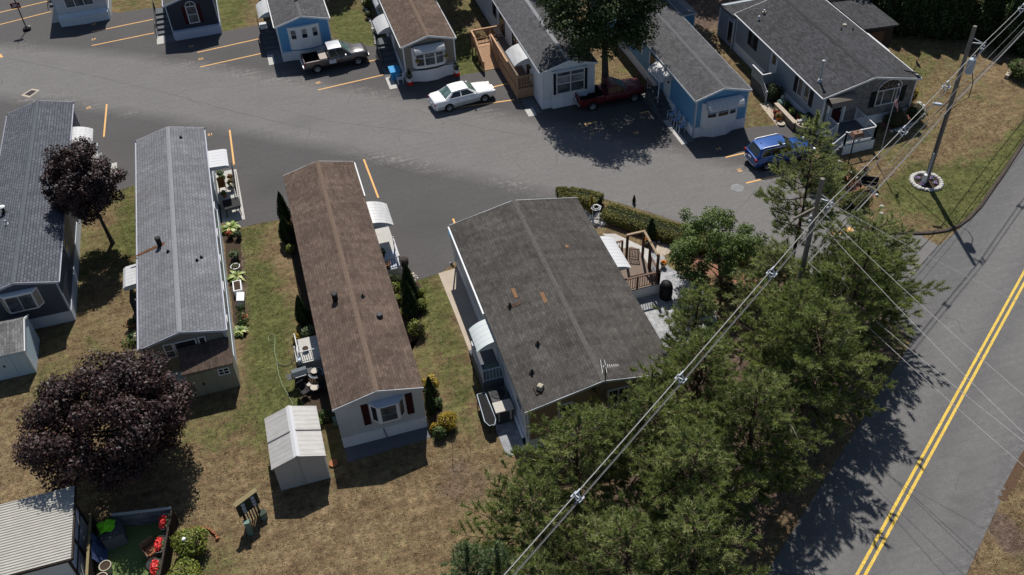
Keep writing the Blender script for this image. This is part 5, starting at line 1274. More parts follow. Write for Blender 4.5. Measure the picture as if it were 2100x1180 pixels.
def potted(label, loc, r=0.17, h=0.3, pot='tan_pot', plant='leaf_plant', bloom=None, seed=0, ph=0.3, name='potted_plant', cat='potted plant', group=None, n=90):
    t = thing(name, loc, label, cat, group); mb = MB()
    mb.lathe((0, 0, 0), [(r * 0.7, 0), (r * 0.95, h * 0.9), (r * 1.08, h * 0.9), (r * 1.08, h), (r * 0.9, h), (r * 0.88, h * 0.9)], pot, 14); p_ = mb.build('pot', t, world=False)
    mb = MB(); mb.lathe((0, 0, h * 0.90), [(r * 0.87, 0), (r * 0.87, 0.012)], 'soil', 12); mb.build('soil', t, world=False)
    if plant: flower_patch(t, 'leaves', (0, 0, h), (r * 1.4, r * 1.4, ph), n, 0.13, plant, seed)
    if bloom: flower_patch(t, 'flowers', (0, 0, h + 0.05), (r * 1.4, r * 1.4, ph), n // 2, 0.10, bloom, seed + 5)
    return t
def hedge(label, line, wd, ht, n, seed, mat='leaf_yew', name='hedge', size=0.085):
    R = np.random.default_rng(seed); pts = [Vector((p[0], p[1], 0)) for p in line]; t = thing(name, pts[len(pts) // 2], label, 'hedge')
    off = np.array(pts[len(pts) // 2]); mb = MB(); rings = []
    for i, p in enumerate(pts):
        d = (pts[min(i + 1, len(pts) - 1)] - pts[max(i - 1, 0)]).normalized(); nn = Vector((-d.y, d.x, 0)); k = 0.55 if i in (0, len(pts) - 1) else 1.0
        rings.append([p + nn * (wd * k * a) + Vector((0, 0, ht * (b if k == 1 else b * 0.9))) for a, b in ((-0.44, 0), (-0.46, 0.5), (-0.40, 0.86), (-0.2, 0.95), (0.2, 0.95), (0.40, 0.86), (0.46, 0.5), (0.44, 0))])
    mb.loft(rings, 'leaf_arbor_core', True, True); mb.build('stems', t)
    seg = np.array([(pts[i + 1] - pts[i]).length for i in range(len(pts) - 1)]); ci = R.choice(len(seg), n, p=seg / seg.sum()); u = R.uniform(0, 1, n)
    A = np.array([tuple(p) for p in pts]); q = A[ci] * (1 - u[:, None]) + A[ci + 1] * u[:, None]; d = A[ci + 1] - A[ci]; d /= np.linalg.norm(d, axis=1)[:, None]; nn = np.stack([-d[:, 1], d[:, 0], np.zeros(n)], 1)
    th = R.uniform(-0.15, PI + 0.15, n); ex = np.sign(np.cos(th)) * np.abs(np.cos(th)) ** 0.55 * 0.5; ez = np.clip(np.abs(np.sin(th)) ** 0.45, 0, 1)
    lump = 1 + 0.06 * np.sin(q[:, 0] * 3.1 + q[:, 1] * 2.3) + 0.05 * R.normal(size=n)
    endk = np.ones(n); 
    pos = q + nn * (wd * ex * lump)[:, None]; pos[:, 2] = np.maximum(0.03, ht * ez * lump * R.uniform(0.92, 1.05, n))
    nr = nn * ex[:, None] * 1.4 + np.array([0, 0, 0.8]) * ez[:, None] + 0.55 * R.normal(size=(n, 3)); nr /= np.linalg.norm(nr, axis=1)[:, None]
    raw_mesh('foliage', leaf_quads(R, pos, nr, size, 0.6) - off, 4, mat, np.clip(R.normal(0.42, 0.22, n) + 0.15 * np.sin(q[:, 0] * 1.7 + q[:, 1]), 0, 1), t); return t

# ------------------------------------------------------------------ trees
broadleaf('round maroon maple between the slate and pale grey roofs', (-12.95, 53.3, 0), (-13.2, 53.5, 4.9), (2.2, 2.2, 2.3), 95, (0.32, 0.85), 24000, 0.17, 'leaf_maroon', 'bark_grey', 0.13, 11, 'maroon maples in the yards', 'maple_tree', -0.75)
broadleaf('large dark maroon maple spreading over the lower left lawn', (-11.9, 34.6, 0), (-11.85, 34.3, 3.6), (3.7, 3.4, 2.55), 170, (0.38, 1.0), 58000, 0.165, 'leaf_maroon', 'bark_grey', 0.2, 12, 'maroon maples in the yards', 'maple_tree', -0.7)
broadleaf('tall dark green shade tree with bare trunk between the white and sky blue homes', (24.1, 59.9, 0), (23.9, 60.2, 7.2), (4.2, 4.1, 3.7), 120, (0.55, 1.3), 34000, 0.22, 'leaf_dark', 'bark_grey', 0.30, 13, None, 'shade_tree', -0.85, extra=[((24.8, 62.9, 5.2), (1.4, 1.3, .9)), ((26.9, 60.8, 6.0), (1.2, 1.2, .9)), ((27.3, 59.2, 7.3), (1.2, 1.2, .9)), ((25.1, 58.3, 4.9), (1.0, 1.0, .7)), ((22.4, 58.6, 5.2), (1.0, 1.0, .7)), ((20.6, 60.5, 7.0), (1.0, 1.0, .8)), ((23.5, 61.8, 4.6), (1.2, 1.2, .8))])
ap = P(1482, 602)
broadleaf('bright green fruit tree with forked trunk beside the grey paver patio', tuple(ap), (ap.x - 0.35, ap.y + 1.0, 2.85), (2.75, 2.4, 1.85), 105, (0.22, 0.6), 19000, 0.14, 'leaf_green', 'bark_brown', 0.12, 14, None, 'fruit_tree', -0.7, extra=[(np.array(P(1625, 470, 3.0)) * np.array([1, 1, 1]), np.array([.42, .42, .42])), (np.array(P(1560, 490, 3.0)), np.array([.5, .5, .45])), (np.array(P(1405, 440, 3.2)), np.array([.42, .42, .5])), (np.array(P(1472, 440, 3.2)), np.array([.45, .45, .5]))])

PINES = [((26.3, 35.2), 9.8, 2.6, 'tallest pine with a thin leaning top beside the blue car'), ((28.3, 31.5), 7.4, 3.8, 'broad pine reaching out over the main road near the corner kerb'),
         ((25.4, 28.7), 8.5, 3.5, 'pine standing just in front of the near utility pole'), ((21.9, 28.0), 7.6, 3.2, 'pine between the fruit tree and the road'),
         ((18.0, 31.0), 6.3, 2.0, 'slim pine at the end of the grey paver patio'), ((16.3, 27.3), 7.0, 3.0, 'pine leaning over the far corner of the charcoal roof'),
         ((21.5, 25.4), 8.9, 3.5, 'dense roadside pine throwing the longest shade on the tarmac'), ((12.7, 24.7), 7.0, 3.2, 'pine hiding the tan front wall of the charcoal roofed home'),
         ((16.9, 22.8), 8.3, 3.1, 'roadside pine in the lower middle of the row'), ((9.2, 24.9), 6.8, 3.0, 'pine at the left end of the row next to the paver strip'),
         ((13.0, 21.0), 7.8, 3.4, 'pine under the power line near the bottom edge'), ((6.3, 22.4), 5.8, 2.7, 'small pine on the bare needle littered ground'),
         ((9.0, 18.8), 7.2, 3.0, 'pine at the bottom edge below the power line'), ((11.9, 18.0), 7.2, 3.0, 'lowest roadside pine at the bottom of the picture'), ((23.9, 32.9), 5.4, 2.4, 'short bushy pine at the foot of the near utility pole'),
         ((4.9, 18.9), 5.6, 2.4, 'feathery pine at the bottom edge left of the power line')]
for i, ((x, y), hh, rr_, lab) in enumerate(PINES):
    pine(lab, (x, y, 0), hh, rr_, 100 + i, 'needles_grey' if i in (0, 1, 14) else 'needles_pine', dens=(0.95 if i == 0 else 1.05 if i == 1 else 1.35 if i in (2, 6, 8, 10) else 1.05), lean=((1.5, 2.6) if i == 0 else (random.Random(i).uniform(-.3, .3), random.Random(i + 9).uniform(-.3, .3))), spiky=(i == 0), low=0.38 if i == 0 else 0.2)
for i, (x, y, hh, rr_, lab) in enumerate(((3.0, 21.3, 4.0, 1.4, 'young blue green pine with an upright leader at the left end of the pine row'), (2.2, 19.6, 4.4, 1.5, 'young blue green pine at the very bottom of the dry lawn'), (4.1, 20.6, 4.6, 1.4, 'young blue green pine just right of its twin leaders'))):
    pine(lab, (x, y, 0), hh, rr_, 140 + i, 'needles_blue', group='young pines at the end of the row', spiky=True, low=0.12)

# dark evergreens and broadleaf trees closing the view at the top right, each one a tree
k0 = 0
for i, (px_, py_, r, hh) in enumerate(((1812, 60, 1.3, 5.0), (1850, 68, 1.3, 5.2), (1888, 70, 1.4, 5.4), (1925, 74, 1.5, 5.2), (1962, 74, 1.4, 5.0), (2010, 80, 1.6, 5.5), (2062, 100, 1.6, 5.5), (2105, 110, 1.7, 6.0), (1870, 38, 1.6, 6.5), (1940, 40, 1.6, 6.5), (2050, 45, 1.8, 7.0), (1800, 22, 1.5, 6.0))):
    p = P(px_, py_); arborvitae(('dark evergreen number %s in the tall screen behind the dry lawn' % ['one', 'two', 'three'][0]) if False else 'dark conical evergreen in the shaded screen behind the dry lawn', (p.x, p.y, 0), r, hh, 2600, 200 + i, 'leaf_dark', 'dark evergreen screen behind the dry lawn', 0.24, 'evergreen_tree', 'conifer')
for i, (x, y, c, r, lab) in enumerate(((50.5, 68.5, 7.0, (4.5, 4, 4), 'dark leafy tree behind the evergreen screen at the top right'), (57.5, 63.5, 6.5, (4, 4, 4), 'leafy tree with sunlit top at the top right corner'), (39.0, 75.5, 5.5, (3.6, 3, 3), 'dark leafy tree behind the stone fronted home'), (34.2, 69.6, 7.3, (2.3, 3.6, 2.9), 'dark tree between the blue shed and the stone fronted home'))):
    broadleaf(lab, (x, y, 0), (x, y, c), r, 40, (0.9, 1.5), 9000, 0.32, 'leaf_dark', 'bark_grey', 0.25, 230 + i, None, 'leafy_tree', -0.7)
# trees beyond the top edge of the frame: only their shade reaches the lawns
for i, (x, y, c, r) in enumerate(((6.3, 88.5, 7, (2.8, 2.6, 2.6)), (16.5, 79.5, 7.0, (2.3, 5.2, 2.6)), (25, 75, 8, (3, 3, 3)))):
    broadleaf(['green tree behind the bright blue home', 'green tree between the taupe and white homes', 'green tree behind the shade tree'][i], (x, y, 0), (x, y, c), r, 34, (0.8, 1.3), 11000, 0.34, 'leaf_dark', 'bark_grey', 0.22, 250 + i, None, 'leafy_tree', -0.6)
# ------------------------------------------------------------------ vehicles (built facing +x, origin on the ground at the middle)
def ring_body(x, hw, zb, zs, zt, tuck=0.86):
    half = [(hw * tuck, zb), (hw * 0.97, zb + 0.10), (hw, zb + (zs - zb) * 0.5), (hw * 0.985, zs - 0.10), (hw * 0.94, zs - 0.02), (hw * 0.80, zs + (zt - zs) * 0.55), (hw * 0.42, zt)]
    return [(x, y, z) for y, z in half] + [(x, -y, z) for y, z in reversed(half)]
def facepan(mb, q, u0, u1, v0, v1, off, mat):
    """quad inset on the bilinear face q=(a,b,c,d) (a-b bottom, d-c top), pushed out along its normal"""
    a, b, c, d = [Vector(t) for t in q]
    def bl(u, v): return a.lerp(b, u).lerp(d.lerp(c, u), v)
    n = (b - a).cross(d - a).normalized()
    mb.add([bl(u0, v0) + n * off, bl(u1, v0) + n * off, bl(u1, v1) + n * off, bl(u0, v1) + n * off], [(0, 1, 2, 3)], mat)
def wheel(t, x, y, r, wd, rim='alloy'):
    s = 1 if y > 0 else -1; mb = MB(); vs = []
    def disc(prof, mat, mbx, n=20):
        rings = [[(x + rr_ * math.cos(k * 2 * PI / n), y + s * dd, r + rr_ * math.sin(k * 2 * PI / n)) for k in range(n)] for rr_, dd in prof]
        mbx.loft(rings, mat)
    disc([(r * 0.7, -wd), (r * 0.97, -wd), (r, -wd * 0.8), (r, -0.02), (r * 0.94, 0.0), (r * 0.64, -0.005), (r * 0.62, -0.04)], 'tyre', mb); w_ = mb.build('wheel', t, world=False, smooth=True)
    m2 = MB(); disc([(r * 0.63, -0.06), (r * 0.63, -0.005), (r * 0.57, -0.012), (r * 0.55, -0.04), (r * 0.2, -0.035), (r * 0.16, -0.01), (0.01, -0.008)], rim, m2)
    for i in range(5):
        a = i * 2 * PI / 5 + 0.3; p = Vector((x, y - s * 0.022, r)); e = Vector((math.cos(a), 0, math.sin(a))) * r * 0.57
        m2.bar(p + e * 0.2, p + e, 0.05, 0.03, rim)
    m2.build('rim', w_, world=False)
def arch(mb, x, y, r, s):
    n = 14; pts = [(x + r * math.cos(k * PI / (n - 1) * 1.0), y + s * 0.004, max(0.2, 0.32 + r * math.sin(k * PI / (n - 1)))) for k in range(n)]
    mb.add(pts, [tuple(range(n))], 'black_plastic')
def mirrors(t, x, hw, z, mat):
    for s in (-1, 1):
        mb = MB(); mb.obox((x, s * (hw + 0.09), z), (0.11, 0.2, 0.14), 0, mat); mb.build('mirror', t, world=False, bevel=0.025)

def sedan():
    t = thing('parked_car', (0, 0, 0), 'white four door saloon parked beside the timber ramp', 'car', 'parked vehicles')
    st = [(-2.52, .62, .36, .62, .68), (-2.48, .80, .24, .86, .90), (-2.3, .88, .2, .94, 1.0), (-1.6, .925, .19, .955, 1.03), (-0.9, .93, .18, .93, .98), (0.6, .93, .18, .91, .97), (1.0, .925, .19, .895, .99), (1.6, .90, .2, .85, .93), (2.2, .86, .22, .76, .82), (2.45, .76, .26, .68, .72), (2.52, .58, .32, .58, .62)]
    mb = MB(); mb.loft([ring_body(*s) for s in st], 'paint_white', True, True); b = mb.build('body', t, world=False, smooth=True)
    # shade on the white lower flanks, painted in as silver grey strips
    mb = MB()
    for s in (-1, 1):
        vs = []
        for (x, hw, zb, zs, zt) in st[2:9]: vs += [(x, s * (hw * 0.972 + .006), zb + .10), (x, s * (hw + .006), zb + (zs - zb) * 0.48)]
        mb.add(vs, [(2 * i, 2 * i + 2, 2 * i + 3, 2 * i + 1) for i in range(6)], 'paint_silver')
    mb.build('flank_shade', t, world=False, smooth=True)
    # greenhouse
    B = [(-1.72, -.80, .96), (1.05, -.82, .93), (1.05, .82, .93), (-1.72, .80, .96)]; T = [(-0.95, -.60, 1.40), (0.28, -.62, 1.40), (0.28, .62, 1.40), (-0.95, .60, 1.40)]
    mb = MB(); mb.add(B + T, [(0, 1, 5, 4), (1, 2, 6, 5), (2, 3, 7, 6), (3, 0, 4, 7), (4, 5, 6, 7)], 'paint_white'); mb.build('cabin', t, world=False, bevel=0.05, smooth=True)
    mb = MB(); vs = []
    for i in range(6):
        x = -1.0 + 1.33 * i / 5
        for j in range(7):
            y = -.60 + 1.2 * j / 6; vs.append((x, y, 1.405 + .045 * (1 - (2 * i / 5 - 1) ** 2) + .03 * (1 - (2 * j / 6 - 1) ** 2)))
    mb.add(vs, [(i * 7 + j, i * 7 + j + 1, (i + 1) * 7 + j + 1, (i + 1) * 7 + j) for i in range(5) for j in range(6)], 'paint_white'); mb.build('roof', t, world=False, smooth=True)
    mb = MB(); facepan(mb, (B[1], B[2], T[2], T[1]), .06, .94, .08, .95, .012, 'car_glass_green'); mb.build('windscreen', t, world=False)
    mb = MB(); facepan(mb, (B[3], B[0], T[0], T[3]), .07, .93, .1, .93, .012, 'car_glass_green'); mb.build('rear_window', t, world=False)
    for q in ((B[0], B[1], T[1], T[0]), (B[2], B[3], T[3], T[2])):
        f = q[0][1] < 0
        for u0, u1 in (((.12, .48), (.515, .90)) if f else ((.10, .485), (.52, .88))):
            mb = MB(); facepan(mb, q, u0, u1, .1, .88, .012, 'car_glass'); mb.build('side_window', t, world=False)
    for x in (-1.42, 1.5):
        for s in (-1, 1): mb = MB(); arch(mb, x, s * .925, .39, s); mb.build('wheel_arch', t, world=False)
    for x in (-1.42, 1.5):
        for s in (-1, 1): wheel(t, x, s * .945, .33, .2, 'alloy')
    for s in (-1, 1):
        mb = MB(); mb.obox((2.36, s * .60, .66), (.2, .34, .13), -s * .45, 'lamp_clear'); mb.build('headlight', t, world=False, bevel=.02)
        mb = MB(); mb.obox((-2.46, s * .62, .72), (.1, .42, .16), s * .2, 'tail_red'); mb.build('tail_light', t, world=False, bevel=.02)
        mb = MB(); mb.bar((-1.0, s * .957, .56), (1.05, s * .957, .55), .012, .05, 'paint_silver'); mb.build('side_moulding', t, world=False)
        for x in (-.72, .42):
            mb = MB(); mb.obox((x, s * .945, .80), (.18, .03, .035), 0, 'paint_silver'); mb.build('door_handle', t, world=False)
    mb = MB(); mb.loft([[(x, y, z) for y in (-.78, -.4, 0, .4, .78)] for x, z in ((-2.50, .48), (-2.56, .45), (-2.56, .32), (-2.48, .28))], 'paint_silver', False, False); mb.build('bumper', t, world=False)
    mb = MB(); mb.obox((-2.57, 0, .55), (.02, .32, .15), 0, 'plate_white'); mb.build('licence_plate', t, world=False)
    mb = MB(); mb.obox((2.5, 0, .6), (.06, .5, .12), 0, 'chrome'); mb.build('grille', t, world=False)
    mb = MB(); mb.lathe((-.9, .3, 1.43), [(.04, 0), (.02, .05), (.01, .06)], 'black_plastic', 8); mb.build('aerial', t, world=False)
    mirrors(t, .72, .88, .99, 'paint_white')
    return t

def pickup(label, paintm, cover=True, red=False, L=5.35):
    t = thing('pickup_truck', (0, 0, 0), label, 'pickup truck', 'parked vehicles')
    st = [(-2.66, .84, .52, .98, 1.0), (-2.6, .90, .48, 1.04, 1.06), (-0.62, .915, .42, 1.05, 1.07)]
    # bed as an open tray
    mb = MB(); W_ = .90; x0, x1 = -2.62, -.66
    out = [(x0, -W_), (x1, -W_), (x1, W_), (x0, W_)]; inn = [(x0 + .07, -W_ + .11), (x1 - .05, -W_ + .11), (x1 - .05, W_ - .11), (x0 + .07, W_ - .11)]
    vs = [(a, b * .95, .46) for a, b in out] + [(a, b, .66) for a, b in out] + [(a, b * .985, 1.06) for a, b in out] + [(a, b, 1.06) for a, b in inn]
    fs = [(i, (i + 1) % 4, 4 + (i + 1) % 4, 4 + i) for i in range(4)] + [(4 + i, 4 + (i + 1) % 4, 8 + (i + 1) % 4, 8 + i) for i in range(4)] + [(8 + i, 8 + (i + 1) % 4, 12 + (i + 1) % 4, 12 + i) for i in range(4)]
    mb.add(vs, fs, paintm); bed = mb.build('cargo_bed', t, world=False, smooth=True)
    mb = MB(); vs = [(a, b, 1.055) for a, b in inn] + [(a, b, .60) for a, b in inn]; mb.add(vs, [(i, 4 + i, 4 + (i + 1) % 4, (i + 1) % 4) for i in range(4)] + [(4, 5, 6, 7)], 'bed_liner')
    for i in range(7): mb.box(x0 + .1, -.7 + i * .22, .6, x1 - .08, -.62 + i * .22, .62, 'bed_liner')
    mb.build('bed_liner', bed, world=False)
    if cover:
        mb = MB(); mb.box(-1.32, -.80, 1.075, -.70, .80, 1.12, 'tan_board'); mb.build('bed_cover', t, world=False)
    for s in (-1, 1):
        mb = MB(); mb.box(-2.45, s * .80, 1.062, -1.4, s * .90, 1.085, 'tan_board' if not red else 'bed_liner'); mb.build('bed_rail', bed, world=False)
    # cab lower body and bonnet
    cs = [(-.64, .915, .42, 1.05, 1.08), (.2, .92, .4, 1.05, 1.08), (1.2, .92, .4, 1.05, 1.12), (1.3, .92, .4, 1.05, 1.17), (1.8, .92, .42, 1.04, 1.17), (2.3, .91, .44, 1.01, 1.13), (2.56, .86, .46, .96, 1.05), (2.66, .74, .5, .84, .90)]
    mb = MB(); mb.loft([ring_body(*q) for q in cs], paintm, True, True); mb.build('body', t, world=False, smooth=True)
    B = [(-.64, -.84, 1.06), (1.32, -.85, 1.06), (1.32, .85, 1.06), (-.64, .84, 1.06)]; xr = .60 if not red else .42; T = [(-.56, -.70, 1.74), (xr, -.71, 1.74), (xr, .71, 1.74), (-.56, .70, 1.74)]
    if red: B[0] = (-.40, -.82, 1.06); B[3] = (-.40, .82, 1.06); T[0] = (-.34, -.66, 1.62); T[3] = (-.34, .66, 1.62); T[1] = (xr, -.67, 1.62); T[2] = (xr, .67, 1.62)
    zr = T[0][2]
    mb = MB(); mb.add(B + T, [(0, 1, 5, 4), (1, 2, 6, 5), (2, 3, 7, 6), (3, 0, 4, 7), (4, 5, 6, 7)], paintm); mb.build('cabin', t, world=False, bevel=.05, smooth=True)
    mb = MB(); vs = []; xa, xb = T[0][0], T[1][0]
    for i in range(6):
        x = xa + .03 + (xb - xa - .06) * i / 5
        for j in range(15):
            y = -.67 + 1.34 * j / 14; vs.append((x, y, zr + .012 + .02 * (1 - (2 * i / 5 - 1) ** 2) + .02 * (1 - (2 * j / 14 - 1) ** 2) + (.014 if j in (3, 6, 8, 11) else 0)))
    mb.add(vs, [(i * 15 + j, i * 15 + j + 1, (i + 1) * 15 + j + 1, (i + 1) * 15 + j) for i in range(5) for j in range(14)], 'paint_silver' if not red else paintm); mb.build('roof', t, world=False, smooth=True)
    mb = MB(); facepan(mb, (B[1], B[2], T[2], T[1]), .05, .95, .06, .95, .012, 'car_glass_green'); mb.build('windscreen', t, world=False)
    mb = MB(); facepan(mb, (B[3], B[0], T[0], T[3]), .08, .92, .15, .9, .012, 'car_glass'); mb.build('rear_window', t, world=False)
    for q in ((B[0], B[1], T[1], T[0]), (B[2], B[3], T[3], T[2])):
        f = q[0][1] < 0
        for u0, u1 in (((.08, .42), (.48, .9)) if f else ((.10, .52), (.58, .92))):
            mb = MB(); facepan(mb, q, u0, u1, .1, .88, .012, 'car_glass'); mb.build('side_window', t, world=False)
    for x in (-1.68, 1.72):
        for s in (-1, 1): mb = MB(); arch(mb, x, s * (.92 if x > 0 else .905), .46, s); mb.build('wheel_arch', t, world=False)
    for x in (-1.68, 1.72):
        for s in (-1, 1): wheel(t, x, s * .945, .38, .24)
    for s in (-1, 1):
        mb = MB(); mb.obox((2.5, s * .66, .80), (.2, .30, .2), -s * .4, 'lamp_clear'); mb.build('headlight', t, world=False, bevel=.03)
        mb = MB(); mb.obox((-2.64, s * .82, .84), (.06, .15, .36), 0, 'tail_red'); mb.build('tail_light', t, world=False)
        for x in ((-.35, .38) if not red else (.1,)):
            mb = MB(); mb.obox((x, s * .935, .92), (.2, .03, .04), 0, 'black_plastic'); mb.build('door_handle', t, world=False)
        mb = MB(); mb.bar((-.6, s * .92, .44), (1.2, s * .92, .44), .1, .06, 'black_plastic'); mb.build('running_board', t, world=False)
    if not red:
        mb = MB(); mb.box(-.62, -.945, .62, -.06, -.925, .96, 'plate_white'); mb.build('door_panel', t, world=False)
    mb = MB(); mb.obox((2.68, 0, .56), (.12, 1.5, .2), 0, 'chrome' if not red else 'black_plastic'); mb.obox((-2.72, 0, .56), (.14, 1.6, .16), 0, 'chrome'); mb.build('bumper', t, world=False, bevel=.03)
    mb = MB(); mb.obox((2.66, 0, .76), (.06, .8, .18), 0, 'black_plastic'); mb.build('grille', t, world=False)
    mb = MB(); mb.obox((-2.71, 0, .72), (.02, .32, .15), 0, 'plate_white'); mb.build('licence_plate', t, world=False)
    mirrors(t, .78, .92, 1.16, 'chrome' if not red else paintm)
    return t

def suv():
    t = thing('parked_car', (0, 0, 0), 'blue estate car with roof rails and dark glass parked below the stone fronted home', 'car', 'parked vehicles')
    st = [(-2.3, .70, .44, .80, .84), (-2.26, .84, .34, .98, 1.0), (-2.1, .91, .3, 1.04, 1.06), (-1.4, .935, .28, 1.05, 1.08), (0, .94, .27, 1.02, 1.06), (.85, .94, .27, 1.01, 1.10), (1.4, .92, .28, .97, 1.06), (2.0, .88, .3, .90, .97), (2.26, .78, .34, .80, .85), (2.33, .60, .4, .66, .70)]
    mb = MB(); mb.loft([ring_body(*s) for s in st], 'paint_blue', True, True); mb.build('body', t, world=False, smooth=True)
    B = [(-2.2, -.83, 1.05), (1.0, -.84, 1.03), (1.0, .84, 1.03), (-2.2, .83, 1.05)]; T = [(-1.85, -.62, 1.62), (.15, -.66, 1.64), (.15, .66, 1.64), (-1.85, .62, 1.62)]
    mb = MB(); mb.add(B + T, [(0, 1, 5, 4), (1, 2, 6, 5), (2, 3, 7, 6), (3, 0, 4, 7), (4, 5, 6, 7)], 'paint_blue'); mb.build('cabin', t, world=False, bevel=.06, smooth=True)
    mb = MB(); vs = []
    for i in range(8):
        x = -1.92 + 2.08 * i / 7
        for j in range(7): y = -.60 + 1.2 * j / 6; vs.append((x, y, 1.635 + .05 * (1 - (2 * i / 7 - 1) ** 2) + .03 * (1 - (2 * j / 6 - 1) ** 2)))
    mb.add(vs, [(i * 7 + j, i * 7 + j + 1, (i + 1) * 7 + j + 1, (i + 1) * 7 + j) for i in range(7) for j in range(6)], 'paint_blue'); mb.build('roof', t, world=False, smooth=True)
    for s in (-1, 1):
        mb = MB(); mb.tube([(-1.75, s * .60, 1.66), (-1.6, s * .62, 1.72), (-.1, s * .63, 1.73), (.08, s * .63, 1.68)], .022, 'chrome', 6); mb.build('roof_rail', t, world=False)
    mb = MB(); facepan(mb, (B[1], B[2], T[2], T[1]), .06, .94, .06, .95, .012, 'car_glass'); mb.build('windscreen', t, world=False)
    mb = MB(); facepan(mb, (B[3], B[0], T[0], T[3]), .07, .93, .1, .92, .012, 'car_glass'); mb.build('rear_window', t, world=False)
    for q in ((B[0], B[1], T[1], T[0]), (B[2], B[3], T[3], T[2])):
        f = q[0][1] < 0
        for u0, u1 in (((.10, .32), (.345, .62), (.645, .92)) if f else ((.08, .355), (.38, .655), (.68, .9))):
            mb = MB(); facepan(mb, q, u0, u1, .1, .84, .012, 'car_glass'); mb.build('side_window', t, world=False)
        a, b, c, d = [Vector(v) for v in q]
        def bl(u, v): return a.lerp(b, u).lerp(d.lerp(c, u), v) + (b - a).cross(d - a).normalized() * .014
        mb = MB(); lo = [bl(u, .06) for u in (.08, .5, .93)]; hi = [bl(u, .88) for u in (.9, .5, .13)]
        mb.tube([bl(.07, .4)] + lo + hi + [bl(.07, .4)], .014, 'chrome', 4); mb.build('window_trim', t, world=False)
    for x in (-1.4, 1.42):
        for s in (-1, 1): mb = MB(); arch(mb, x, s * .935, .43, s); mb.build('wheel_arch', t, world=False)
    for x in (-1.4, 1.42):
        for s in (-1, 1): wheel(t, x, s * .955, .36, .22)
    for s in (-1, 1):
        mb = MB(); mb.obox((2.2, s * .66, .80), (.2, .32, .13), -s * .5, 'lamp_clear'); mb.build('headlight', t, world=False, bevel=.02)
        mb = MB(); mb.obox((-2.24, s * .70, .92), (.14, .36, .15), s * .3, 'tail_red'); mb.build('tail_light', t, world=False, bevel=.02)
        for x in (-.95, .1):
            mb = MB(); mb.obox((x, s * .95, .90), (.2, .03, .035), 0, 'chrome'); mb.build('door_handle', t, world=False)
    mb = MB(); mb.obox((-2.33, 0, .46), (.06, 1.3, .06), 0, 'chrome'); mb.build('bumper', t, world=False)
    mb = MB(); mb.obox((-2.33, 0, .78), (.02, .32, .15), 0, 'plate_white'); mb.build('licence_plate', t, world=False)
    mb = MB(); mb.lathe((-1.6, 0, 1.66), [(.06, 0), (.03, .07), (.01, .08)], 'black_plastic', 8); mb.build('aerial', t, world=False)
    mirrors(t, .72, .92, 1.10, 'paint_blue')
    return t
def put(t, p, rz): t.location = (p[0], p[1], 0.006); t.rotation_euler = (0, 0, rz)
def heading(a, b): d = P(*b) - P(*a); return math.atan2(d.y, d.x)
a, b = P(652, 152), P(735, 135); put(pickup('graphite pickup truck with tan bed cover parked by the bright blue home', 'paint_graphite'), ((a.x + b.x) / 2, (a.y + b.y) / 2 + 1.0), math.atan2(b.y - a.y, b.x - a.x))
a, b = P(919, 231), P(994, 211); put(sedan(), ((a.x + b.x) / 2 - .05, (a.y + b.y) / 2 + .96), math.atan2(b.y - a.y, b.x - a.x))
put(pickup('dark red pickup truck with empty bed parked in tree shade', 'paint_red', False, True), (23.75, 58.25), 0.02)
put(suv(), (32.05, 47.0), 0.0)
# ------------------------------------------------------------------ utility poles and wires
def utility_pole(base, top, label, xfmr=False, arm=None):
    t = thing('utility_pole', base, label, 'utility pole', 'wooden utility poles along the road')
    b, e = Vector(base), Vector(top); mb = MB(); mb.tube([b.lerp(e, i / 6) for i in range(7)], [0.165 - 0.055 * i / 6 for i in range(7)], 'pole_wood', 14); mb.build('pole', t, smooth=True)
    return t
R1, R2 = P(1900, 373), Vector((40.0, 41.45, 11.3))
d_road = (Vector((40.0, 41.45)) - Vector((24.0, 31.3))).normalized(); n_road = Vector((d_road.y, -d_road.x))   # n_road points to the main road
t = utility_pole((40.0, 41.4, 0), (40.0, 41.45, 11.3), 'tall utility pole with grey transformer standing in a ring of white stones')
mb = MB()
c = Vector((40.0, 41.4, 8.35)) + Vector((n_road.x, n_road.y, 0)) * 0.42
mb.lathe(c, [(0.2, 0), (0.23, 0.05), (0.23, 0.85), (0.19, 0.95), (0.1, 0.99)], 'hydro_grey', 16); mb.lathe(c + Vector((0.08, 0, 0.97)), [(0.05, 0), (0.07, 0.05), (0.045, 0.1), (0.06, 0.15), (0.03, 0.22)], 'porcelain', 8); mb.bar(c + Vector((0, 0, 0.7)), Vector((40, 41.4, 9.05)), 0.05, 0.06, 'galvanised'); mb.build('transformer', t)
mb = MB(); a = Vector((40.0, 41.4, 10.25)); q = a + Vector((n_road.x, n_road.y, 0)) * 0.75 + Vector((0, 0, 0.15)); mb.bar(a, q, 0.05, 0.07, 'galvanised'); mb.bar(a + Vector((0, 0, 0.35)), q, 0.03, 0.04, 'galvanised'); mb.build('bracket', t)
mb = MB()
for dz in (0.0, -0.22, -0.44):
    for dd in (-0.2, 0.2): mb.lathe(q + Vector((d_road.x * dd, d_road.y * dd, dz - 0.06)), [(0.03, 0), (0.065, 0.03), (0.035, 0.06), (0.06, 0.09), (0.03, 0.12)], 'porcelain', 8)
mb.bar(q + Vector((0, 0, 0.05)), q + Vector((0, 0, -0.5)), 0.04, 0.04, 'porcelain'); mb.build('insulator', t)
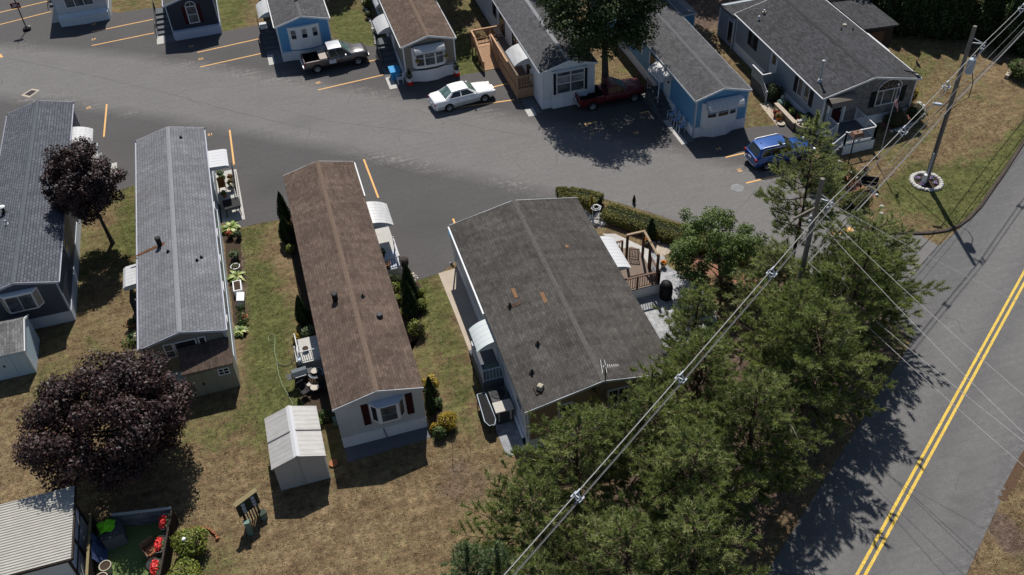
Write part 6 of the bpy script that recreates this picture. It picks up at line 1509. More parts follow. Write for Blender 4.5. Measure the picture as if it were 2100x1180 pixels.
mb = MB(); lp = Vector((40.0, 41.4, 5.9)); e = lp - Vector((n_road.x, n_road.y, 0)) * 0.0 + Vector((-0.85, 0.1, 0.25)); mb.bar(lp, e, 0.05, 0.05, 'galvanised'); mb.obox(e + Vector((-0.1, 0, 0)), (0.55, 0.2, 0.14), -0.6, 'hydro_grey'); mb.build('street_light', t, bevel=0.03)
mb = MB(); mb.tube([c + Vector((0.2, 0, 0.2)), c + Vector((0.5, -0.1, -0.7)), c + Vector((0.45, -0.2, -1.7)), Vector((40.25, 41.3, 5.8)), Vector((39.75, 41.25, 5.3)), Vector((39.82, 41.28, 4.0)), Vector((39.85, 41.28, 0.2))], 0.03, 'wire_dark', 6); mb.build('riser_cable', t)
mb = MB(); mb.tube([(39.8, 41.25, 0.05), (39.8, 41.25, 2.4)], 0.05, 'hydro_grey', 8); mb.build('conduit', t)
mb = MB(); mb.box(39.55, 41.12, 0, 39.75, 41.34, 0.75, 'white_trim'); mb.build('pedestal_box', t)
t = utility_pole((24.0, 31.25, 0), (24.05, 31.35, 11.2), 'near utility pole with weathered top rising out of the pines')
mb = MB(); a = Vector((24.05, 31.3, 10.0)); q1 = a + Vector((n_road.x, n_road.y, 0)) * 0.62 + Vector((0, 0, 0.1)); mb.bar(a, q1, 0.05, 0.07, 'galvanised'); mb.bar(a + Vector((0, 0, 0.35)), q1, 0.03, 0.04, 'galvanised'); mb.build('bracket', t)
mb = MB()
for dz in (0.0, -0.22, -0.44):
    for dd in (-0.22, 0.22): mb.lathe(q1 + Vector((d_road.x * dd, d_road.y * dd, dz - 0.06)), [(0.03, 0), (0.065, 0.03), (0.035, 0.06), (0.06, 0.09), (0.03, 0.12)], 'porcelain', 8)
for zz in (8.7, 9.0):
    mb.lathe(Vector((23.75, 31.2, zz)), [(0.03, 0), (0.07, 0.03), (0.04, 0.07), (0.07, 0.1), (0.03, 0.13)], 'porcelain', 8)
mb.build('insulator', t)
mb = MB(); mb.bar(Vector((24.2, 31.3, 9.55)), Vector((22.7, 31.1, 9.25)), 0.08, 0.1, 'pole_wood'); mb.build('crossarm', t)
def sag(a, b, s, n=24):
    a, b = Vector(a), Vector(b); return [a.lerp(b, i / n) - Vector((0, 0, 4 * s * (i / n) * (1 - i / n))) for i in range(n + 1)]
def wire(label, pts, r, mat, cat='wire', name='power_line', group='overhead wires along the road'):
    mb = MB(); mb.tube(pts, r, mat, 5); o = mb.build(name, None, at=tuple(pts[len(pts) // 2]), smooth=True); return tag(o, label, cat, group)
d3 = Vector((d_road.x, d_road.y, 0))
far1 = q + d3 * 26; far0 = q1 + (Vector((3.44, 16.5, 0)) - Vector((q1.x, q1.y, 0))) * 1.55
far0.z = 10.1; far1.z = 10.5
PA, PB, PC, PD = Vector((far0.x, far0.y, 10.1)), q1, q, far1
def run(off, dz, s):
    o = Vector(off) + Vector((0, 0, dz)); return sag(PA + o, PB + o, s) + sag(PB + o, PC + o, s * 0.6)[1:] + sag(PC + o, PD + o, s)[1:]
n3 = Vector((n_road.x, n_road.y, 0))
wire('bright messenger wire on top of the spacer bundle', run((0, 0, 0), 0.1, 0.35), 0.0135, 'wire_silver')
wire('dark conductor hanging left under the messenger wire', run(-n3 * 0.14, -0.18, 0.35), 0.014, 'wire_dark')
wire('grey conductor hanging right under the messenger wire', run(n3 * 0.16, -0.18, 0.35), 0.014, 'wire_grey')
wire('lowest dark conductor of the spacer bundle', run(n3 * 0.02, -0.42, 0.35), 0.014, 'wire_dark')
pathm = run((0, 0, 0), 0.0, 0.35)
def near_path(x):
    for a, b in zip(pathm[:-1], pathm[1:]):
        if a.x <= x <= b.x: return a.lerp(b, (x - a.x) / (b.x - a.x))
    return pathm[0]
labs = ['lowest white spacer clip over the pine tops', 'white spacer clip halfway along the wires over the pines', 'white spacer clip above the fruit tree', 'white spacer clip over the corner garden', 'white spacer clip above the flag', 'white spacer clip at the top right corner of the wires']
for (px_, py_), lb in zip(((1187, 1012), (1400, 768), (1580, 548), (1843, 257), (1925, 165), (2080, 8)), labs):
    p = near_path(P(px_, py_, 10.0).x); t = thing('wire_spacer', p, lb, 'wire spacer', 'spacers on the overhead wires'); mb = MB()
    top, l, r_, bt = p + Vector((0, 0, 0.14)), p - n3 * 0.18 + Vector((0, 0, -0.18)), p + n3 * 0.2 + Vector((0, 0, -0.18)), p + Vector((0, 0, -0.46))
    for u, v in ((top, l), (top, r_), (l, bt), (r_, bt), (l, r_)): mb.bar(u, v, 0.045, 0.06, 'porcelain')
    mb.build('frame', t)
    for u in (top, l, r_, bt):
        mb = MB(); mb.bar(u - d3 * 0.16, u + d3 * 0.16, 0.055, 0.055, 'porcelain'); mb.build('clamp', t)
# communication cables lower on the poles
A0, B0 = Vector((24.05, 31.3, 5.9)), Vector((40.0, 41.4, 6.2))
def crun(off, dz, s):
    o = Vector(off) + Vector((0, 0, dz)); return sag(A0 + o, B0 + o, s * 0.55) + sag(B0 + o, B0 + d3 * 26 + o, s)[1:]
wire('thick bundled telephone cable slung between the poles', crun(n3 * 0.22, 0.0, 0.4), 0.024, 'wire_grey', 'cable', 'telephone_cable')
wire('lashed silver cable beside the telephone bundle', crun(n3 * 0.30, 0.28, 0.35), 0.015, 'wire_grey', 'cable', 'telephone_cable')
wire('dark lower telephone cable', crun(-n3 * 0.2, -0.5, 0.45), 0.026, 'wire_dark', 'cable', 'telephone_cable')
wire('thin upper secondary wire between the poles', crun(n3 * 0.2, 1.2, 0.3), 0.011, 'wire_grey', 'cable', 'telephone_cable')
mb = MB(); pp = Vector((24.05, 31.3, 8.7))
for lb, a, b, s, r in (('service wire crossing the road from the near pole, left strand', Vector((24.1, 31.2, 8.8)), Vector((26.6, 8.0, 8.0)), 0.5, 0.011), ('service wire crossing the road from the near pole, right strand', Vector((24.25, 31.3, 9.3)), Vector((28.6, 8.0, 8.2)), 0.5, 0.011), ('lower telephone drop crossing the road', Vector((24.1, 31.2, 6.0)), Vector((29.6, 8.0, 6.0)), 0.45, 0.012), ('faint outer service wire across the road', Vector((24.3, 31.4, 9.9)), Vector((35.5, 12.0, 9.0)), 0.5, 0.009), ('lowest telephone drop to the far verge', Vector((24.1, 31.2, 5.6)), Vector((28.6, 8.0, 5.4)), 0.5, 0.011)):
    wire(lb, sag(a, b, s, 16), r, 'wire_silver', 'wire', 'service_wire', 'service wires across the road')
wire('guy wire running down from the tall pole', [Vector((39.7, 41.3, 6.4)), Vector((38.65, 43.0, 2.1))], 0.03, 'wire_dark', 'cable', 'guy_wire')

# ring of stones at the tall pole
def stone_ring(label, c, r, n, seed, mat='white_stone', sz=0.2, a0=0.0, a1=2 * PI, name='stone_edging', ry=None, group=None):
    R = random.Random(seed); t = thing(name, c, label, 'stone edging', group); c = Vector(c)
    for i in range(n):
        a = a0 + (a1 - a0) * i / (n - (0 if abs(a1 - a0 - 2 * PI) < .01 else 1)); s = sz * R.uniform(0.8, 1.25); mb = MB()
        p = c + Vector((r * math.cos(a), (ry or r) * math.sin(a), 0)); ring = []
        for z_, k_ in ((0, 0.9), (0.08, 1.05), (0.15, 0.7)):
            ring.append([p + Vector((s * 0.62 * k_ * math.cos(a + PI / 2 + j * PI / 3) * R.uniform(.9, 1.1), s * 0.62 * k_ * math.sin(a + PI / 2 + j * PI / 3) * R.uniform(.9, 1.1), z_)) for j in range(6)])
        mb.loft(ring, mat); mb.build('stone', t)
    return t
def line_stones(label, pts, step, seed, mat='white_stone', sz=0.2, name='stone_edging', group=None):
    R = random.Random(seed); pts = [Vector((p[0], p[1], 0)) for p in pts]; t = thing(name, pts[0], label, 'stone edging', group)
    for a, b in zip(pts[:-1], pts[1:]):
        n = max(1, int((b - a).length / step))
        for i in range(n):
            p = a.lerp(b, i / n) + Vector((R.uniform(-.03, .03), R.uniform(-.03, .03), 0)); s = sz * R.uniform(.75, 1.2); ring = []
            for z_, k_ in ((0, .9), (.07, 1.05), (.13, .7)): ring.append([p + Vector((s * .62 * k_ * math.cos(j * PI / 3) * R.uniform(.85, 1.1), s * .62 * k_ * math.sin(j * PI / 3) * R.uniform(.85, 1.1), z_)) for j in range(6)])
            mb = MB(); mb.loft(ring, mat); mb.build('stone', t)
    return t
stone_ring('ring of white stones around the tall utility pole', (39.95, 41.3, 0), 0.95, 26, 3, sz=0.26)
sheet('planting_bed', [(39.95 + 0.9 * math.cos(a * PI / 12), 41.3 + 0.9 * math.sin(a * PI / 12)) for a in range(24)], 0.012, 'soil', 0)
for i, (dx, dy) in enumerate(((-0.5, -0.2), (0.45, -0.35), (0.5, 0.2), (-0.3, 0.45))):
    t = thing('flower_clump', (39.95 + dx, 41.3 + dy, 0), 'small purple and white flower clump at the foot of the tall pole', 'flowers', 'flowers in the pole ring'); flower_patch(t, 'flowers', (0, 0, 0.02), (0.22, 0.22, 0.2), 45, 0.1, 'petal_purple', 300 + i); flower_patch(t, 'leaves', (0, 0, 0.02), (0.24, 0.24, 0.12), 40, 0.1, 'leaf_plant', 310 + i)

# ------------------------------------------------------------------ flag, lamp, sign, meters
t = thing('flagpole', P(1799, 337), 'slim silver flagpole with a furled striped flag on the corner lawn', 'flagpole'); b = P(1799, 337); hp = 6.2
mb = MB(); mb.tube([b, b + Vector((0, 0, hp))], [0.035, 0.025], 'galvanised', 8); mb.lathe(b + Vector((0, 0, hp)), [(0.02, 0), (0.05, 0.03), (0.05, 0.07), (0.01, 0.1)], 'galvanised', 8); mb.build('pole', t)
fl = thing('flag', b + Vector((0, 0, hp - 1.6)), 'limp red white and blue striped flag hanging on the silver pole', 'flag')
plain('flag_red', (0.42, 0.03, 0.04), 0.8, var=.2); plain('flag_white', (0.62, 0.60, 0.60), 0.8, var=.1); plain('flag_blue', (0.02, 0.03, 0.11), 0.8, var=.2)
def flag_pt(u, v):   # u along fly, v down the hoist; cloth hangs in folds
    return b + Vector((0.04 + 0.40 * u * (0.6 + 0.4 * v) + 0.05 * math.sin(6 * u + 3 * v), -0.10 * math.sin(9 * u + 2 * v) - 0.06 * u, hp - 0.25 - 0.95 * v - 1.25 * u * (1 - 0.2 * v)))
mb = MB(); nu, nv = 12, 13; vs = [flag_pt(i / nu, j / nv) for i in range(nu + 1) for j in range(nv + 1)]
for i in range(nu):
    for j in range(nv):
        m = 'flag_blue' if (i < 5 and j < 7) else ('flag_red' if j % 2 == 0 else 'flag_white'); k_ = i * (nv + 1) + j
        mb.add([vs[k_], vs[k_ + 1], vs[k_ + nv + 2], vs[k_ + nv + 1]], [(0, 1, 2, 3)], m)
mb.build('cloth', fl, smooth=True)
b = P(1733, 362); t = thing('lamp_post', b, 'thin lamp post with square brown shade in the corner garden bed', 'lamp post')
mb = MB(); mb.tube([b, b + Vector((0, 0, 3.3))], 0.045, 'dark_wood', 8); mb.build('post', t)
mb = MB(); c = b + Vector((0.12, 0.0, 3.3)); mb.add([c + Vector(v) for v in ((-.42, -.3, 0), (.42, -.3, 0), (.42, .3, 0), (-.42, .3, 0), (-.30, -.2, .25), (.30, -.2, .25), (.30, .2, .25), (-.30, .2, .25))], [(0, 3, 2, 1), (4, 5, 6, 7), (0, 1, 5, 4), (1, 2, 6, 5), (2, 3, 7, 6), (3, 0, 4, 7)], 'brown_wicker'); mb.lathe(c + Vector((0, 0, .25)), [(.05, 0), (.05, .05), (.01, .09)], 'dark_wood', 8); mb.build('shade', t)
b = P(56, 62); t = thing('road_sign', b, 'maroon road sign on a black post in a tyre base', 'sign')
mb = MB(); mb.tube([b, b + Vector((0, 0, 3.1))], 0.05, 'black_metal', 8); mb.build('post', t)
mb = MB(); mb.box(b.x - .5, b.y - .09, 2.15, b.x + .28, b.y - .05, 2.65, 'sign_maroon'); sg = mb.build('panel', t)
o = flat_text('lettering', 'SPEED\nLIMIT 10', (b.x - .11 - b.x - sg.location.x, -.094, 2.4), 0.16, 0, 'white_trim', None, None, (PI / 2, 0, 0)); o.parent = sg
mb = MB(); mb.lathe((b.x, b.y, 0), [(.34, 0), (.36, .1), (.3, .22), (.2, .2)], 'tyre', 16); mb.build('base', t)
mb = MB(); mb.lathe((b.x + .25, b.y + .1, .18), [(.1, 0), (.12, .1), (.05, .16)], 'white_stone', 7); mb.build('stone', t)
# meter bank
b = P(512, 1082); ang = math.radians(40); ux, uy = Vector((math.cos(ang), math.sin(ang), 0)), Vector((-math.sin(ang), math.cos(ang), 0))
pL, pR = P(486, 1036, 1.75), P(521, 1010, 1.75); 
t = thing('meter_bank', (pL + pR) / 2 - Vector((0, 0, 1.75)), 'dark wooden rack of electricity meters with a pale pedestal on the dry lawn', 'meter rack')
l0, r0 = P(486, 1036, 1.7), P(521, 1010, 1.7); dv = (r0 - l0).normalized(); nv = Vector((dv.y, -dv.x, 0)); 
mb = MB(); 
for q in (l0 + dv * 0.1, r0 - dv * 0.1): mb.bar(Vector((q.x, q.y, 0)), q + Vector((0, 0, .1)), .1, .1, 'dark_wood')
mb.build('post', t)
mb = MB(); mb.bar(l0 - Vector((0, 0, .45)) - dv * .1, r0 - Vector((0, 0, .45)) + dv * .1, .05, .95, 'meter_green'); mb.build('board', t)
mb = MB(); mb.bar(l0 + Vector((0, 0, .08)) - dv * .15, r0 + Vector((0, 0, .08)) + dv * .15, .26, .05, 'olive_wood'); mb.build('cap', t)
W_ = (r0 - l0).length
for cidx, u in enumerate((0.22, 0.78)):
    for k_ in range(3):
        q = l0 + dv * (W_ * u) - Vector((0, 0, .12 + .26 * k_)) + nv * .03
        mb = MB(); rings = [[q + nv * dd + dv * (rr_ * math.cos(a * PI / 6)) + Vector((0, 0, rr_ * math.sin(a * PI / 6))) for a in range(12)] for rr_, dd in ((.1, 0), (.1, .07), (.085, .13), (.04, .16))]
        mb.loft(rings, 'galvanised'); mb.build('meter', t, smooth=True)
for i in range(6):
    q = l0 + dv * (W_ * (.12 + .15 * i)) - Vector((0, 0, .9)) + nv * .04; mb = MB(); mb.bar(q, Vector((q.x, q.y, 0)), .06, .06, 'utility_green' if i % 2 else 'black_metal'); mb.build('conduit', t)
p = P(515, 1095); t = thing('utility_pedestal', p, 'pale green square pedestal leaning on the meter rack', 'pedestal'); mb = MB(); mb.box(p.x - .12, p.y - .1, 0, p.x + .12, p.y + .1, .95, 'utility_green'); mb.build('cabinet', t); mb = MB(); mb.box(p.x - .14, p.y - .12, .95, p.x + .14, p.y + .12, 1.02, 'utility_green'); mb.build('lid', t)
p = P(542, 1062); t = thing('utility_box', p, 'small dark green utility box right of the meter rack', 'utility box'); mb = MB(); mb.obox((p.x, p.y, .22), (.3, .3, .44), .4, 'utility_green'); mb.build('cabinet', t, bevel=.03); mb = MB(); mb.obox((p.x, p.y, .46), (.34, .34, .05), .4, 'meter_green'); mb.build('lid', t)
# drain grate, manhole
p = [P(*q) for q in ((43, 196), (66, 182), (82, 185), (60, 201))]
sheet('drain_surround', [tuple(q[:2]) for q in p], 0.009, 'concrete_tan', 0)
ctr = sum((q for q in p), Vector()) / 4; mb = MB(); inn = [ctr + (q - ctr) * 0.62 for q in p]
mb.prism([tuple(q[:2]) for q in inn], 0.01, 0.016, 'black_metal')
for i in range(1, 8):
    mb.bar(inn[0].lerp(inn[3], i / 8) + Vector((0, 0, .02)), inn[1].lerp(inn[2], i / 8) + Vector((0, 0, .02)), .035, .02, 'dark_grey_metal')
tag(mb.build('drain_grate', None, at=tuple(ctr)), 'rectangular storm drain grate in the tarmac at the far left', 'drain grate')
p = P(1512, 386); mb = MB(); mb.lathe((p.x, p.y, .004), [(.44, 0), (.44, .008), (.40, .014), (.02, .016)], 'iron_pale', 20)
for i in range(5): mb.bar((p.x - .3 + .15 * i, p.y - .28, .02), (p.x - .3 + .15 * i, p.y + .28, .02), .03, .01, 'dark_grey_metal')
tag(mb.build('manhole_cover', None, at=tuple(p)), 'round pale manhole cover in the park road', 'manhole cover')
def SHIFT_Y(names, dy):
    for o in COL.objects:
        if o.name in names: o.location.y += dy
# ------------------------------------------------------------------ decks, ramps, porches
# timber ramp on the white home
t = thing('wooden_ramp', (17.2, 65, 0), 'new timber wheelchair ramp with landing folded along the white home', 'ramp')
def planks(mb, x0, x1, y0, y1, z, w, gap, mat, along='x', th=0.04):
    if along == 'x':
        n = int((y1 - y0) / (w + gap))
        for i in range(n): mb.box(x0, y0 + i * (w + gap), z - th, x1, y0 + i * (w + gap) + w, z, mat)
    else:
        n = int((x1 - x0) / (w + gap))
        for i in range(n): mb.box(x0 + i * (w + gap), y0, z - th, x0 + i * (w + gap) + w, y1, z, mat)
mb = MB(); planks(mb, 17.25, 18.55, 60.9, 69.3, 0.95, 0.13, 0.012, 'weathered_deck'); planks(mb, 15.9, 17.2, 68.2, 69.3, .95, .13, .012, 'cut_wood'); mb.build('deck', t)
mb = MB(); n = 18
for i in range(n):
    y = 65.9 + (68.15 - 65.9) * i / n; z = 0.04 + .9 * i / n; mb.add([(15.95, y, z), (17.1, y, z), (17.1, y + .115, z + .045), (15.95, y + .115, z + .045)], [(0, 1, 2, 3)], 'cut_wood')
mb.add([(15.95, 65.9, -.02), (17.1, 65.9, -.02), (17.1, 68.2, .86), (15.95, 68.2, .86)], [(0, 1, 2, 3)], 'weathered_deck'); mb.build('ramp_surface', t)
def ramp_side(pts, name='railing'):
    mb = MB()
    for a, b in zip(pts[:-1], pts[1:]):
        a, b = Vector(a), Vector(b); L = (b - a).length; n = max(2, int(L / .115))
        mb.bar(a + Vector((0, 0, .95)), b + Vector((0, 0, .95)), .14, .04, 'cut_wood'); mb.bar(a + Vector((0, 0, .88)), b + Vector((0, 0, .88)), .04, .09, 'cut_wood'); mb.bar(a + Vector((0, 0, .12)), b + Vector((0, 0, .12)), .04, .09, 'cut_wood')
        for i in range(n + 1):
            q = a.lerp(b, i / n); mb.bar(q + Vector((0, 0, .05)), q + Vector((0, 0, .9)), .04, .04, 'cut_wood')
        for i in range(int(L / 1.6) + 1):
            q = a.lerp(b, min(1, i * 1.6 / L)); mb.box(q.x - .05, q.y - .05, 0, q.x + .05, q.y + .05, q.z + .98, 'cut_wood')
    return mb.build(name, t)
ramp_side([(15.9, 65.7, .0), (15.9, 68.2, .92), (15.9, 69.3, .95)]); ramp_side([(15.9, 69.3, .95), (18.5, 69.3, .95)]); ramp_side([(17.15, 66.0, .05), (17.15, 68.15, .92)])
ramp_side([(17.25, 68.1, .95), (17.25, 60.9, .95)]); ramp_side([(17.25, 60.9, .95), (18.5, 60.9, .95)])
mb = MB()
for i in range(60): mb.box(17.215, 60.95 + i * .118, .05, 17.24, 61.05 + i * .118, .88, 'cut_wood')
for i in range(11): mb.box(17.25 + i * .118, 60.86, .05, 17.35 + i * .118, 60.89, .88, 'cut_wood')
mb.build('skirt_boards', t)
# far row stoops
steps('dark wooden steps with railings at the side of the navy home', -9.35, -8.2, 81.9, 85.6, .85, 4, 'step_grey', 'black_metal', rails=(0,))
sheet('entry_slab', [(-9.55, 80.35), (-8.05, 80.35), (-8.05, 83.3), (-9.55, 83.3)], 0.012, 'concrete_grey', 0); sheet('entry_slab', [(-9.52, 80.3), (-8.95, 80.3), (-8.95, 81.8), (-9.52, 81.8)], 0.016, 'concrete', 0)
steps('dark steps with iron handrail at the side of the bright blue home', -0.75, 0.55, 75.7, 79.2, .85, 4, 'step_grey', 'black_metal', rails=(0,))
sheet('entry_slab', [(-0.6, 73.2), (0.58, 73.2), (0.58, 76), (-.6, 76)], 0.012, 'concrete_grey', 0); sheet('entry_slab', [(-0.6, 73.15), (-.1, 73.15), (-.1, 74.9), (-.6, 74.9)], 0.016, 'concrete', 0)
t = thing('white_box', (-.35, 78.4, .85), 'white lidded box on the landing of the bright blue home', 'box'); mb = MB(); mb.box(-.62, 78.0, .855, -.1, 78.6, 1.15, 'white_trim'); mb.build('bin', t); mb = MB(); mb.box(-.65, 77.97, 1.15, -.07, 78.63, 1.2, 'white_bright'); mb.build('lid', t)
steps('dark steps under the white awning of the taupe home', 8.4, 9.6, 69.2, 72.8, .85, 4, 'step_grey', 'black_metal', rails=(0,))
sheet('entry_slab', [(8.2, 66.0), (9.62, 66.0), (9.62, 69.4), (8.2, 69.4)], 0.012, 'concrete_grey', 0); sheet('entry_slab', [(8.15, 65.8), (8.75, 65.8), (8.75, 67.7), (8.15, 67.7)], 0.016, 'concrete', 0)
sheet('entry_slab', [(-18.65, 88.0), (-17.9, 88.0), (-17.9, 92.5), (-18.65, 92.5)], 0.012, 'concrete', 0); steps('dark steps beside the ashen roofed home at the top left', -19.0, -17.9, 91.5, 94.5, .8, 3, 'step_grey', 'black_metal', rails=(0,))
sheet('entry_slab', [(17.45, 58.4), (18.4, 58.4), (18.4, 60.8), (17.45, 60.8)], 0.012, 'concrete_grey', 0); sheet('entry_slab', [(17.3, 58.2), (17.95, 58.2), (17.95, 59.3), (17.3, 59.3)], 0.016, 'concrete', 0)
steps('grey steps with black handrail at the side of the sky blue home', 26.5, 27.5, 54.6, 57.7, .85, 4, 'step_grey', 'black_metal', rails=(0,))
sheet('entry_slab', [(26.55, 51.0), (27.5, 51.0), (27.5, 58.6), (26.15, 58.6)], 0.012, 'concrete_grey', 0); sheet('entry_slab', [(26.5, 50.9), (26.95, 50.9), (26.9, 54.2), (26.5, 54.2)], 0.016, 'concrete', 0)
def stool_chair(label, p, rz, seat='chair_blue', frame='white_trim', h=.44, group=None, name='chair', cat='chair'):
    t = thing(name, p, label, cat, group, rz)
    mb = MB()
    for i in range(6): mb.box(-.22, -.22 + i * .075, h - .03, .22, -.22 + i * .075 + .062, h, seat)
    mb.build('seat', t, world=False)
    mb = MB(); mb.add([(-.22, .22, h), (.22, .22, h), (.22, .34, h + .46), (-.22, .34, h + .46), (-.22, .25, h), (.22, .25, h), (.22, .37, h + .46), (-.22, .37, h + .46)], [(0, 1, 2, 3), (4, 7, 6, 5), (3, 2, 6, 7), (0, 3, 7, 4), (1, 5, 6, 2)], seat); mb.build('backrest', t, world=False)
    for x in (-.22, .22):
        mb = MB(); mb.tube([(x, -.24, 0), (x, -.2, h + .2), (x, .3, h + .22)], .018, frame, 5); mb.build('armrest', t, world=False)
        for y in (-.2, .22):
            mb = MB(); mb.tube([(x, y, 0), (x, y, h)], .018, frame, 5); mb.build('leg', t, world=False)
    return t
for i, (y, lab) in enumerate(((54.2, 'blue folding chair nearest the steps of the sky blue home'), (53.45, 'middle blue folding chair of three along the sky blue wall'), (52.55, 'blue folding chair nearest the front corner of the sky blue home'))):
    stool_chair(lab, (27.12, y, .02), -PI / 2, group='chairs along the sky blue wall')
p = P(815, 150); t = thing('recycling_bin', (8.95, 67.5, 0), 'bright blue plastic cart by the front corner of the taupe home', 'bin'); mb = MB(); mb.add([(8.65, 67.05, .02), (9.2, 67.05, .02), (9.2, 67.9, .02), (8.65, 67.9, .02), (8.58, 67.0, .72), (9.27, 67.0, .72), (9.27, 67.98, .72), (8.58, 67.98, .72)], [(0, 1, 5, 4), (1, 2, 6, 5), (2, 3, 7, 6), (3, 0, 4, 7), (4, 5, 6, 7)], 'blue_plastic'); mb.build('body', t); mb = MB(); mb.box(8.52, 66.95, .72, 9.33, 68.04, .78, 'blue_plastic'); mb.bar((8.95, 67.0, .8), (8.95, 68, .8), .06, .03, 'blue_plastic'); mb.build('lid', t)
stool_chair('white plastic chair beside the blue cart of the taupe home', (9.15, 66.45, .02), -PI / 2, 'white_bright')
for x, lab in ((9.85, 'topiary in a red footed white pot left of the taupe bay'), (13.72, 'topiary in a red footed white pot right of the taupe bay')):
    t = thing('potted_plant', (x, 66.0, 0), lab, 'potted plant', 'potted topiaries of the taupe home'); mb = MB(); mb.lathe((x, 66.0, 0), [(.22, 0), (.24, .22), (.16, .26)], 'red_paint', 12); mb.build('stand', t); mb = MB(); mb.lathe((x, 66.0, .26), [(.18, 0), (.24, .32), (.2, .32)], 'white_trim', 12); mb.build('pot', t); flower_patch(t, 'leaves', (0, 0, .6), (.25, .25, .75), 160, .12, 'leaf_dark', 400 + int(x))
for x, lab in ((10.6, 'small hanging plant left of the front bay of the taupe home'), (12.95, 'small hanging plant right of the front bay of the taupe home')):
    t = thing('hanging_plant', (x, 65.9, 1.9), lab, 'hanging plant', 'hanging plants of the taupe home'); flower_patch(t, 'leaves', (0, 0, 0), (.2, .2, .25), 50, .1, 'leaf_gold', 410 + int(x)); mb = MB(); mb.lathe((x, 65.9, 1.78), [(.1, 0), (.15, .14)], 'tan_pot', 10); mb.build('pot', t)
# white rock border and bits between the bright blue and taupe homes
line_stones('white stone border running up beside the taupe home', pxy((742, 0), (763, 52), (772, 95)), .3, 8, 'white_stone', .24)
for i, (q, r, m, lab) in enumerate((((752, 18), .5, 'leaf_lime', 'lime shrub behind the white stone border'), ((757, 38), .4, 'leaf_plant', 'green shrub beside the white awning of the taupe home'), ((772, 72), .35, 'leaf_plant', 'leafy plant on the stoop of the taupe home'))):
    p = P(*q); bush('shrub', lab, (p.x, p.y, 0), r, r, r, 220, .13, m, 420 + i)

# stone fronted home: white deck
t = thing('white_deck', (37, 47, 0), 'white railed deck and stairs at the door of the stone fronted home', 'deck')
x0, x1, ya, yb, z = 36.35, 38.8, 45.95, 48.6, .82
mb = MB(); planks(mb, x0, x1, ya, yb, z, .14, .01, 'step_grey', 'x'); mb.build('floor', t)
mb = MB(); mb.box(x0, ya - .03, 0, x1, ya, z - .04, 'skirt_white'); mb.box(x1 - .03, ya, 0, x1, yb, z - .04, 'skirt_white'); mb.box(x0, ya, 0, x0 + .03, yb, z - .04, 'skirt_white'); mb.build('skirting', t)
mb = MB()
for i in range(4): mb.box(x0 - .22 * (i + 1), ya + .02, 0, x0 - .22 * i, ya + 1.2, z * (4 - i) / 5, 'step_grey')
mb.build('stairs', t)
for pts in ([(x0 + .05, yb - .1, z), (x0 + .05, ya + 1.25, z)], [(x0 + .05, ya + .05, z), (x0 + 1.2, ya + .05, z), (x1 - .05, ya + .05, z)], [(x1 - .05, ya + .05, z), (x1 - .05, ya + 1.2, z), (x1 - .05, yb - .1, z)]):
    mb = MB(); rail_run(mb, pts, .95, 'white_bright', 'white_bright', gap=.13, pw=.12, top=(.08, .06), balm='hydro_grey'); mb.build('railing', t)
for yy in (ya + .05, ya + 1.2):
    mb = MB(); a, b = Vector((x0 + .05, yy, z)), Vector((x0 - .85, yy, .1)); mb.bar(a + Vector((0, 0, .95)), b + Vector((0, 0, .95)), .08, .06, 'white_bright'); mb.bar(a + Vector((0, 0, .12)), b + Vector((0, 0, .12)), .05, .05, 'white_bright')
    for i in range(10): q = a.lerp(b, i / 10); mb.bar(q + Vector((0, 0, .1)), q + Vector((0, 0, .95)), .028, .028, 'hydro_grey')
    for q in (a, b): mb.box(q.x - .06, q.y - .06, 0 if q.z < .5 else q.z, q.x + .06, q.y + .06, q.z + 1.05, 'white_bright')
    mb.build('railing', t)
# lower sill stripe of the deck
mb = MB(); mb.box(x0, ya - .045, z - .06, x1, ya - .03, z, 'siding_blue'); mb.build('edge_band', t)
# side stoop of that home
t = thing('side_stoop', (35.2, 55.6, 0), 'grey boarded stoop with white cap rail at the side of the stone fronted home', 'stoop')
mb = MB(); mb.box(34.75, 54.9, 0, 35.95, 56.5, .9, 'step_grey'); mb.build('landing', t)
mb = MB(); mb.box(34.72, 54.87, .9, 35.95, 54.92, 1.75, 'siding_steel'); mb.box(34.72, 54.92, .9, 34.77, 56.5, 1.75, 'siding_steel'); mb.build('parapet', t)
mb = MB(); mb.box(34.68, 54.84, 1.75, 35.95, 54.94, 1.8, 'white_bright'); mb.box(34.68, 54.94, 1.75, 34.79, 56.5, 1.8, 'white_bright'); mb.build('cap_rail', t)
for i in range(3):
    mb = MB(); mb.box(34.75, 54.9 - .3 * (i + 1), 0, 35.5, 54.9 - .3 * i, .68 - .22 * i, 'step_grey'); mb.build('step', t)
mb = MB(); 
for i in range(3): mb.bar((34.7, 54.9, 1.55 - .25 * i), (34.7, 53.9, .85 - .25 * i), .04, .09, 'white_bright')
mb.box(34.65, 53.85, 0, 34.75, 53.95, .95, 'white_bright'); mb.build('railing', t)
sheet('entry_slab', [(33.95, 50.6), (34.9, 50.55), (34.95, 53.85), (34.15, 53.8)], 0.012, 'concrete_tan', 0)
t = thing('raised_planter', (35.2, 51.3, 0), 'low brick planter along the wall of the stone fronted home', 'planter')
mb = MB(); mb.box(34.75, 49.9, 0, 35.0, 52.7, .55, 'planter_brick'); mb.box(35.0, 49.9, 0, 36.0, 50.12, .55, 'planter_brick'); mb.build('wall', t); mb = MB(); mb.box(34.7, 49.86, .55, 35.04, 52.74, .6, 'concrete_tan'); mb.box(35.04, 49.86, .55, 36.0, 50.16, .6, 'concrete_tan'); mb.build('cap', t); mb = MB(); mb.box(35.0, 50.12, .0, 36.0, 52.7, .4, 'soil'); mb.build('soil', t)
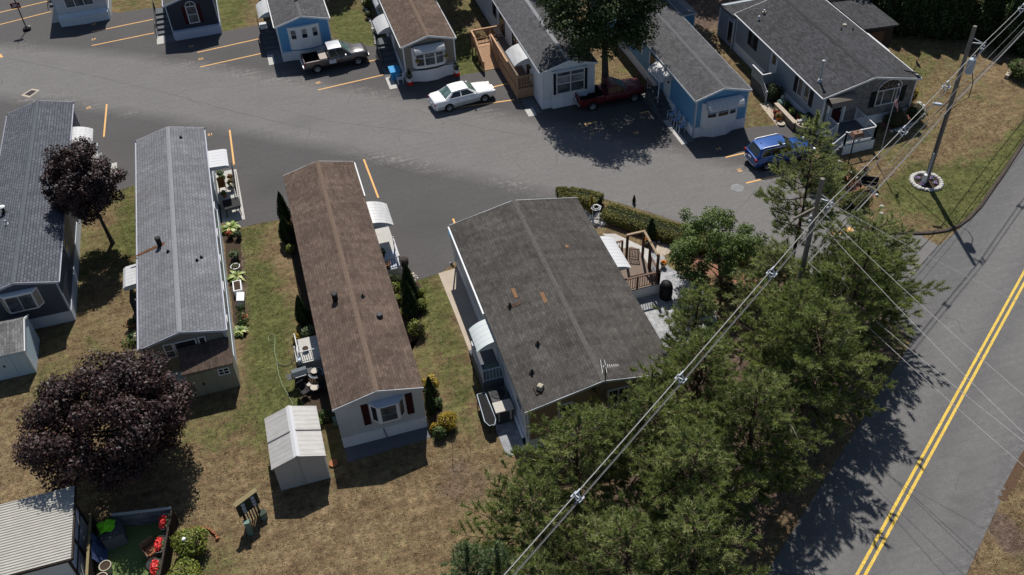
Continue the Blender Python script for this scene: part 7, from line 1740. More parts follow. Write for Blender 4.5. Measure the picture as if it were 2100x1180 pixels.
for i, (x, y, m, lab) in enumerate(((35.4, 52.2, 'leaf_plant', 'green plant at the back of the brick planter'), (35.35, 51.3, 'leaf_hosta', 'bright plant in the middle of the brick planter'))):
    bush('plant', lab, (x, y, .4), .3, .3, .3, 120, .13, m, 430 + i, 'plant', core=False)
potted('red pot on the brick planter', (35.55, 50.55, .4), .17, .3, 'red_paint', 'leaf_plant', None, 1); potted('red pot on the slab beside the brick planter', (34.45, 51.9, .02), .18, .32, 'red_paint', 'leaf_plant', 'petal_red', 2); potted('orange yellow pot on the slab beside the brick planter', (34.4, 51.35, .02), .2, .34, 'orange_paint', 'leaf_plant', 'petal_coral', 3)
t = thing('garden_urn', (34.35, 50.85, 0), 'low wide planter bowl on the slab corner', 'planter bowl'); mb = MB(); mb.lathe((34.3, 50.8, .012), [(.2, 0), (.3, .12), (.25, .12)], 'tan_pot', 14); mb.build('bowl', t)
bush('shrub', 'dark clipped bush against the grey side wall near the stoop', (35.4, 53.9, 0), .65, .65, .75, 1100, .11, 'leaf_dark', 441)
t = thing('garden_statue', (35.5, 52.9, 0), 'pale stone garden ornament beside the dark clipped bush', 'ornament'); mb = MB(); mb.lathe((35.5, 52.95, 0), [(.2, 0), (.18, .4), (.1, .5), (.14, .75), (.1, .95), (.02, 1.0)], 'concrete', 10); mb.build('figure', t)
t = thing('covered_lounger', (35.45, 52.6, 0), 'grey green covered garden lounger by the brick planter', 'lounger'); mb = MB(); mb.obox((35.4, 52.75, .5), (.75, .6, .5), .5, 'utility_green'); mb.build('cover', t, bevel=.12)
t = thing('garden_tub', (35.3, 49.4, 0), 'round tan garden tub full of cushions beside the white deck', 'tub'); mb = MB(); mb.lathe((35.35, 49.5, 0), [(.45, 0), (.6, .5), (.62, .72), (.52, .70), (.5, .55)], 'concrete_tan', 16); mb.build('shell', t); mb = MB(); mb.obox((35.3, 49.75, .78), (.8, .25, .18), .2, 'concrete'); mb.build('backrest', t, bevel=.05); mb = MB(); mb.obox((35.4, 49.35, .64), (.6, .4, .16), -.2, 'sand_cushion'); mb.build('cushion', t, bevel=.05)
def grill(label, p, rz, hood='dark_grey_metal', s=1.0):
    t = thing('barbecue_grill', p, label, 'grill', None, rz)
    mb = MB(); mb.box(-.35, -.25, .1, .35, .25, .7, 'black_metal'); mb.build('cart', t, world=False)
    mb = MB(); prof = [(-.4, -.27, .72), (-.4, -.28, .9), (-.4, -.1, 1.08), (-.4, .15, 1.08), (-.4, .27, .9), (-.4, .27, .72)]; mb.extrude(prof, (-.4, 0, 0), (.4, 0, 0), hood); mb.build('hood', t, world=False)
    for x in (-1, 1):
        mb = MB(); mb.box(x * .42, -.22, .74, x * .72, .22, .78, 'dark_grey_metal'); mb.build('side_shelf', t, world=False)
    mb = MB(); mb.bar((-.3, -.31, .86), (.3, -.31, .86), .03, .03, 'galvanised'); mb.build('handle', t, world=False)
    for x in (-.33, .33):
        for y in (-.22, .22): 
            mb = MB(); mb.tube([(x, y, 0), (x, y, .12)], .05, 'black_plastic', 8); mb.build('caster', t, world=False)
    return t
grill('black barbecue beside the white deck of the stone fronted home', (36.0, 49.75, .01), -PI / 2, 'black_metal')
# corner garden of that home
bush('shrub', 'dark rounded bush below the arched window', (41.75, 47.75, 0), 1.0, .75, .75, 1800, .11, 'leaf_dark', 450); bush('shrub', 'dark rounded bush at the right end of the stone front', (43.5, 48.0, 0), .85, .7, .75, 1500, .11, 'leaf_dark', 451); bush('shrub', 'golden bush at the right corner of the stone fronted home', (44.6, 50.1, 0), .55, .55, .75, 800, .1, 'leaf_gold', 452)
sheet('mulch_bed', [(41.0, 47.3), (42.5, 47.4), (44.3, 48.2), (45.0, 49.0), (45.1, 50.0), (43.7, 50.2), (43.4, 48.5), (40.9, 48.5)], 0.01, 'red_mulch', 0)
line_stones('pale stone edging curving round the bed right of the stone front', [(41.2, 47.3), (42.6, 47.4), (44.2, 48.05), (44.9, 48.7), (45.15, 49.4), (45.1, 50.1)], .32, 9, 'white_stone', .3)
hb = [(32.9, 44.2), (33.6, 43.5), (34.5, 43.5)]
hedge('big clipped olive hedge clump beside the blue car', [(32.2, 43.9), (33.2, 43.75), (34.3, 43.7), (35.0, 44.0)], 2.3, 1.15, 9000, 31)
hedge('square clipped bush at the road side of the corner bed', [(33.3, 40.4), (34.3, 40.7), (35.0, 40.7)], 1.2, .9, 3000, 32)
bedp = pxy((1716, 332), (1738, 352), (1768, 380), (1800, 407), (1785, 405), (1745, 392), (1715, 385), (1700, 378), (1722, 360))
sheet('mulch_bed', bedp, 0.012, 'red_mulch', 0)
line_stones('white stone edging along the corner mulch bed', pxy((1720, 333), (1740, 352), (1766, 372), (1782, 384), (1802, 408)), .3, 10, 'white_stone', .26)
line_stones('white stones leading down to the corner kerb under the pine', pxy((1808, 425), (1805, 455), (1790, 490)), .55, 12, 'white_stone', .24)
t = thing('garden_bench', P(1784, 384), 'dark slatted garden bench at the edge of the corner bed', 'bench'); p = P(1780, 388); rz = -.55
R = Matrix.Rotation(rz, 3, 'Z')
mb = MB(); mb.obox(p + Vector((0, 0, .42)), (1.1, .4, .05), rz, 'black_metal'); mb.build('seat', t); mb = MB(); mb.obox(p + R @ Vector((0, .22, .68)), (1.1, .05, .42), rz, 'black_metal'); mb.build('backrest', t)
for sx in (-.5, .5):
    for sy in (-.17, .17):
        q = p + R @ Vector((sx, sy, 0)); mb = MB(); mb.tube([q, q + Vector((0, 0, .42))], .03, 'black_metal', 6); mb.build('leg', t)
for i, (q, r, m, lab) in enumerate((((1752, 372), .38, 'leaf_dark', 'dark green plant in the corner mulch bed'), ((1765, 368), .3, 'leaf_plant', 'leafy plant next to the garden bench'), ((1772, 358), .28, 'leaf_maroon', 'maroon leaved plant in the corner bed'), ((1703, 333), .4, 'needles_blue', 'spiky blue green plant beside the clipped hedge clump'))):
    p = P(*q); bush('plant', lab, (p.x, p.y, 0), r, r, r * 1.2, 200, .13, m, 460 + i, 'plant', core=False)
for i, (q, lab) in enumerate((((1736, 372), 'leafless twig shrub in the corner mulch bed'), ((1745, 362), 'bare branching twigs beside the lamp post'))):
    p = P(*q); R_ = random.Random(i); mb = MB()
    for j in range(12): a = R_.uniform(0, 6.28); mb.tube([p, p + Vector((.12 * math.cos(a), .12 * math.sin(a), .3)), p + Vector((.4 * math.cos(a), .4 * math.sin(a), .75))], [.015, .01, .004], 'bark_grey', 4)
    t = tag(mb.build('twig_shrub', None, at=tuple(p)), lab, 'shrub')
# verge bush and plank at the far right
t = thing('timber_post', P(2066, 155), 'weathered timber post lying by the green bush at the right edge', 'timber'); mb = MB(); a, b = P(2064, 158, .15), P(2080, 138, .15); mb.bar(a, b, .3, .25, 'concrete_tan'); mb.build('beam', t)
p = P(2088, 160); bush('shrub', 'leafy green bush at the right edge above the road', (p.x, p.y, 0), .9, 1.3, .8, 1600, .16, 'leaf_green', 470)

# ------------------------------------------------------------------ pale grey home: right hand porch and flower border
sheet('side_slab', [(-5.85, 53.0), (-4.35, 52.9), (-4.45, 59.0), (-5.0, 59.0), (-5.85, 57.5)], 0.012, 'concrete', 0)
t = thing('side_porch', (-5.2, 55, 0), 'pale concrete porch with dark handrail beside the pale grey roofed home', 'porch')
mb = MB(); mb.box(-5.85, 54.6, 0, -4.5, 58.2, .55, 'concrete'); mb.build('landing', t)
mb = MB(); mb.tube([(-4.58, 54.7, 1.4), (-4.58, 57.8, 1.4)], .03, 'black_metal', 6)
for i in range(12): mb.tube([(-4.58, 54.7 + .28 * i, .55), (-4.58, 54.7 + .28 * i, 1.4)], .012, 'black_metal', 4)
mb.build('railing', t); mb = MB(); mb.box(-5.8, 58.2, 0, -4.7, 58.5, .36, 'concrete'); mb.box(-5.8, 58.5, 0, -4.7, 58.8, .18, 'concrete'); mb.build('step', t)
stool_chair('brown wooden armchair on the concrete porch', (-5.45, 55.9, .55), 0, 'orange_brown' if 'orange_brown' in MATS else plain('orange_brown', (.27, .115, .035), .6, var=.25), 'brown_stain_wood')
for i, (x, y, r, bl, lab) in enumerate(((-5.5, 57.6, .2, None, 'large green potted plant at the head of the porch'), (-5.4, 57.0, .18, None, 'green potted plant in front of the largest one on the porch'), (-4.85, 56.9, .15, 'petal_coral', 'pot of orange flowers by the porch rail'), (-4.9, 56.3, .15, 'petal_coral', 'small flowering pot by the porch rail'), (-4.85, 55.7, .14, 'petal_white', 'pot of white flowers by the porch rail'), (-5.4, 55.1, .15, None, 'dark pot on the corner of the porch'))):
    potted(lab, (x, y, .55), r, .28, ('black_plastic', 'tan_pot', 'terracotta')[i % 3], 'leaf_plant', bl, 480 + i, .28, group='pots on the concrete porch')
t = thing('patio_table', (-5.0, 54.0, 0), 'black covered table in shade at the end of the concrete porch', 'table'); mb = MB(); mb.obox((-5.0, 53.95, .76), (1.1, 1.1, .05), .1, 'black_plastic'); mb.build('tabletop', t, bevel=.02)
for sx in (-.45, .45):
    for sy in (-.45, .45): mb = MB(); mb.tube([(-5.0 + sx, 53.95 + sy, 0), (-5.0 + sx, 53.95 + sy, .75)], .03, 'black_metal', 6); mb.build('leg', t)
potted('pot of red leaved flowers in the border below the porch', (-5.45, 51.2, 0), .2, .3, 'black_plastic', 'leaf_plant', 'petal_red', 490); potted('grey pot with dark plant in the flower border', (-4.9, 51.0, 0), .2, .35, 'dark_grey_metal', 'leaf_dark', None, 491)
sheet('flower_border', jag([(-5.9, 41.6), (-5.25, 41.6), (-5.1, 46), (-4.85, 51.8), (-5.9, 51.8)], .06, .6, 3), 0.008, 'soil', 0)
p = P(478, 470); hosta('largest yellow green hosta nearest the porch', (p.x - .1, p.y - .1, 0), .85, 500, 60); p = P(487, 572); hosta('yellow green hosta halfway down the sage wall', (p.x, p.y, 0), .75, 501, 52); p = P(495, 683); hosta('smaller variegated hosta near the lean-to shed', (p.x, p.y, 0), .55, 502, 44)
potted('tall grey pot with ferny plant in the flower border', (-5.3, 48.9, 0), .28, .4, 'dark_grey_metal', 'leaf_plant', None, 503, .35); potted('white rimmed pot of dark soil in the flower border', (-5.35, 47.9, 0), .28, .3, 'white_trim', 'leaf_plant', None, 504, .18, n=25)
t = thing('planter_box', (-5.4, 45.7, 0), 'white square planter box standing below a hosta', 'planter box', 'white planter boxes'); mb = MB(); mb.box(-5.62, 45.3, 0, -5.1, 46.25, .5, 'white_trim'); mb.build('box', t); mb = MB(); mb.box(-5.55, 45.37, .5, -5.17, 46.18, .51, 'soil'); mb.build('soil', t)
t = thing('planter_box', (-5.3, 44.7, 0), 'tipped white planter box next to the standing one', 'planter box', 'white planter boxes'); mb = MB(); mb.obox((-5.3, 44.75, .25), (.45, .75, .45), -.12, 'white_trim', ('Y', .2)); mb.build('box', t)
for i, (y, m, b_, lab) in enumerate(((43.9, 'leaf_dark', None, 'dark leafy plant under the tipped planter box'), (43.2, 'leaf_plant', 'petal_coral', 'coral flowering plant in the border'), (42.7, 'leaf_plant', None, 'low green plant below the coral flowers'))):
    t = bush('plant', lab, (-5.35, y, 0), .36, .33, .3, 160, .12, m, 510 + i, 'plant', core=False)
    if b_: flower_patch(t, 'flowers', (0, 0, .2), (.35, .33, .25), 70, .1, b_, 520)
# left hand stoop of the pale grey home
t = thing('side_stoop', (-10.9, 45.6, 0), 'small shaded stoop with rail left of the pale grey roofed home', 'stoop'); mb = MB(); mb.box(-11.4, 45.0, 0, -10.4, 46.9, .75, 'concrete_grey'); mb.build('landing', t); mb = MB(); rail_run(mb, [(-11.36, 46.85, .75), (-11.36, 45.05, .75), (-10.42, 45.05, .75)], .9, 'dark_grey_metal', 'dark_grey_metal', gap=.14, pw=.05, top=(.05, .04)); mb.build('railing', t)
mb = MB(); mb.box(-11.3, 44.7, 0, -10.5, 45.0, .5, 'concrete_grey'); mb.box(-11.3, 44.4, 0, -10.5, 44.7, .25, 'concrete_grey'); mb.build('step', t)
potted('leafy plant in a tub on the shaded stoop', (-11.1, 46.2, .75), .22, .3, 'black_plastic', 'leaf_plant', None, 530, .35)
t = thing('storage_chest', (-10.85, 44.0, 0), 'low grey storage chest with cream cushion by the shaded stoop', 'chest'); mb = MB(); mb.box(-11.2, 43.6, 0, -10.5, 44.3, .45, 'ac_dark'); mb.build('box', t); mb = MB(); mb.box(-11.1, 43.75, .45, -10.6, 44.15, .55, 'sand_cushion'); mb.build('cushion', t, bevel=.03)
for i, (x, y, m, b_, lab) in enumerate(((-11.7, 44.6, 'leaf_plant', 'petal_coral', 'red flowering plant left of the shaded stoop'), (-11.45, 43.4, 'leaf_plant', 'petal_white', 'cream hydrangea left of the pale grey roofed home'), (-11.9, 43.0, 'leaf_green', None, 'bright green ground plant by the hydrangea'))):
    t = bush('plant', lab, (x, y, 0), .45, .4, .4, 190, .13, m, 540 + i, 'plant', core=False)
    if b_: flower_patch(t, 'flowers', (0, 0, .3), (.4, .36, .3), 50, .13, b_, 545 + i)
t = thing('bucket', (-10.7, 41.5, 0), 'white bucket in the shade beside the pale grey roofed home', 'bucket'); mb = MB(); mb.lathe((-10.75, 41.5, 0), [(.18, 0), (.24, .4), (.2, .38)], 'white_trim', 14); mb.build('bucket', t)
# garden hose on the lawn
pts = [P(*q, .03) for q in ((551, 690), (558, 686), (564, 692), (563, 720), (568, 745), (572, 770), (580, 792), (592, 812), (601, 830))]; pts = [P(552, 700, .03), P(550, 690, .03)] + pts
mb = MB(); mb.tube(pts, .013, 'hose_green', 6); tag(mb.build('garden_hose', None, at=tuple(pts[5]), smooth=True), 'pale green garden hose snaking over the lawn toward the metal shed', 'hose')
pts = [P(*q, .03) for q in ((604, 722), (602, 738), (595, 748), (583, 752), (572, 748), (566, 740))]; mb = MB(); mb.tube(pts, .018, 'wire_dark', 5); tag(mb.build('electric_cord', None, at=tuple(pts[2]), smooth=True), 'dark cord looping from the stoop railing over the grass', 'cord')

# ------------------------------------------------------------------ brown home: left stoop, borders
t = thing('side_stoop', (-2.0, 37.5, 0), 'pale concrete stoop with white railing left of the brown roofed home', 'stoop')
mb = MB(); mb.box(-2.4, 37.75, 0, -1.12, 39.7, .7, 'concrete'); mb.build('landing', t)
mb = MB(); rail_run(mb, [(-2.36, 37.8, .7), (-1.15, 37.8, .7)], .85, 'white_bright', 'white_bright', gap=.11, pw=.05, top=(.05, .04), balm='hydro_grey'); mb.build('railing', t)
mb = MB(); mb.bar((-2.45, 38.4, 1.0), (-2.5, 39.85, 1.0), .06, .06, 'white_bright'); mb.box(-2.5, 38.35, 0, -2.42, 38.43, 1.0, 'white_bright'); mb.box(-2.55, 39.8, 0, -2.47, 39.88, 1.05, 'white_bright'); mb.build('handrail', t)
mb = MB(); mb.box(-2.7, 38.3, 0, -2.4, 39.6, .35, 'concrete'); mb.build('step', t)
potted('round dark pot on the concrete stoop', (-2.05, 38.65, .7), .16, .22, 'dark_wood', None, None, 550, name='plant_pot', cat='pot')
t = thing('hose_reel', (-2.95, 38.0, 0), 'grey hose reel box by the stoop handrail', 'hose reel'); mb = MB(); mb.obox((-2.5, 38.15, .55), (.22, .4, .4), .1, 'hydro_grey'); mb.build('cabinet', t, bevel=.05)
grill('barbecue with grey blue hood beside the concrete stoop', (-2.6, 36.95, .01), .1, 'grill_grey')
t = thing('patio_table', (-1.75, 36.75, 0), 'round dark glass table with a pot beside the brown roofed home', 'table'); mb = MB(); mb.lathe((-1.75, 36.75, .72), [(.38, 0), (.40, .02), (.38, .03)], 'table_glass', 22); mb.build('tabletop', t); mb = MB(); mb.tube([(-1.75 + .4 * math.cos(a * PI / 12), 36.75 + .4 * math.sin(a * PI / 12), .745) for a in range(25)], .022, 'hydro_grey', 5); mb.build('rim', t)
for a in range(4): mb = MB(); mb.tube([(-1.75 + .33 * math.cos(a * PI / 2 + .7), 36.75 + .33 * math.sin(a * PI / 2 + .7), 0), (-1.75 + .22 * math.cos(a * PI / 2 + .7), 36.75 + .22 * math.sin(a * PI / 2 + .7), .72)], .025, 'black_metal', 6); mb.build('leg', t)
t = thing('table_pot', (-1.75, 36.8, .76), 'shallow tan bowl on the round glass table', 'bowl'); mb = MB(); mb.lathe((-1.8, 36.8, .765), [(.12, 0), (.2, .12), (.16, .12)], 'flat_stone', 12); mb.build('bowl', t)
stool_chair('dark metal chair on the lawn side of the round glass table', (-2.55, 35.95, .01), .4, 'black_metal', 'black_metal')
stool_chair('dark metal chair on the wall side of the round glass table', (-1.55, 36.0, .01), -.3, 'black_metal', 'black_metal')
for i, (x, y, r, lab) in enumerate(((-1.98, 36.02, .26, 'larger stool with pale round seat below the glass table'), (-2.25, 36.33, .18, 'smaller stool with pale round seat below the glass table'))):
    mb = MB(); mb.lathe((x, y, .4), [(r * .9, 0), (r, .03), (r * .9, .06), (.05, .07)], 'flat_stone', 12); t = thing('stool', (x, y, 0), lab, 'stool', 'stools by the glass table'); mb.build('seat', t); mb = MB(); mb.lathe((x, y, 0), [(r * .7, 0), (.05, .05), (.05, .4)], 'black_metal', 10); mb.build('pedestal', t)
sheet('planting_bed', jag([(-2.9, 34.6), (-2.3, 33.7), (-1.2, 33.6), (-1.2, 52.2), (-1.9, 52.2), (-1.75, 47), (-1.75, 43), (-2.1, 40), (-2.8, 36.2)], .07, .6, 7), 0.008, 'soil', 0)
for i, (x, y, r, hh, lab) in enumerate(((-1.75, 51.7, .5, 2.5, 'tallest dark arborvitae at the back of the brown roofed home'), (-1.85, 49.6, .58, 2.1, 'stout dark arborvitae beside the brown roof'), (-1.85, 41.6, .52, 2.3, 'dark arborvitae halfway along the left of the brown roof'), (-2.85, 34.5, .3, 1.5, 'small arborvitae at the corner of the grill bed'))):
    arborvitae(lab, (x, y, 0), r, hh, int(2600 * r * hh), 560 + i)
for i, (x, y, r, m, lab) in enumerate(((-1.85, 48.4, .36, 'leaf_lime', 'yellow green shrub below the stout arborvitae'), (-1.75, 50.6, .4, 'leaf_gold', 'golden shrub between two arborvitae'), (-2.5, 40.3, .3, 'leaf_gold', 'golden shrub above the stoop handrail'), (-1.7, 40.4, .45, 'needles_blue', 'blue green shrub between arborvitae and stoop'), (-1.6, 39.6, .32, 'leaf_plant', 'leafy green plant at the head of the stoop'), (-1.7, 33.9, .4, 'leaf_plant', 'leafy plant under the eave near the metal shed'), (-2.2, 33.7, .3, 'leaf_hosta', 'pale leafy plant near the metal shed'), (-2.9, 33.7, .2, 'leaf_lime', 'tiny lime plant at the end of the grill bed'))):
    bush('shrub', lab, (x, y, 0), r, r, r, int(900 * r), .11, m, 570 + i, group='shrubs left of the brown roofed home')
# right side of the brown home
t = thing('side_porch', (4.1, 45.4, 0), 'white floored porch with iron railing under the curved awning of the brown roofed home', 'porch')
mb = MB(); mb.box(3.35, 43.9, 0, 4.55, 47.6, .62, 'concrete'); mb.build('landing', t); mb = MB(); mb.box(3.4, 43.95, .625, 4.5, 45.7, .635, 'hydro_grey'); mb.build('mat', t)
mb = MB(); rail_run(mb, [(3.42, 43.95, .62), (4.5, 43.95, .62)], .85, 'black_metal', 'black_metal', gap=.15, pw=.03, top=(.03, .03)); mb.build('railing', t)
mb = MB()
for dz in (.9, .5): mb.bar((4.52, 43.95, .62 + dz), (4.52, 45.8, .62 + dz), .06, .06, 'white_bright')
for yy in (43.95, 45.8): mb.box(4.48, yy - .04, .62, 4.56, yy + .04, 1.6, 'white_bright')
mb.build('railing', t); mb = MB(); mb.box(3.45, 47.6, 0, 4.5, 47.95, .4, 'concrete'); mb.box(3.45, 47.95, 0, 4.5, 48.3, .2, 'concrete'); mb.build('step', t)
sheet('side_slab', [(3.45, 43.0), (4.7, 43.0), (4.65, 49.3), (3.5, 49.3)], 0.012, 'concrete', 0)
potted('potted palm like plant on the white floored porch', (3.65, 45.3, .62), .18, .28, 'dark_wood', 'leaf_plant', None, 580, .4); potted('tan round stool pot by the porch railing', (3.75, 44.2, .62), .2, .3, 'terracotta', None, None, 581, name='plant_pot', cat='pot')
t = thing('wire_basket', (4.8, 44.6, 0), 'dark round wicker basket leaning on the porch side', 'basket'); mb = MB(); mb.lathe((4.82, 44.5, 0), [(.16, 0), (.28, .35), (.3, .7), (.2, .8), (.05, .82)], 'dark_wood', 12); mb.build('basket', t)
sheet('planting_bed', jag([(3.45, 30.9), (4.0, 30.9), (4.2, 33), (4.1, 34.6), (3.6, 35.2), (3.6, 37.9), (4.3, 38.1), (4.9, 40), (5.3, 41.2), (5.4, 42.9), (3.45, 42.9)], .07, .6, 8), 0.0125, 'soil', 0)
arborvitae('tallest slim arborvitae right of the brown roof', (4.55, 41.5, 0), .62, 2.9, 3600, 590); arborvitae('arborvitae just in front of the tallest one right of the brown roof', (4.3, 40.2, 0), .62, 2.7, 3600, 591); arborvitae('slim arborvitae near the front corner of the brown roofed home', (3.72, 32.6, 0), .36, 2.0, 1500, 592); arborvitae('slim arborvitae just behind its twin at the front corner bed', (3.95, 33.6, 0), .36, 1.7, 1300, 593)
for i, (x, y, rx, m, lab) in enumerate(((4.35, 38.5, .62, 'leaf_lime', 'large yellow green shrub below the pair of arborvitae'), (5.05, 40.5, .42, 'leaf_lime', 'lime shrub right of the pair of arborvitae'), (5.15, 41.6, .36, 'leaf_lime', 'small lime shrub at the tarmac edge'), (3.75, 41.5, .35, 'leaf_lime', 'lime plant squeezed between wall and arborvitae'), (3.75, 40.3, .3, 'leaf_lime', 'lime plant against the wall beside the front arborvitae'), (4.1, 34.2, .5, 'leaf_gold', 'golden bush at the top of the front corner bed'), (4.2, 32.9, .3, 'leaf_plant', 'low dark plant in the front corner bed'), (3.75, 30.85, .42, 'leaf_plant', 'low green shrub at the end of the front corner bed'), (3.55, 31.3, .28, 'leaf_gold', 'small golden plant against the pale wall'), (3.7, 43.2, .5, 'leaf_dark', 'dark leafy plant below the porch of the brown roofed home'), (4.25, 43.1, .4, 'leaf_dark', 'dark pot plant at the porch corner'), (3.75, 42.4, .45, 'leaf_lime', 'bright lime perennial by the porch'))):
    bush('shrub', lab, (x, y, 0), rx, rx, rx * .95, int(1100 * rx), .11, m, 600 + i, group='shrubs right of the brown roofed home')
bush('shrub', 'round golden ball shrub on the lawn beside the front corner bed', (4.32, 31.3, 0), .62, .6, .55, 1700, .1, 'leaf_gold', 620)
potted('white pot crowded with cream and purple flowers by the tarmac', (4.9, 42.85, 0), .3, .45, 'white_trim', 'petal_white', 'petal_purple', 621, .4, n=150); potted('pot of golden flowers in front of the white flower pot', (4.55, 42.45, 0), .2, .35, 'white_trim', 'leaf_gold', None, 622, .3)
p = P(929, 925); mb = MB(); mb.tube([p, p + Vector((0, 0, 1.5)), p + Vector((.05, 0, 1.75)), p + Vector((.2, 0, 1.8)), p + Vector((.28, 0, 1.68))], .014, 'black_metal', 5); tag(mb.build('shepherd_hook', None, at=tuple(p)), 'thin black garden hook standing by the golden ball shrub', 'garden hook')
sheet('side_slab', [(-1.1, 30.75), (3.3, 30.95), (3.3, 31.72), (-1.1, 31.72)], 0.012, 'concrete_grey', 0)
mb = MB(); c = P(662, 949); mb.lathe((-2.0 + .2, 30.9, 0), [(.2, 0), (.24, .1), (.18, .1)], 'terracotta', 12); tag(mb.build('saucer', None, at=(-1.8, 30.9, 0)), 'terracotta saucer on the grass beside the metal shed', 'saucer')

# ------------------------------------------------------------------ charcoal roofed home: left side
sheet('side_path', pxy((899, 561), (941, 549), (985, 700), (1040, 830), (1000, 830), (962, 720), (935, 650)), 0.012, 'concrete_tan', 0)
sheet('side_path', [(7.1, 36), (7.95, 36), (7.95, 43.2), (7.1, 43.2)], 0.016, 'concrete_tan', 0)
sheet('paver_walk', pxy((1010, 866), (1060, 850), (1120, 905), (1075, 925), (1040, 938)), 0.014, 'paver_grey', 0)
t = thing('side_porch', (7.3, 32.9, 0), 'grey porch with white railing under the mint awning of the charcoal roofed home', 'porch')
mb = MB(); mb.box(6.75, 33.0, 0, 7.95, 35.4, .8, 'concrete_grey'); mb.build('landing', t); mb = MB(); mb.box(7.15, 33.15, .805, 7.85, 34.2, .82, 'utility_green'); mb.build('mat', t)
mb = MB(); rail_run(mb, [(6.8, 35.3, .8), (6.8, 33.05, .8)], .9, 'white_bright', 'white_bright', gap=.16, pw=.07, top=(.07, .05)); mb.build('railing', t); mb = MB(); rail_run(mb, [(6.8, 33.05, .8), (7.9, 33.05, .8)], .9, 'hydro_grey', 'hydro_grey', gap=.16, pw=.06, top=(.05, .05)); mb.build('railing', t)
mb = MB(); mb.box(6.75, 35.4, 0, 7.9, 35.75, .53, 'concrete_grey'); mb.box(6.75, 35.75, 0, 7.9, 36.1, .27, 'concrete_grey'); mb.build('step', t)
t = thing('air_conditioner', (7.3, 30.7, 0), 'grey air conditioner with round fan grille beside the charcoal roofed home', 'air conditioner'); mb = MB(); mb.box(6.85, 30.4, 0, 7.8, 31.35, .85, 'ac_dark'); mb.build('cabinet', t, bevel=.03)
mb = MB(); mb.lathe((7.3, 30.9, .855), [(.36, 0), (.38, .02), (.34, .03), (.1, .02), (.1, .05), (.02, .05)], 'black_plastic', 20)
for i in range(10): a = i * PI / 5; mb.bar((7.3, 30.9, .89), (7.3 + .36 * math.cos(a), 30.9 + .36 * math.sin(a), .885), .015, .01, 'dark_grey_metal')
mb.build('fan_grille', t)
t = thing('equipment_box', (7.3, 29.9, 0), 'beige topped equipment box in front of the air conditioner', 'equipment box'); mb = MB(); mb.box(6.85, 29.55, 0, 7.75, 30.2, .95, 'ac_dark'); mb.build('box', t); mb = MB(); mb.box(6.8, 29.5, .95, 7.8, 30.25, 1.03, 'ac_beige'); mb.build('lid', t, bevel=.015); mb = MB(); mb.box(6.92, 29.535, .2, 7.0, 29.55, .9, 'ac_beige'); mb.box(7.55, 29.535, .2, 7.66, 29.55, .9, 'ac_beige'); mb.build('trim', t)
t = thing('drain_pipe', (7.75, 29.6, 0), 'white pipe run along the foot of the charcoal roofed home', 'pipe'); mb = MB(); mb.tube([(7.85, 31.2, .25), (7.85, 29.2, .2)], .09, 'white_trim', 8); mb.tube([(7.85, 29.2, .2), (7.85, 28.7, .1)], .1, 'black_plastic', 8); mb.build('pipe', t)
t = thing('long_table', (6.55, 29.9, 0), 'long dark glass table with rounded grey rim beside the equipment box', 'table')
pl = [(6.25, 31.3), (6.7, 31.3), (6.75, 29.4), (6.6, 29.05), (6.3, 29.05), (6.15, 29.4)]
mb = MB(); mb.prism(pl, .70, .73, 'bed_liner'); mb.build('tabletop', t); mb = MB(); mb.tube([(a, b, .735) for a, b in pl + pl[:1]], .025, 'hydro_grey', 6); mb.build('rim', t)
for a, b in (pl[0], pl[1], pl[3], pl[4]): mb = MB(); mb.tube([(a, b, 0), (a, b, .7)], .03, 'black_metal', 6); mb.build('leg', t)
SHIFT_Y(('air_conditioner', 'equipment_box', 'long_table'), 1.1)
t = thing('blue_pipe', (7.45, 43.4, 1.2), 'bright blue downspout extension at the back corner of the charcoal roofed home', 'pipe'); a, b = P(921, 474, 1.6), P(926, 490, 1.4); mb = MB(); mb.tube([a, a.lerp(b, .5) + Vector((0, 0, .05)), b], .07, 'pool_blue' if 'pool_blue' in MATS else plain('pool_blue', (.02, .36, .62), .4, var=.1), 8); mb.build('pipe', t)
# antenna
p = roof_xy(H4, 1241, 778); p.y = max(p.y, 28.5); t = thing('tv_antenna', p, 'television aerial on a dark mast at the ridge of the charcoal roof', 'aerial')
mb = MB(); mb.tube([p - Vector((0, 0, .1)), p + Vector((0, 0, 1.0))], .03, 'black_metal', 8); mb.build('mast', t)
dv = Vector((.85, -.2, 0)).normalized(); sv = Vector((dv.y, -dv.x, 0)) * -1; mb = MB(); c = p + Vector((0, 0, .95)); mb.tube([c - dv * .22, c + dv * .62], .012, 'wire_silver', 5)
for i, L in enumerate((.45, .06, .42, .12, .11, .1, .09, .085, .08)):
    q = c - dv * .2 + dv * (.1 * i); mb.tube([q - sv * L, q + sv * L], .011, 'white_trim', 4)
mb.build('elements', t)
# right side deck with timber frame
t = thing('wooden_deck', (17.6, 38.8, 0), 'brown timber deck with ramped frame at the right of the charcoal roofed home', 'deck')
x0, x1, ya, yb, z = 15.95, 18.85, 37.2, 40.6, .75
mb = MB(); planks(mb, x0, x1, ya, yb, z, .135, .014, 'weathered_deck', 'x'); mb.build('floor', t)
mb = MB(); mb.box(x0, ya - .03, 0, x1, ya, z - .04, 'white_trim'); mb.box(x1 - .03, ya, 0, x1, yb, z - .05, 'brown_stain_wood'); mb.build('skirting', t)
for pts in ([(16.05, ya + .05, z), (17.4, ya + .05, z), (18.78, ya + .05, z)], [(18.78, ya + .05, z), (18.78, 38.6, z)], [(16.6, yb - .05, z), (17.75, yb - .05, z)]):
    mb = MB(); rail_run(mb, pts, .95, 'brown_stain_wood', 'brown_stain_wood', gap=.15, pw=.1, top=(.13, .05)); mb.build('railing', t)
mb = MB()
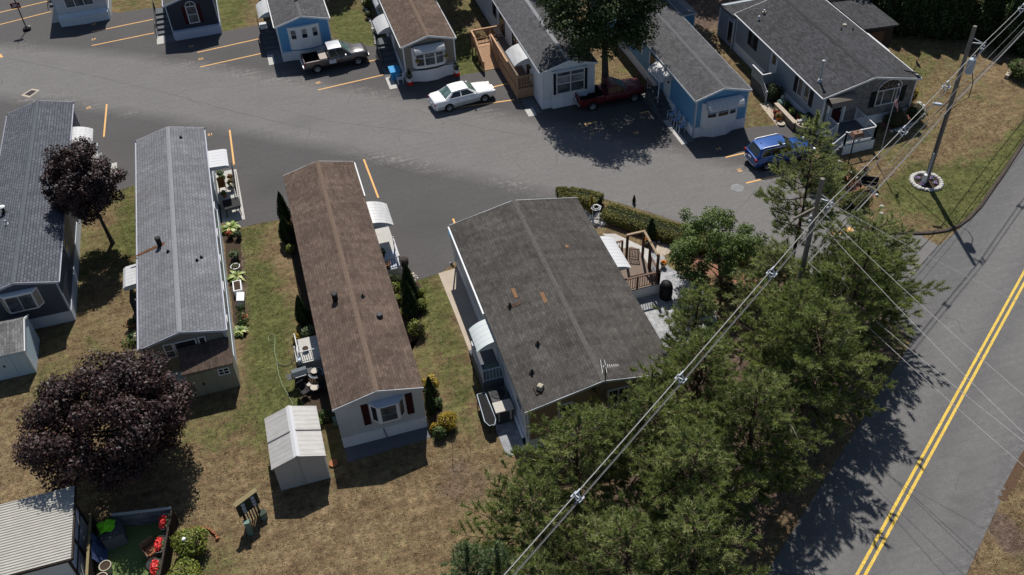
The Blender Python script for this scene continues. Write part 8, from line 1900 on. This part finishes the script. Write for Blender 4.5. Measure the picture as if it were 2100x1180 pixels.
for xx, yy in ((17.72, 39.75), (18.78, 39.75), (18.78, 38.75), (18.78, 37.6)): mb.box(xx - .065, yy - .065, .0, xx + .065, yy + .065, 2.75, 'brown_stain_wood')
mb.bar((17.65, 39.75, 2.8), (18.84, 39.75, 2.8), .14, .1, 'tan_rail_wood'); mb.bar((18.78, 39.8, 2.8), (18.78, 37.5, 2.55), .14, .1, 'tan_rail_wood'); mb.build('frame', t)
for i in range(3):
    mb = MB(); mb.box(17.8, yb + .3 * i, 0, x1, yb + .3 * (i + 1), z * (3 - i) / 4, 'weathered_deck'); mb.build('step', t)
t = thing('gate_panel', (18.4, 40.2, .75), 'brown slatted gate panel standing on the timber deck', 'gate'); mb = MB(); rail_run(mb, [(18.0, 39.95, .75), (18.5, 39.7, .75)], .75, 'brown_stain_wood', 'brown_stain_wood', gap=.09, pw=.05, top=(.06, .05)); mb.build('panel', t)
t = thing('covered_grill', (19.1, 36.7, 0), 'barbecue under a black cover beside the timber deck', 'grill'); mb = MB(); c = Vector((19.05, 36.75, 0)); rings = []
for zz, k_ in ((0, .42), (.3, .46), (.85, .44), (1.08, .36), (1.2, .2), (1.22, .02)): rings.append([c + Vector((k_ * .85 * math.cos(a * PI / 7), k_ * math.sin(a * PI / 7), zz)) for a in range(14)])
mb.loft(rings, 'black_plastic'); mb.build('cover', t, smooth=True)
patio = [tuple(q) for q in pxy((1300, 606), (1352, 560), (1400, 590), (1440, 630), (1470, 690), (1440, 740), (1360, 720))]
patio = [(15.98, 33.3), (15.98, 37.15), (18.9, 37.15), (18.95, 39.9), (19.6, 41.2), (20.6, 41.0), (20.3, 39.2), (21.2, 37.4), (21.6, 35.4), (20.9, 33.6), (18.6, 32.6)]
sheet('patio', patio, 0.010, 'paver_grey', 0)
sheet('mulch_bed', jag(pxy((1226, 470), (1247, 463), (1292, 482), (1340, 505), (1395, 530), (1450, 560), (1530, 590), (1590, 560), (1530, 500), (1400, 470), (1260, 425), (1226, 440)), .06, .6, 9), 0.008, 'red_mulch', 0)
sheet('path', [tuple(q) for q in pxy((1235, 480), (1262, 480), (1330, 512), (1345, 548), (1320, 552), (1290, 520))], 0.013, 'concrete', 0)
sheet('sand_bed', [tuple(q) for q in pxy((1343, 502), (1380, 500), (1382, 515), (1355, 528), (1342, 515))], 0.0135, 'concrete_tan', 0)
sheet('rock_bed', jag(pxy((1192, 418), (1206, 415), (1225, 432), (1243, 462), (1225, 470), (1210, 448)), .08, .4, 11), 0.011, 'white_gravel', 0)
Rr = random.Random(77); t = thing('rock_garden', P(1218, 445), 'pile of white rocks between the hedge and the charcoal roof', 'rocks')
for i in range(70):
    u, v = Rr.random(), Rr.random(); a = P(1195, 418).lerp(P(1222, 466), u); b = P(1208, 416).lerp(P(1242, 462), u); q = a.lerp(b, v); s = Rr.uniform(.1, .22); mb = MB()
    mb.loft([[q + Vector((s * k_ * math.cos(j * PI / 3 + i) * Rr.uniform(.8, 1.2), s * k_ * math.sin(j * PI / 3 + i) * Rr.uniform(.8, 1.2), zz)) for j in range(6)] for zz, k_ in ((0, .9), (s * .6, 1), (s, .5))], 'white_stone' if i % 3 else 'grey_rock'); mb.build('rock', t)
hedge('long clipped olive hedge along the park road', [(18.45, 45.2), (19.4, 44.1), (20.6, 42.75), (22.0, 41.3), (23.6, 39.7), (25.2, 38.0), (26.6, 36.6)], 1.6, .75, 28000, 33)
hedge('rounded hedge end curving round the corner of the charcoal roof', [(15.9, 47.35), (16.7, 47.25), (17.6, 46.75), (18.35, 45.95)], 1.45, .95, 12000, 34)
p = P(1213, 440); arborvitae('yellow flowering spike plant by the white rocks', (p.x, p.y, 0), .2, 1.6, 420, 630, 'leaf_gold', None, .1, 'spike_plant', 'plant')
p = P(1334, 492); arborvitae('small dark conifer cone beside the timber deck', (p.x, p.y, 0), .42, 1.75, 1500, 631); p = P(1300, 417); arborvitae('tiny dark green cone at the outer edge of the hedge', (p.x, p.y, 0), .14, .65, 120, 632, group=None)
p = P(1222, 448); t = thing('lattice_ornament', p, 'small white lattice garden ornament on legs beside the rocks', 'ornament'); mb = MB(); c = p + Vector((0, 0, .9)); 
for rr_ in (.34, .22):
    for j in range(6): a, b = c + Vector((rr_ * math.cos(j * PI / 3), rr_ * math.sin(j * PI / 3), .1 * (.34 - rr_) * 4)), c + Vector((rr_ * math.cos((j + 1) * PI / 3), rr_ * math.sin((j + 1) * PI / 3), .1 * (.34 - rr_) * 4)); mb.bar(a, b, .035, .035, 'white_bright')
for j in range(6): mb.bar(c + Vector((.34 * math.cos(j * PI / 3), .34 * math.sin(j * PI / 3), 0)), c + Vector((.22 * math.cos(j * PI / 3), .22 * math.sin(j * PI / 3), .05)), .03, .03, 'white_bright')
mb.build('lattice', t)
for j in range(4): mb = MB(); q = c + Vector((.32 * math.cos(j * PI / 2 + .4), .32 * math.sin(j * PI / 2 + .4), 0)); mb.tube([q, Vector((q.x, q.y, 0))], .02, 'white_trim', 5); mb.build('leg', t)
for i, (q, lab) in enumerate((((1326, 500), 'orange flower pot behind the timber deck frame'), ((1360, 548), 'orange flower pot at the corner of the timber deck'), ((1296, 470), 'small terracotta and white ornament pot in the red mulch'))):
    p = P(*q); potted(lab, (p.x, p.y, 0), .17, .3, 'tan_pot' if i < 2 else 'terracotta', 'leaf_plant', None, 640 + i, .2, n=40)
    t = thing('flower_clump', (p.x, p.y, .3), ['orange marigolds in the pot behind the deck frame', 'orange marigolds in the pot at the deck corner', 'white blossom on the small mulch bed pot'][i], 'flowers'); flower_patch(t, 'flowers', (0, 0, .05), (.2, .2, .2), 60, .11, 'petal_orange' if i < 2 else 'petal_white', 650 + i)
line_stones('pale edging stones round the sandy bed by the deck', pxy((1342, 500), (1362, 497), (1382, 502)), .25, 14, 'white_stone', .18)
bush('shrub', 'low brown green shrub below the fruit tree', (22.6, 36.0, 0), .8, .6, .35, 500, .12, 'leaf_yew', 660)

# ------------------------------------------------------------------ bottom left building and its terrace
t = thing('garden_building', (-16, 29.5, 0), 'white garden building with corrugated pale roof in the bottom left corner', 'building')
x0, x1, ya, yb = -19.5, -13.55, 27.3, 31.35
plain('corrugated_pale', (.40, .385, .345), .6, var=.15, scale=1.5)
mb = MB(); ymid = 29.5; n = 110; vs = []
for i in range(n + 1):
    yy = ya + (yb - ya) * i / n; hh = .035 * (1 if i % 4 < 2 else 0); vs += [(x0, yy, 2.8 + hh), (x1, yy, 2.8 + hh)]
mb.add(vs, [(2 * i, 2 * i + 1, 2 * i + 3, 2 * i + 2) for i in range(n)], 'corrugated_pale'); mb.add([(x0, ya, 2.72), (x1, ya, 2.72), (x1, yb, 2.72), (x0, yb, 2.72)], [(0, 3, 2, 1)], 'dark_wood'); mb.build('roof', t)
mb = MB(); mb.box(x1 - .02, ya, 2.66, x1 + .06, yb, 2.8, 'dark_wood'); mb.box(x0, ya - .06, 2.66, x1, ya - .003, 2.8, 'dark_wood'); mb.build('fascia', t)
mb = MB(); mb.box(x0, ya + .35, 0, x1 - .35, yb - .2, 2.7, 'white_trim'); mb.build('wall', t)
mb = MB()
for yy in (ya + .35, ya + 1.85, yb - .25): mb.box(x1 - .36, yy - .06, 0, x1 - .28, yy + .06, 2.7, 'dark_wood')
mb.box(x1 - .36, ya + .3, 1.1, x1 - .3, yb - .2, 1.18, 'dark_wood'); mb.build('frame', t)
for a, b in ((ya + .5, ya + 1.75), (ya + 1.95, yb - .35)):
    mb = MB(); mb.box(x1 - .345, a, 1.25, x1 - .32, b, 2.55, 'pale_lavender'); mb.build('window', t)
t = thing('terrace_fence', (-13.2, 28.5, 0), 'dark slatted side fence with a pale handrail beside the corrugated roof', 'fence'); mb = MB(); mb.bar((-13.35, 30.9, 1.2), (-13.45, 26.3, 1.2), .12, .06, 'olive_wood'); mb.bar((-13.35, 30.9, .25), (-13.45, 26.3, .25), .05, .08, 'dark_wood'); mb.build('rail', t)
mb = MB()
for i in range(26): yy = 30.8 - .175 * i; mb.box(-13.42, yy, .1, -13.38, yy + .09, 1.15, 'dark_wood')
mb.build('slats', t)
wA, wB = P(228, 1057, 1.0), P(351, 1043, 1.0); fA, fB = P(352, 1046, 1.0), P(327, 1180, 1.0)
t = thing('terrace_wall', ((wA.x + wB.x) / 2, (wA.y + wB.y) / 2, 0), 'low pebble grey screen wall at the back of the green terrace', 'wall')
stone('pebble_screen', (.12, .125, .14), (.24, .245, .27), (.09, .09, .1)); mb = MB(); mb.bar(wA - Vector((0, 0, .5)), wB - Vector((0, 0, .5)), .07, 1.0, 'pebble_screen'); mb.build('panel', t); mb = MB(); mb.bar(wA + Vector((0, 0, .026)), wB + Vector((0, 0, .026)), .13, .05, 'concrete'); mb.build('cap', t)
t = thing('terrace_fence', ((fA.x + fB.x) / 2, (fA.y + fB.y) / 2, 0), 'dark board fence with trough flower boxes along the right of the green terrace', 'fence'); mb = MB(); fd = fB - fA; nb = int(fd.length / .14)
for i in range(nb + 1): q = fA.lerp(fB, i / nb); mb.bar((q.x, q.y, .02), (q.x, q.y, .95), .03, .12, 'dark_wood')
mb.build('boards', t); mb = MB(); mb.bar(fA, fB, .08, .05, 'dark_wood'); mb.build('rail', t); fa = math.atan2(fd.y, fd.x) + PI / 2
for i, (u, lab) in enumerate(((.17, 'trough of red flowers at the back corner of the terrace fence'), (.52, 'trough of red flowers halfway along the terrace fence'), (.87, 'trough of red flowers nearest the bottom edge of the terrace'))):
    q = fA.lerp(fB, u); t = thing('flower_box', (q.x - .2, q.y, .78), lab, 'flower box', 'red flower troughs on the terrace', fa); mb = MB(); mb.box(-.15, -.42, 0, .15, .42, .2, 'dark_wood'); mb.build('box', t, world=False); mb = MB(); mb.tube([(-.17, -.44, .22), (.17, -.44, .22), (.17, .44, .22), (-.17, .44, .22)], .016, 'concrete', 4); mb.build('rim', t, world=False)
    flower_patch(t, 'leaves', (-.03, 0, .17), (.2, .42, .12), 70, .12, 'leaf_plant', 670 + i); flower_patch(t, 'flowers', (-.1, 0, .25), (.17, .4, .2), 120, .13, 'petal_red', 680 + i)
sheet('terrace_turf', [(-13.5, 26.0), (fB.x, fB.y), (fA.x, fA.y), (wA.x, wA.y), (-13.5, 30.6)], 0.012, 'turf_carpet', 0)
t = thing('cabinet', (-12.5, 29.7, 0), 'grey cabinet with dark lid in the corner of the green terrace', 'cabinet'); mb = MB(); mb.obox((-12.5, 29.75, .43), (.95, .85, .86), .15, 'concrete_grey'); mb.build('cabinet', t); mb = MB(); mb.obox((-12.5, 29.75, .89), (1.0, .9, .06), .15, 'dark_grey_metal'); mb.build('lid', t)
t = thing('plastic_sheet', (-12.85, 29.9, .92), 'crumpled lime green plastic sheet heaped on the grey cabinet', 'plastic sheet'); mb = MB(); Rr = random.Random(5); rings = []
for zz, k_ in ((.92, .34), (1.02, .42), (1.12, .34), (1.22, .22), (1.26, .06)): rings.append([(-12.72 + k_ * Rr.uniform(.6, 1.35) * math.cos(a * PI / 6), 29.95 + .85 * k_ * Rr.uniform(.6, 1.35) * math.sin(a * PI / 6), zz + Rr.uniform(-.05, .06) * (zz > .95)) for a in range(12)])
mb.loft(rings, 'lime_plastic'); mb.build('sheet', t)
t = thing('hanging_cloth', (-13.0, 28.9, 0), 'crumpled navy blue patterned cloth hung on the slatted side fence', 'cloth'); mb = MB(); vs = []
for i in range(9):
    for j in range(9): vs.append((-13.3 + .42 * (j / 8) ** 1.5 + Rr.uniform(-.04, .04), 29.7 - 1.35 * i / 8, 1.12 - 1.0 * j / 8 + Rr.uniform(-.03, .03)))
mb.add(vs, [(i * 9 + j, i * 9 + j + 1, (i + 1) * 9 + j + 1, (i + 1) * 9 + j) for i in range(8) for j in range(8)], 'navy_cloth'); mb.build('cloth', t, smooth=True)
for i, (x, y, r, lab) in enumerate(((-12.85, 28.1, .27, 'tall pale pot of bare soil, upper of two on the terrace'), (-13.0, 27.5, .27, 'tall pale pot of bare soil, lower of two on the terrace'), (-10.05, 29.0, .2, 'small pale pot of bare soil between the red flower troughs'))):
    potted(lab, (x, y, .015), r, .55 if i < 2 else .4, 'tan_pot', None, None, 690 + i, group='pale pots on the terrace', name='plant_pot', cat='pot')
def armchair(label, p, rz):
    t = thing('armchair', p, label, 'armchair', None, rz)
    mb = MB(); mb.box(-.32, -.32, .12, .32, .32, .4, 'brown_wicker'); mb.build('seat', t, world=False); mb = MB(); mb.box(-.34, .3, .12, .34, .42, .88, 'brown_wicker'); mb.build('backrest', t, world=False, bevel=.03)
    for x in (-.38, .32): mb = MB(); mb.box(x, -.32, .12, x + .08, .34, .62, 'brown_wicker'); mb.build('armrest', t, world=False, bevel=.02)
    mb = MB(); mb.box(-.28, -.28, .4, .28, .28, .5, 'terracotta'); mb.build('cushion', t, world=False, bevel=.03)
    for x in (-.3, .3):
        for y in (-.28, .34): mb = MB(); mb.tube([(x, y, 0), (x, y, .13)], .03, 'dark_wood', 6); mb.build('leg', t, world=False)
armchair('brown wicker armchair in the sun on the green terrace', (-10.75, 28.35, .015), .5)
t = thing('side_table', (-10.85, 28.2, 0), 'small dark round table beside the wicker armchair', 'table'); mb = MB(); mb.lathe((-10.7, 27.55, .45), [(.33, 0), (.34, .03)], 'black_metal', 16); mb.build('tabletop', t); mb = MB(); mb.lathe((-10.7, 27.55, .015), [(.2, 0), (.04, .05), (.04, .44)], 'black_metal', 12); mb.build('pedestal', t)
bush('shrub', 'big yellow green bush outside the terrace fence', (-8.95, 27.95, 0), .95, .9, .75, 3000, .12, 'leaf_lime', 700, lumps=10); bush('shrub', 'yellow green bush at the bottom edge below the larger one', (-9.35, 26.35, 0), .9, .8, .7, 2600, .12, 'leaf_lime', 701, lumps=9)
stone_ring('curved row of pinkish edging bricks behind the big yellow green bush', (-8.95, 28.05, 0), 1.15, 12, 15, 'terracotta', .13, .2, 1.6)
t = thing('garden_globe', (-9.3, 28.1, 1.4), 'small white glass globe among the leaves of the big bush', 'garden globe'); mb = MB(); mb.lathe((-9.05, 27.75, 1.3), [(.02, 0), (.08, .03), (.1, .1), (.08, .17), (.02, .2)], 'lamp_clear', 12); mb.build('globe', t, smooth=True); mb = MB(); mb.tube([(-9.05, 27.75, 0), (-9.05, 27.75, 1.3)], .012, 'black_metal', 5); mb.build('stake', t)
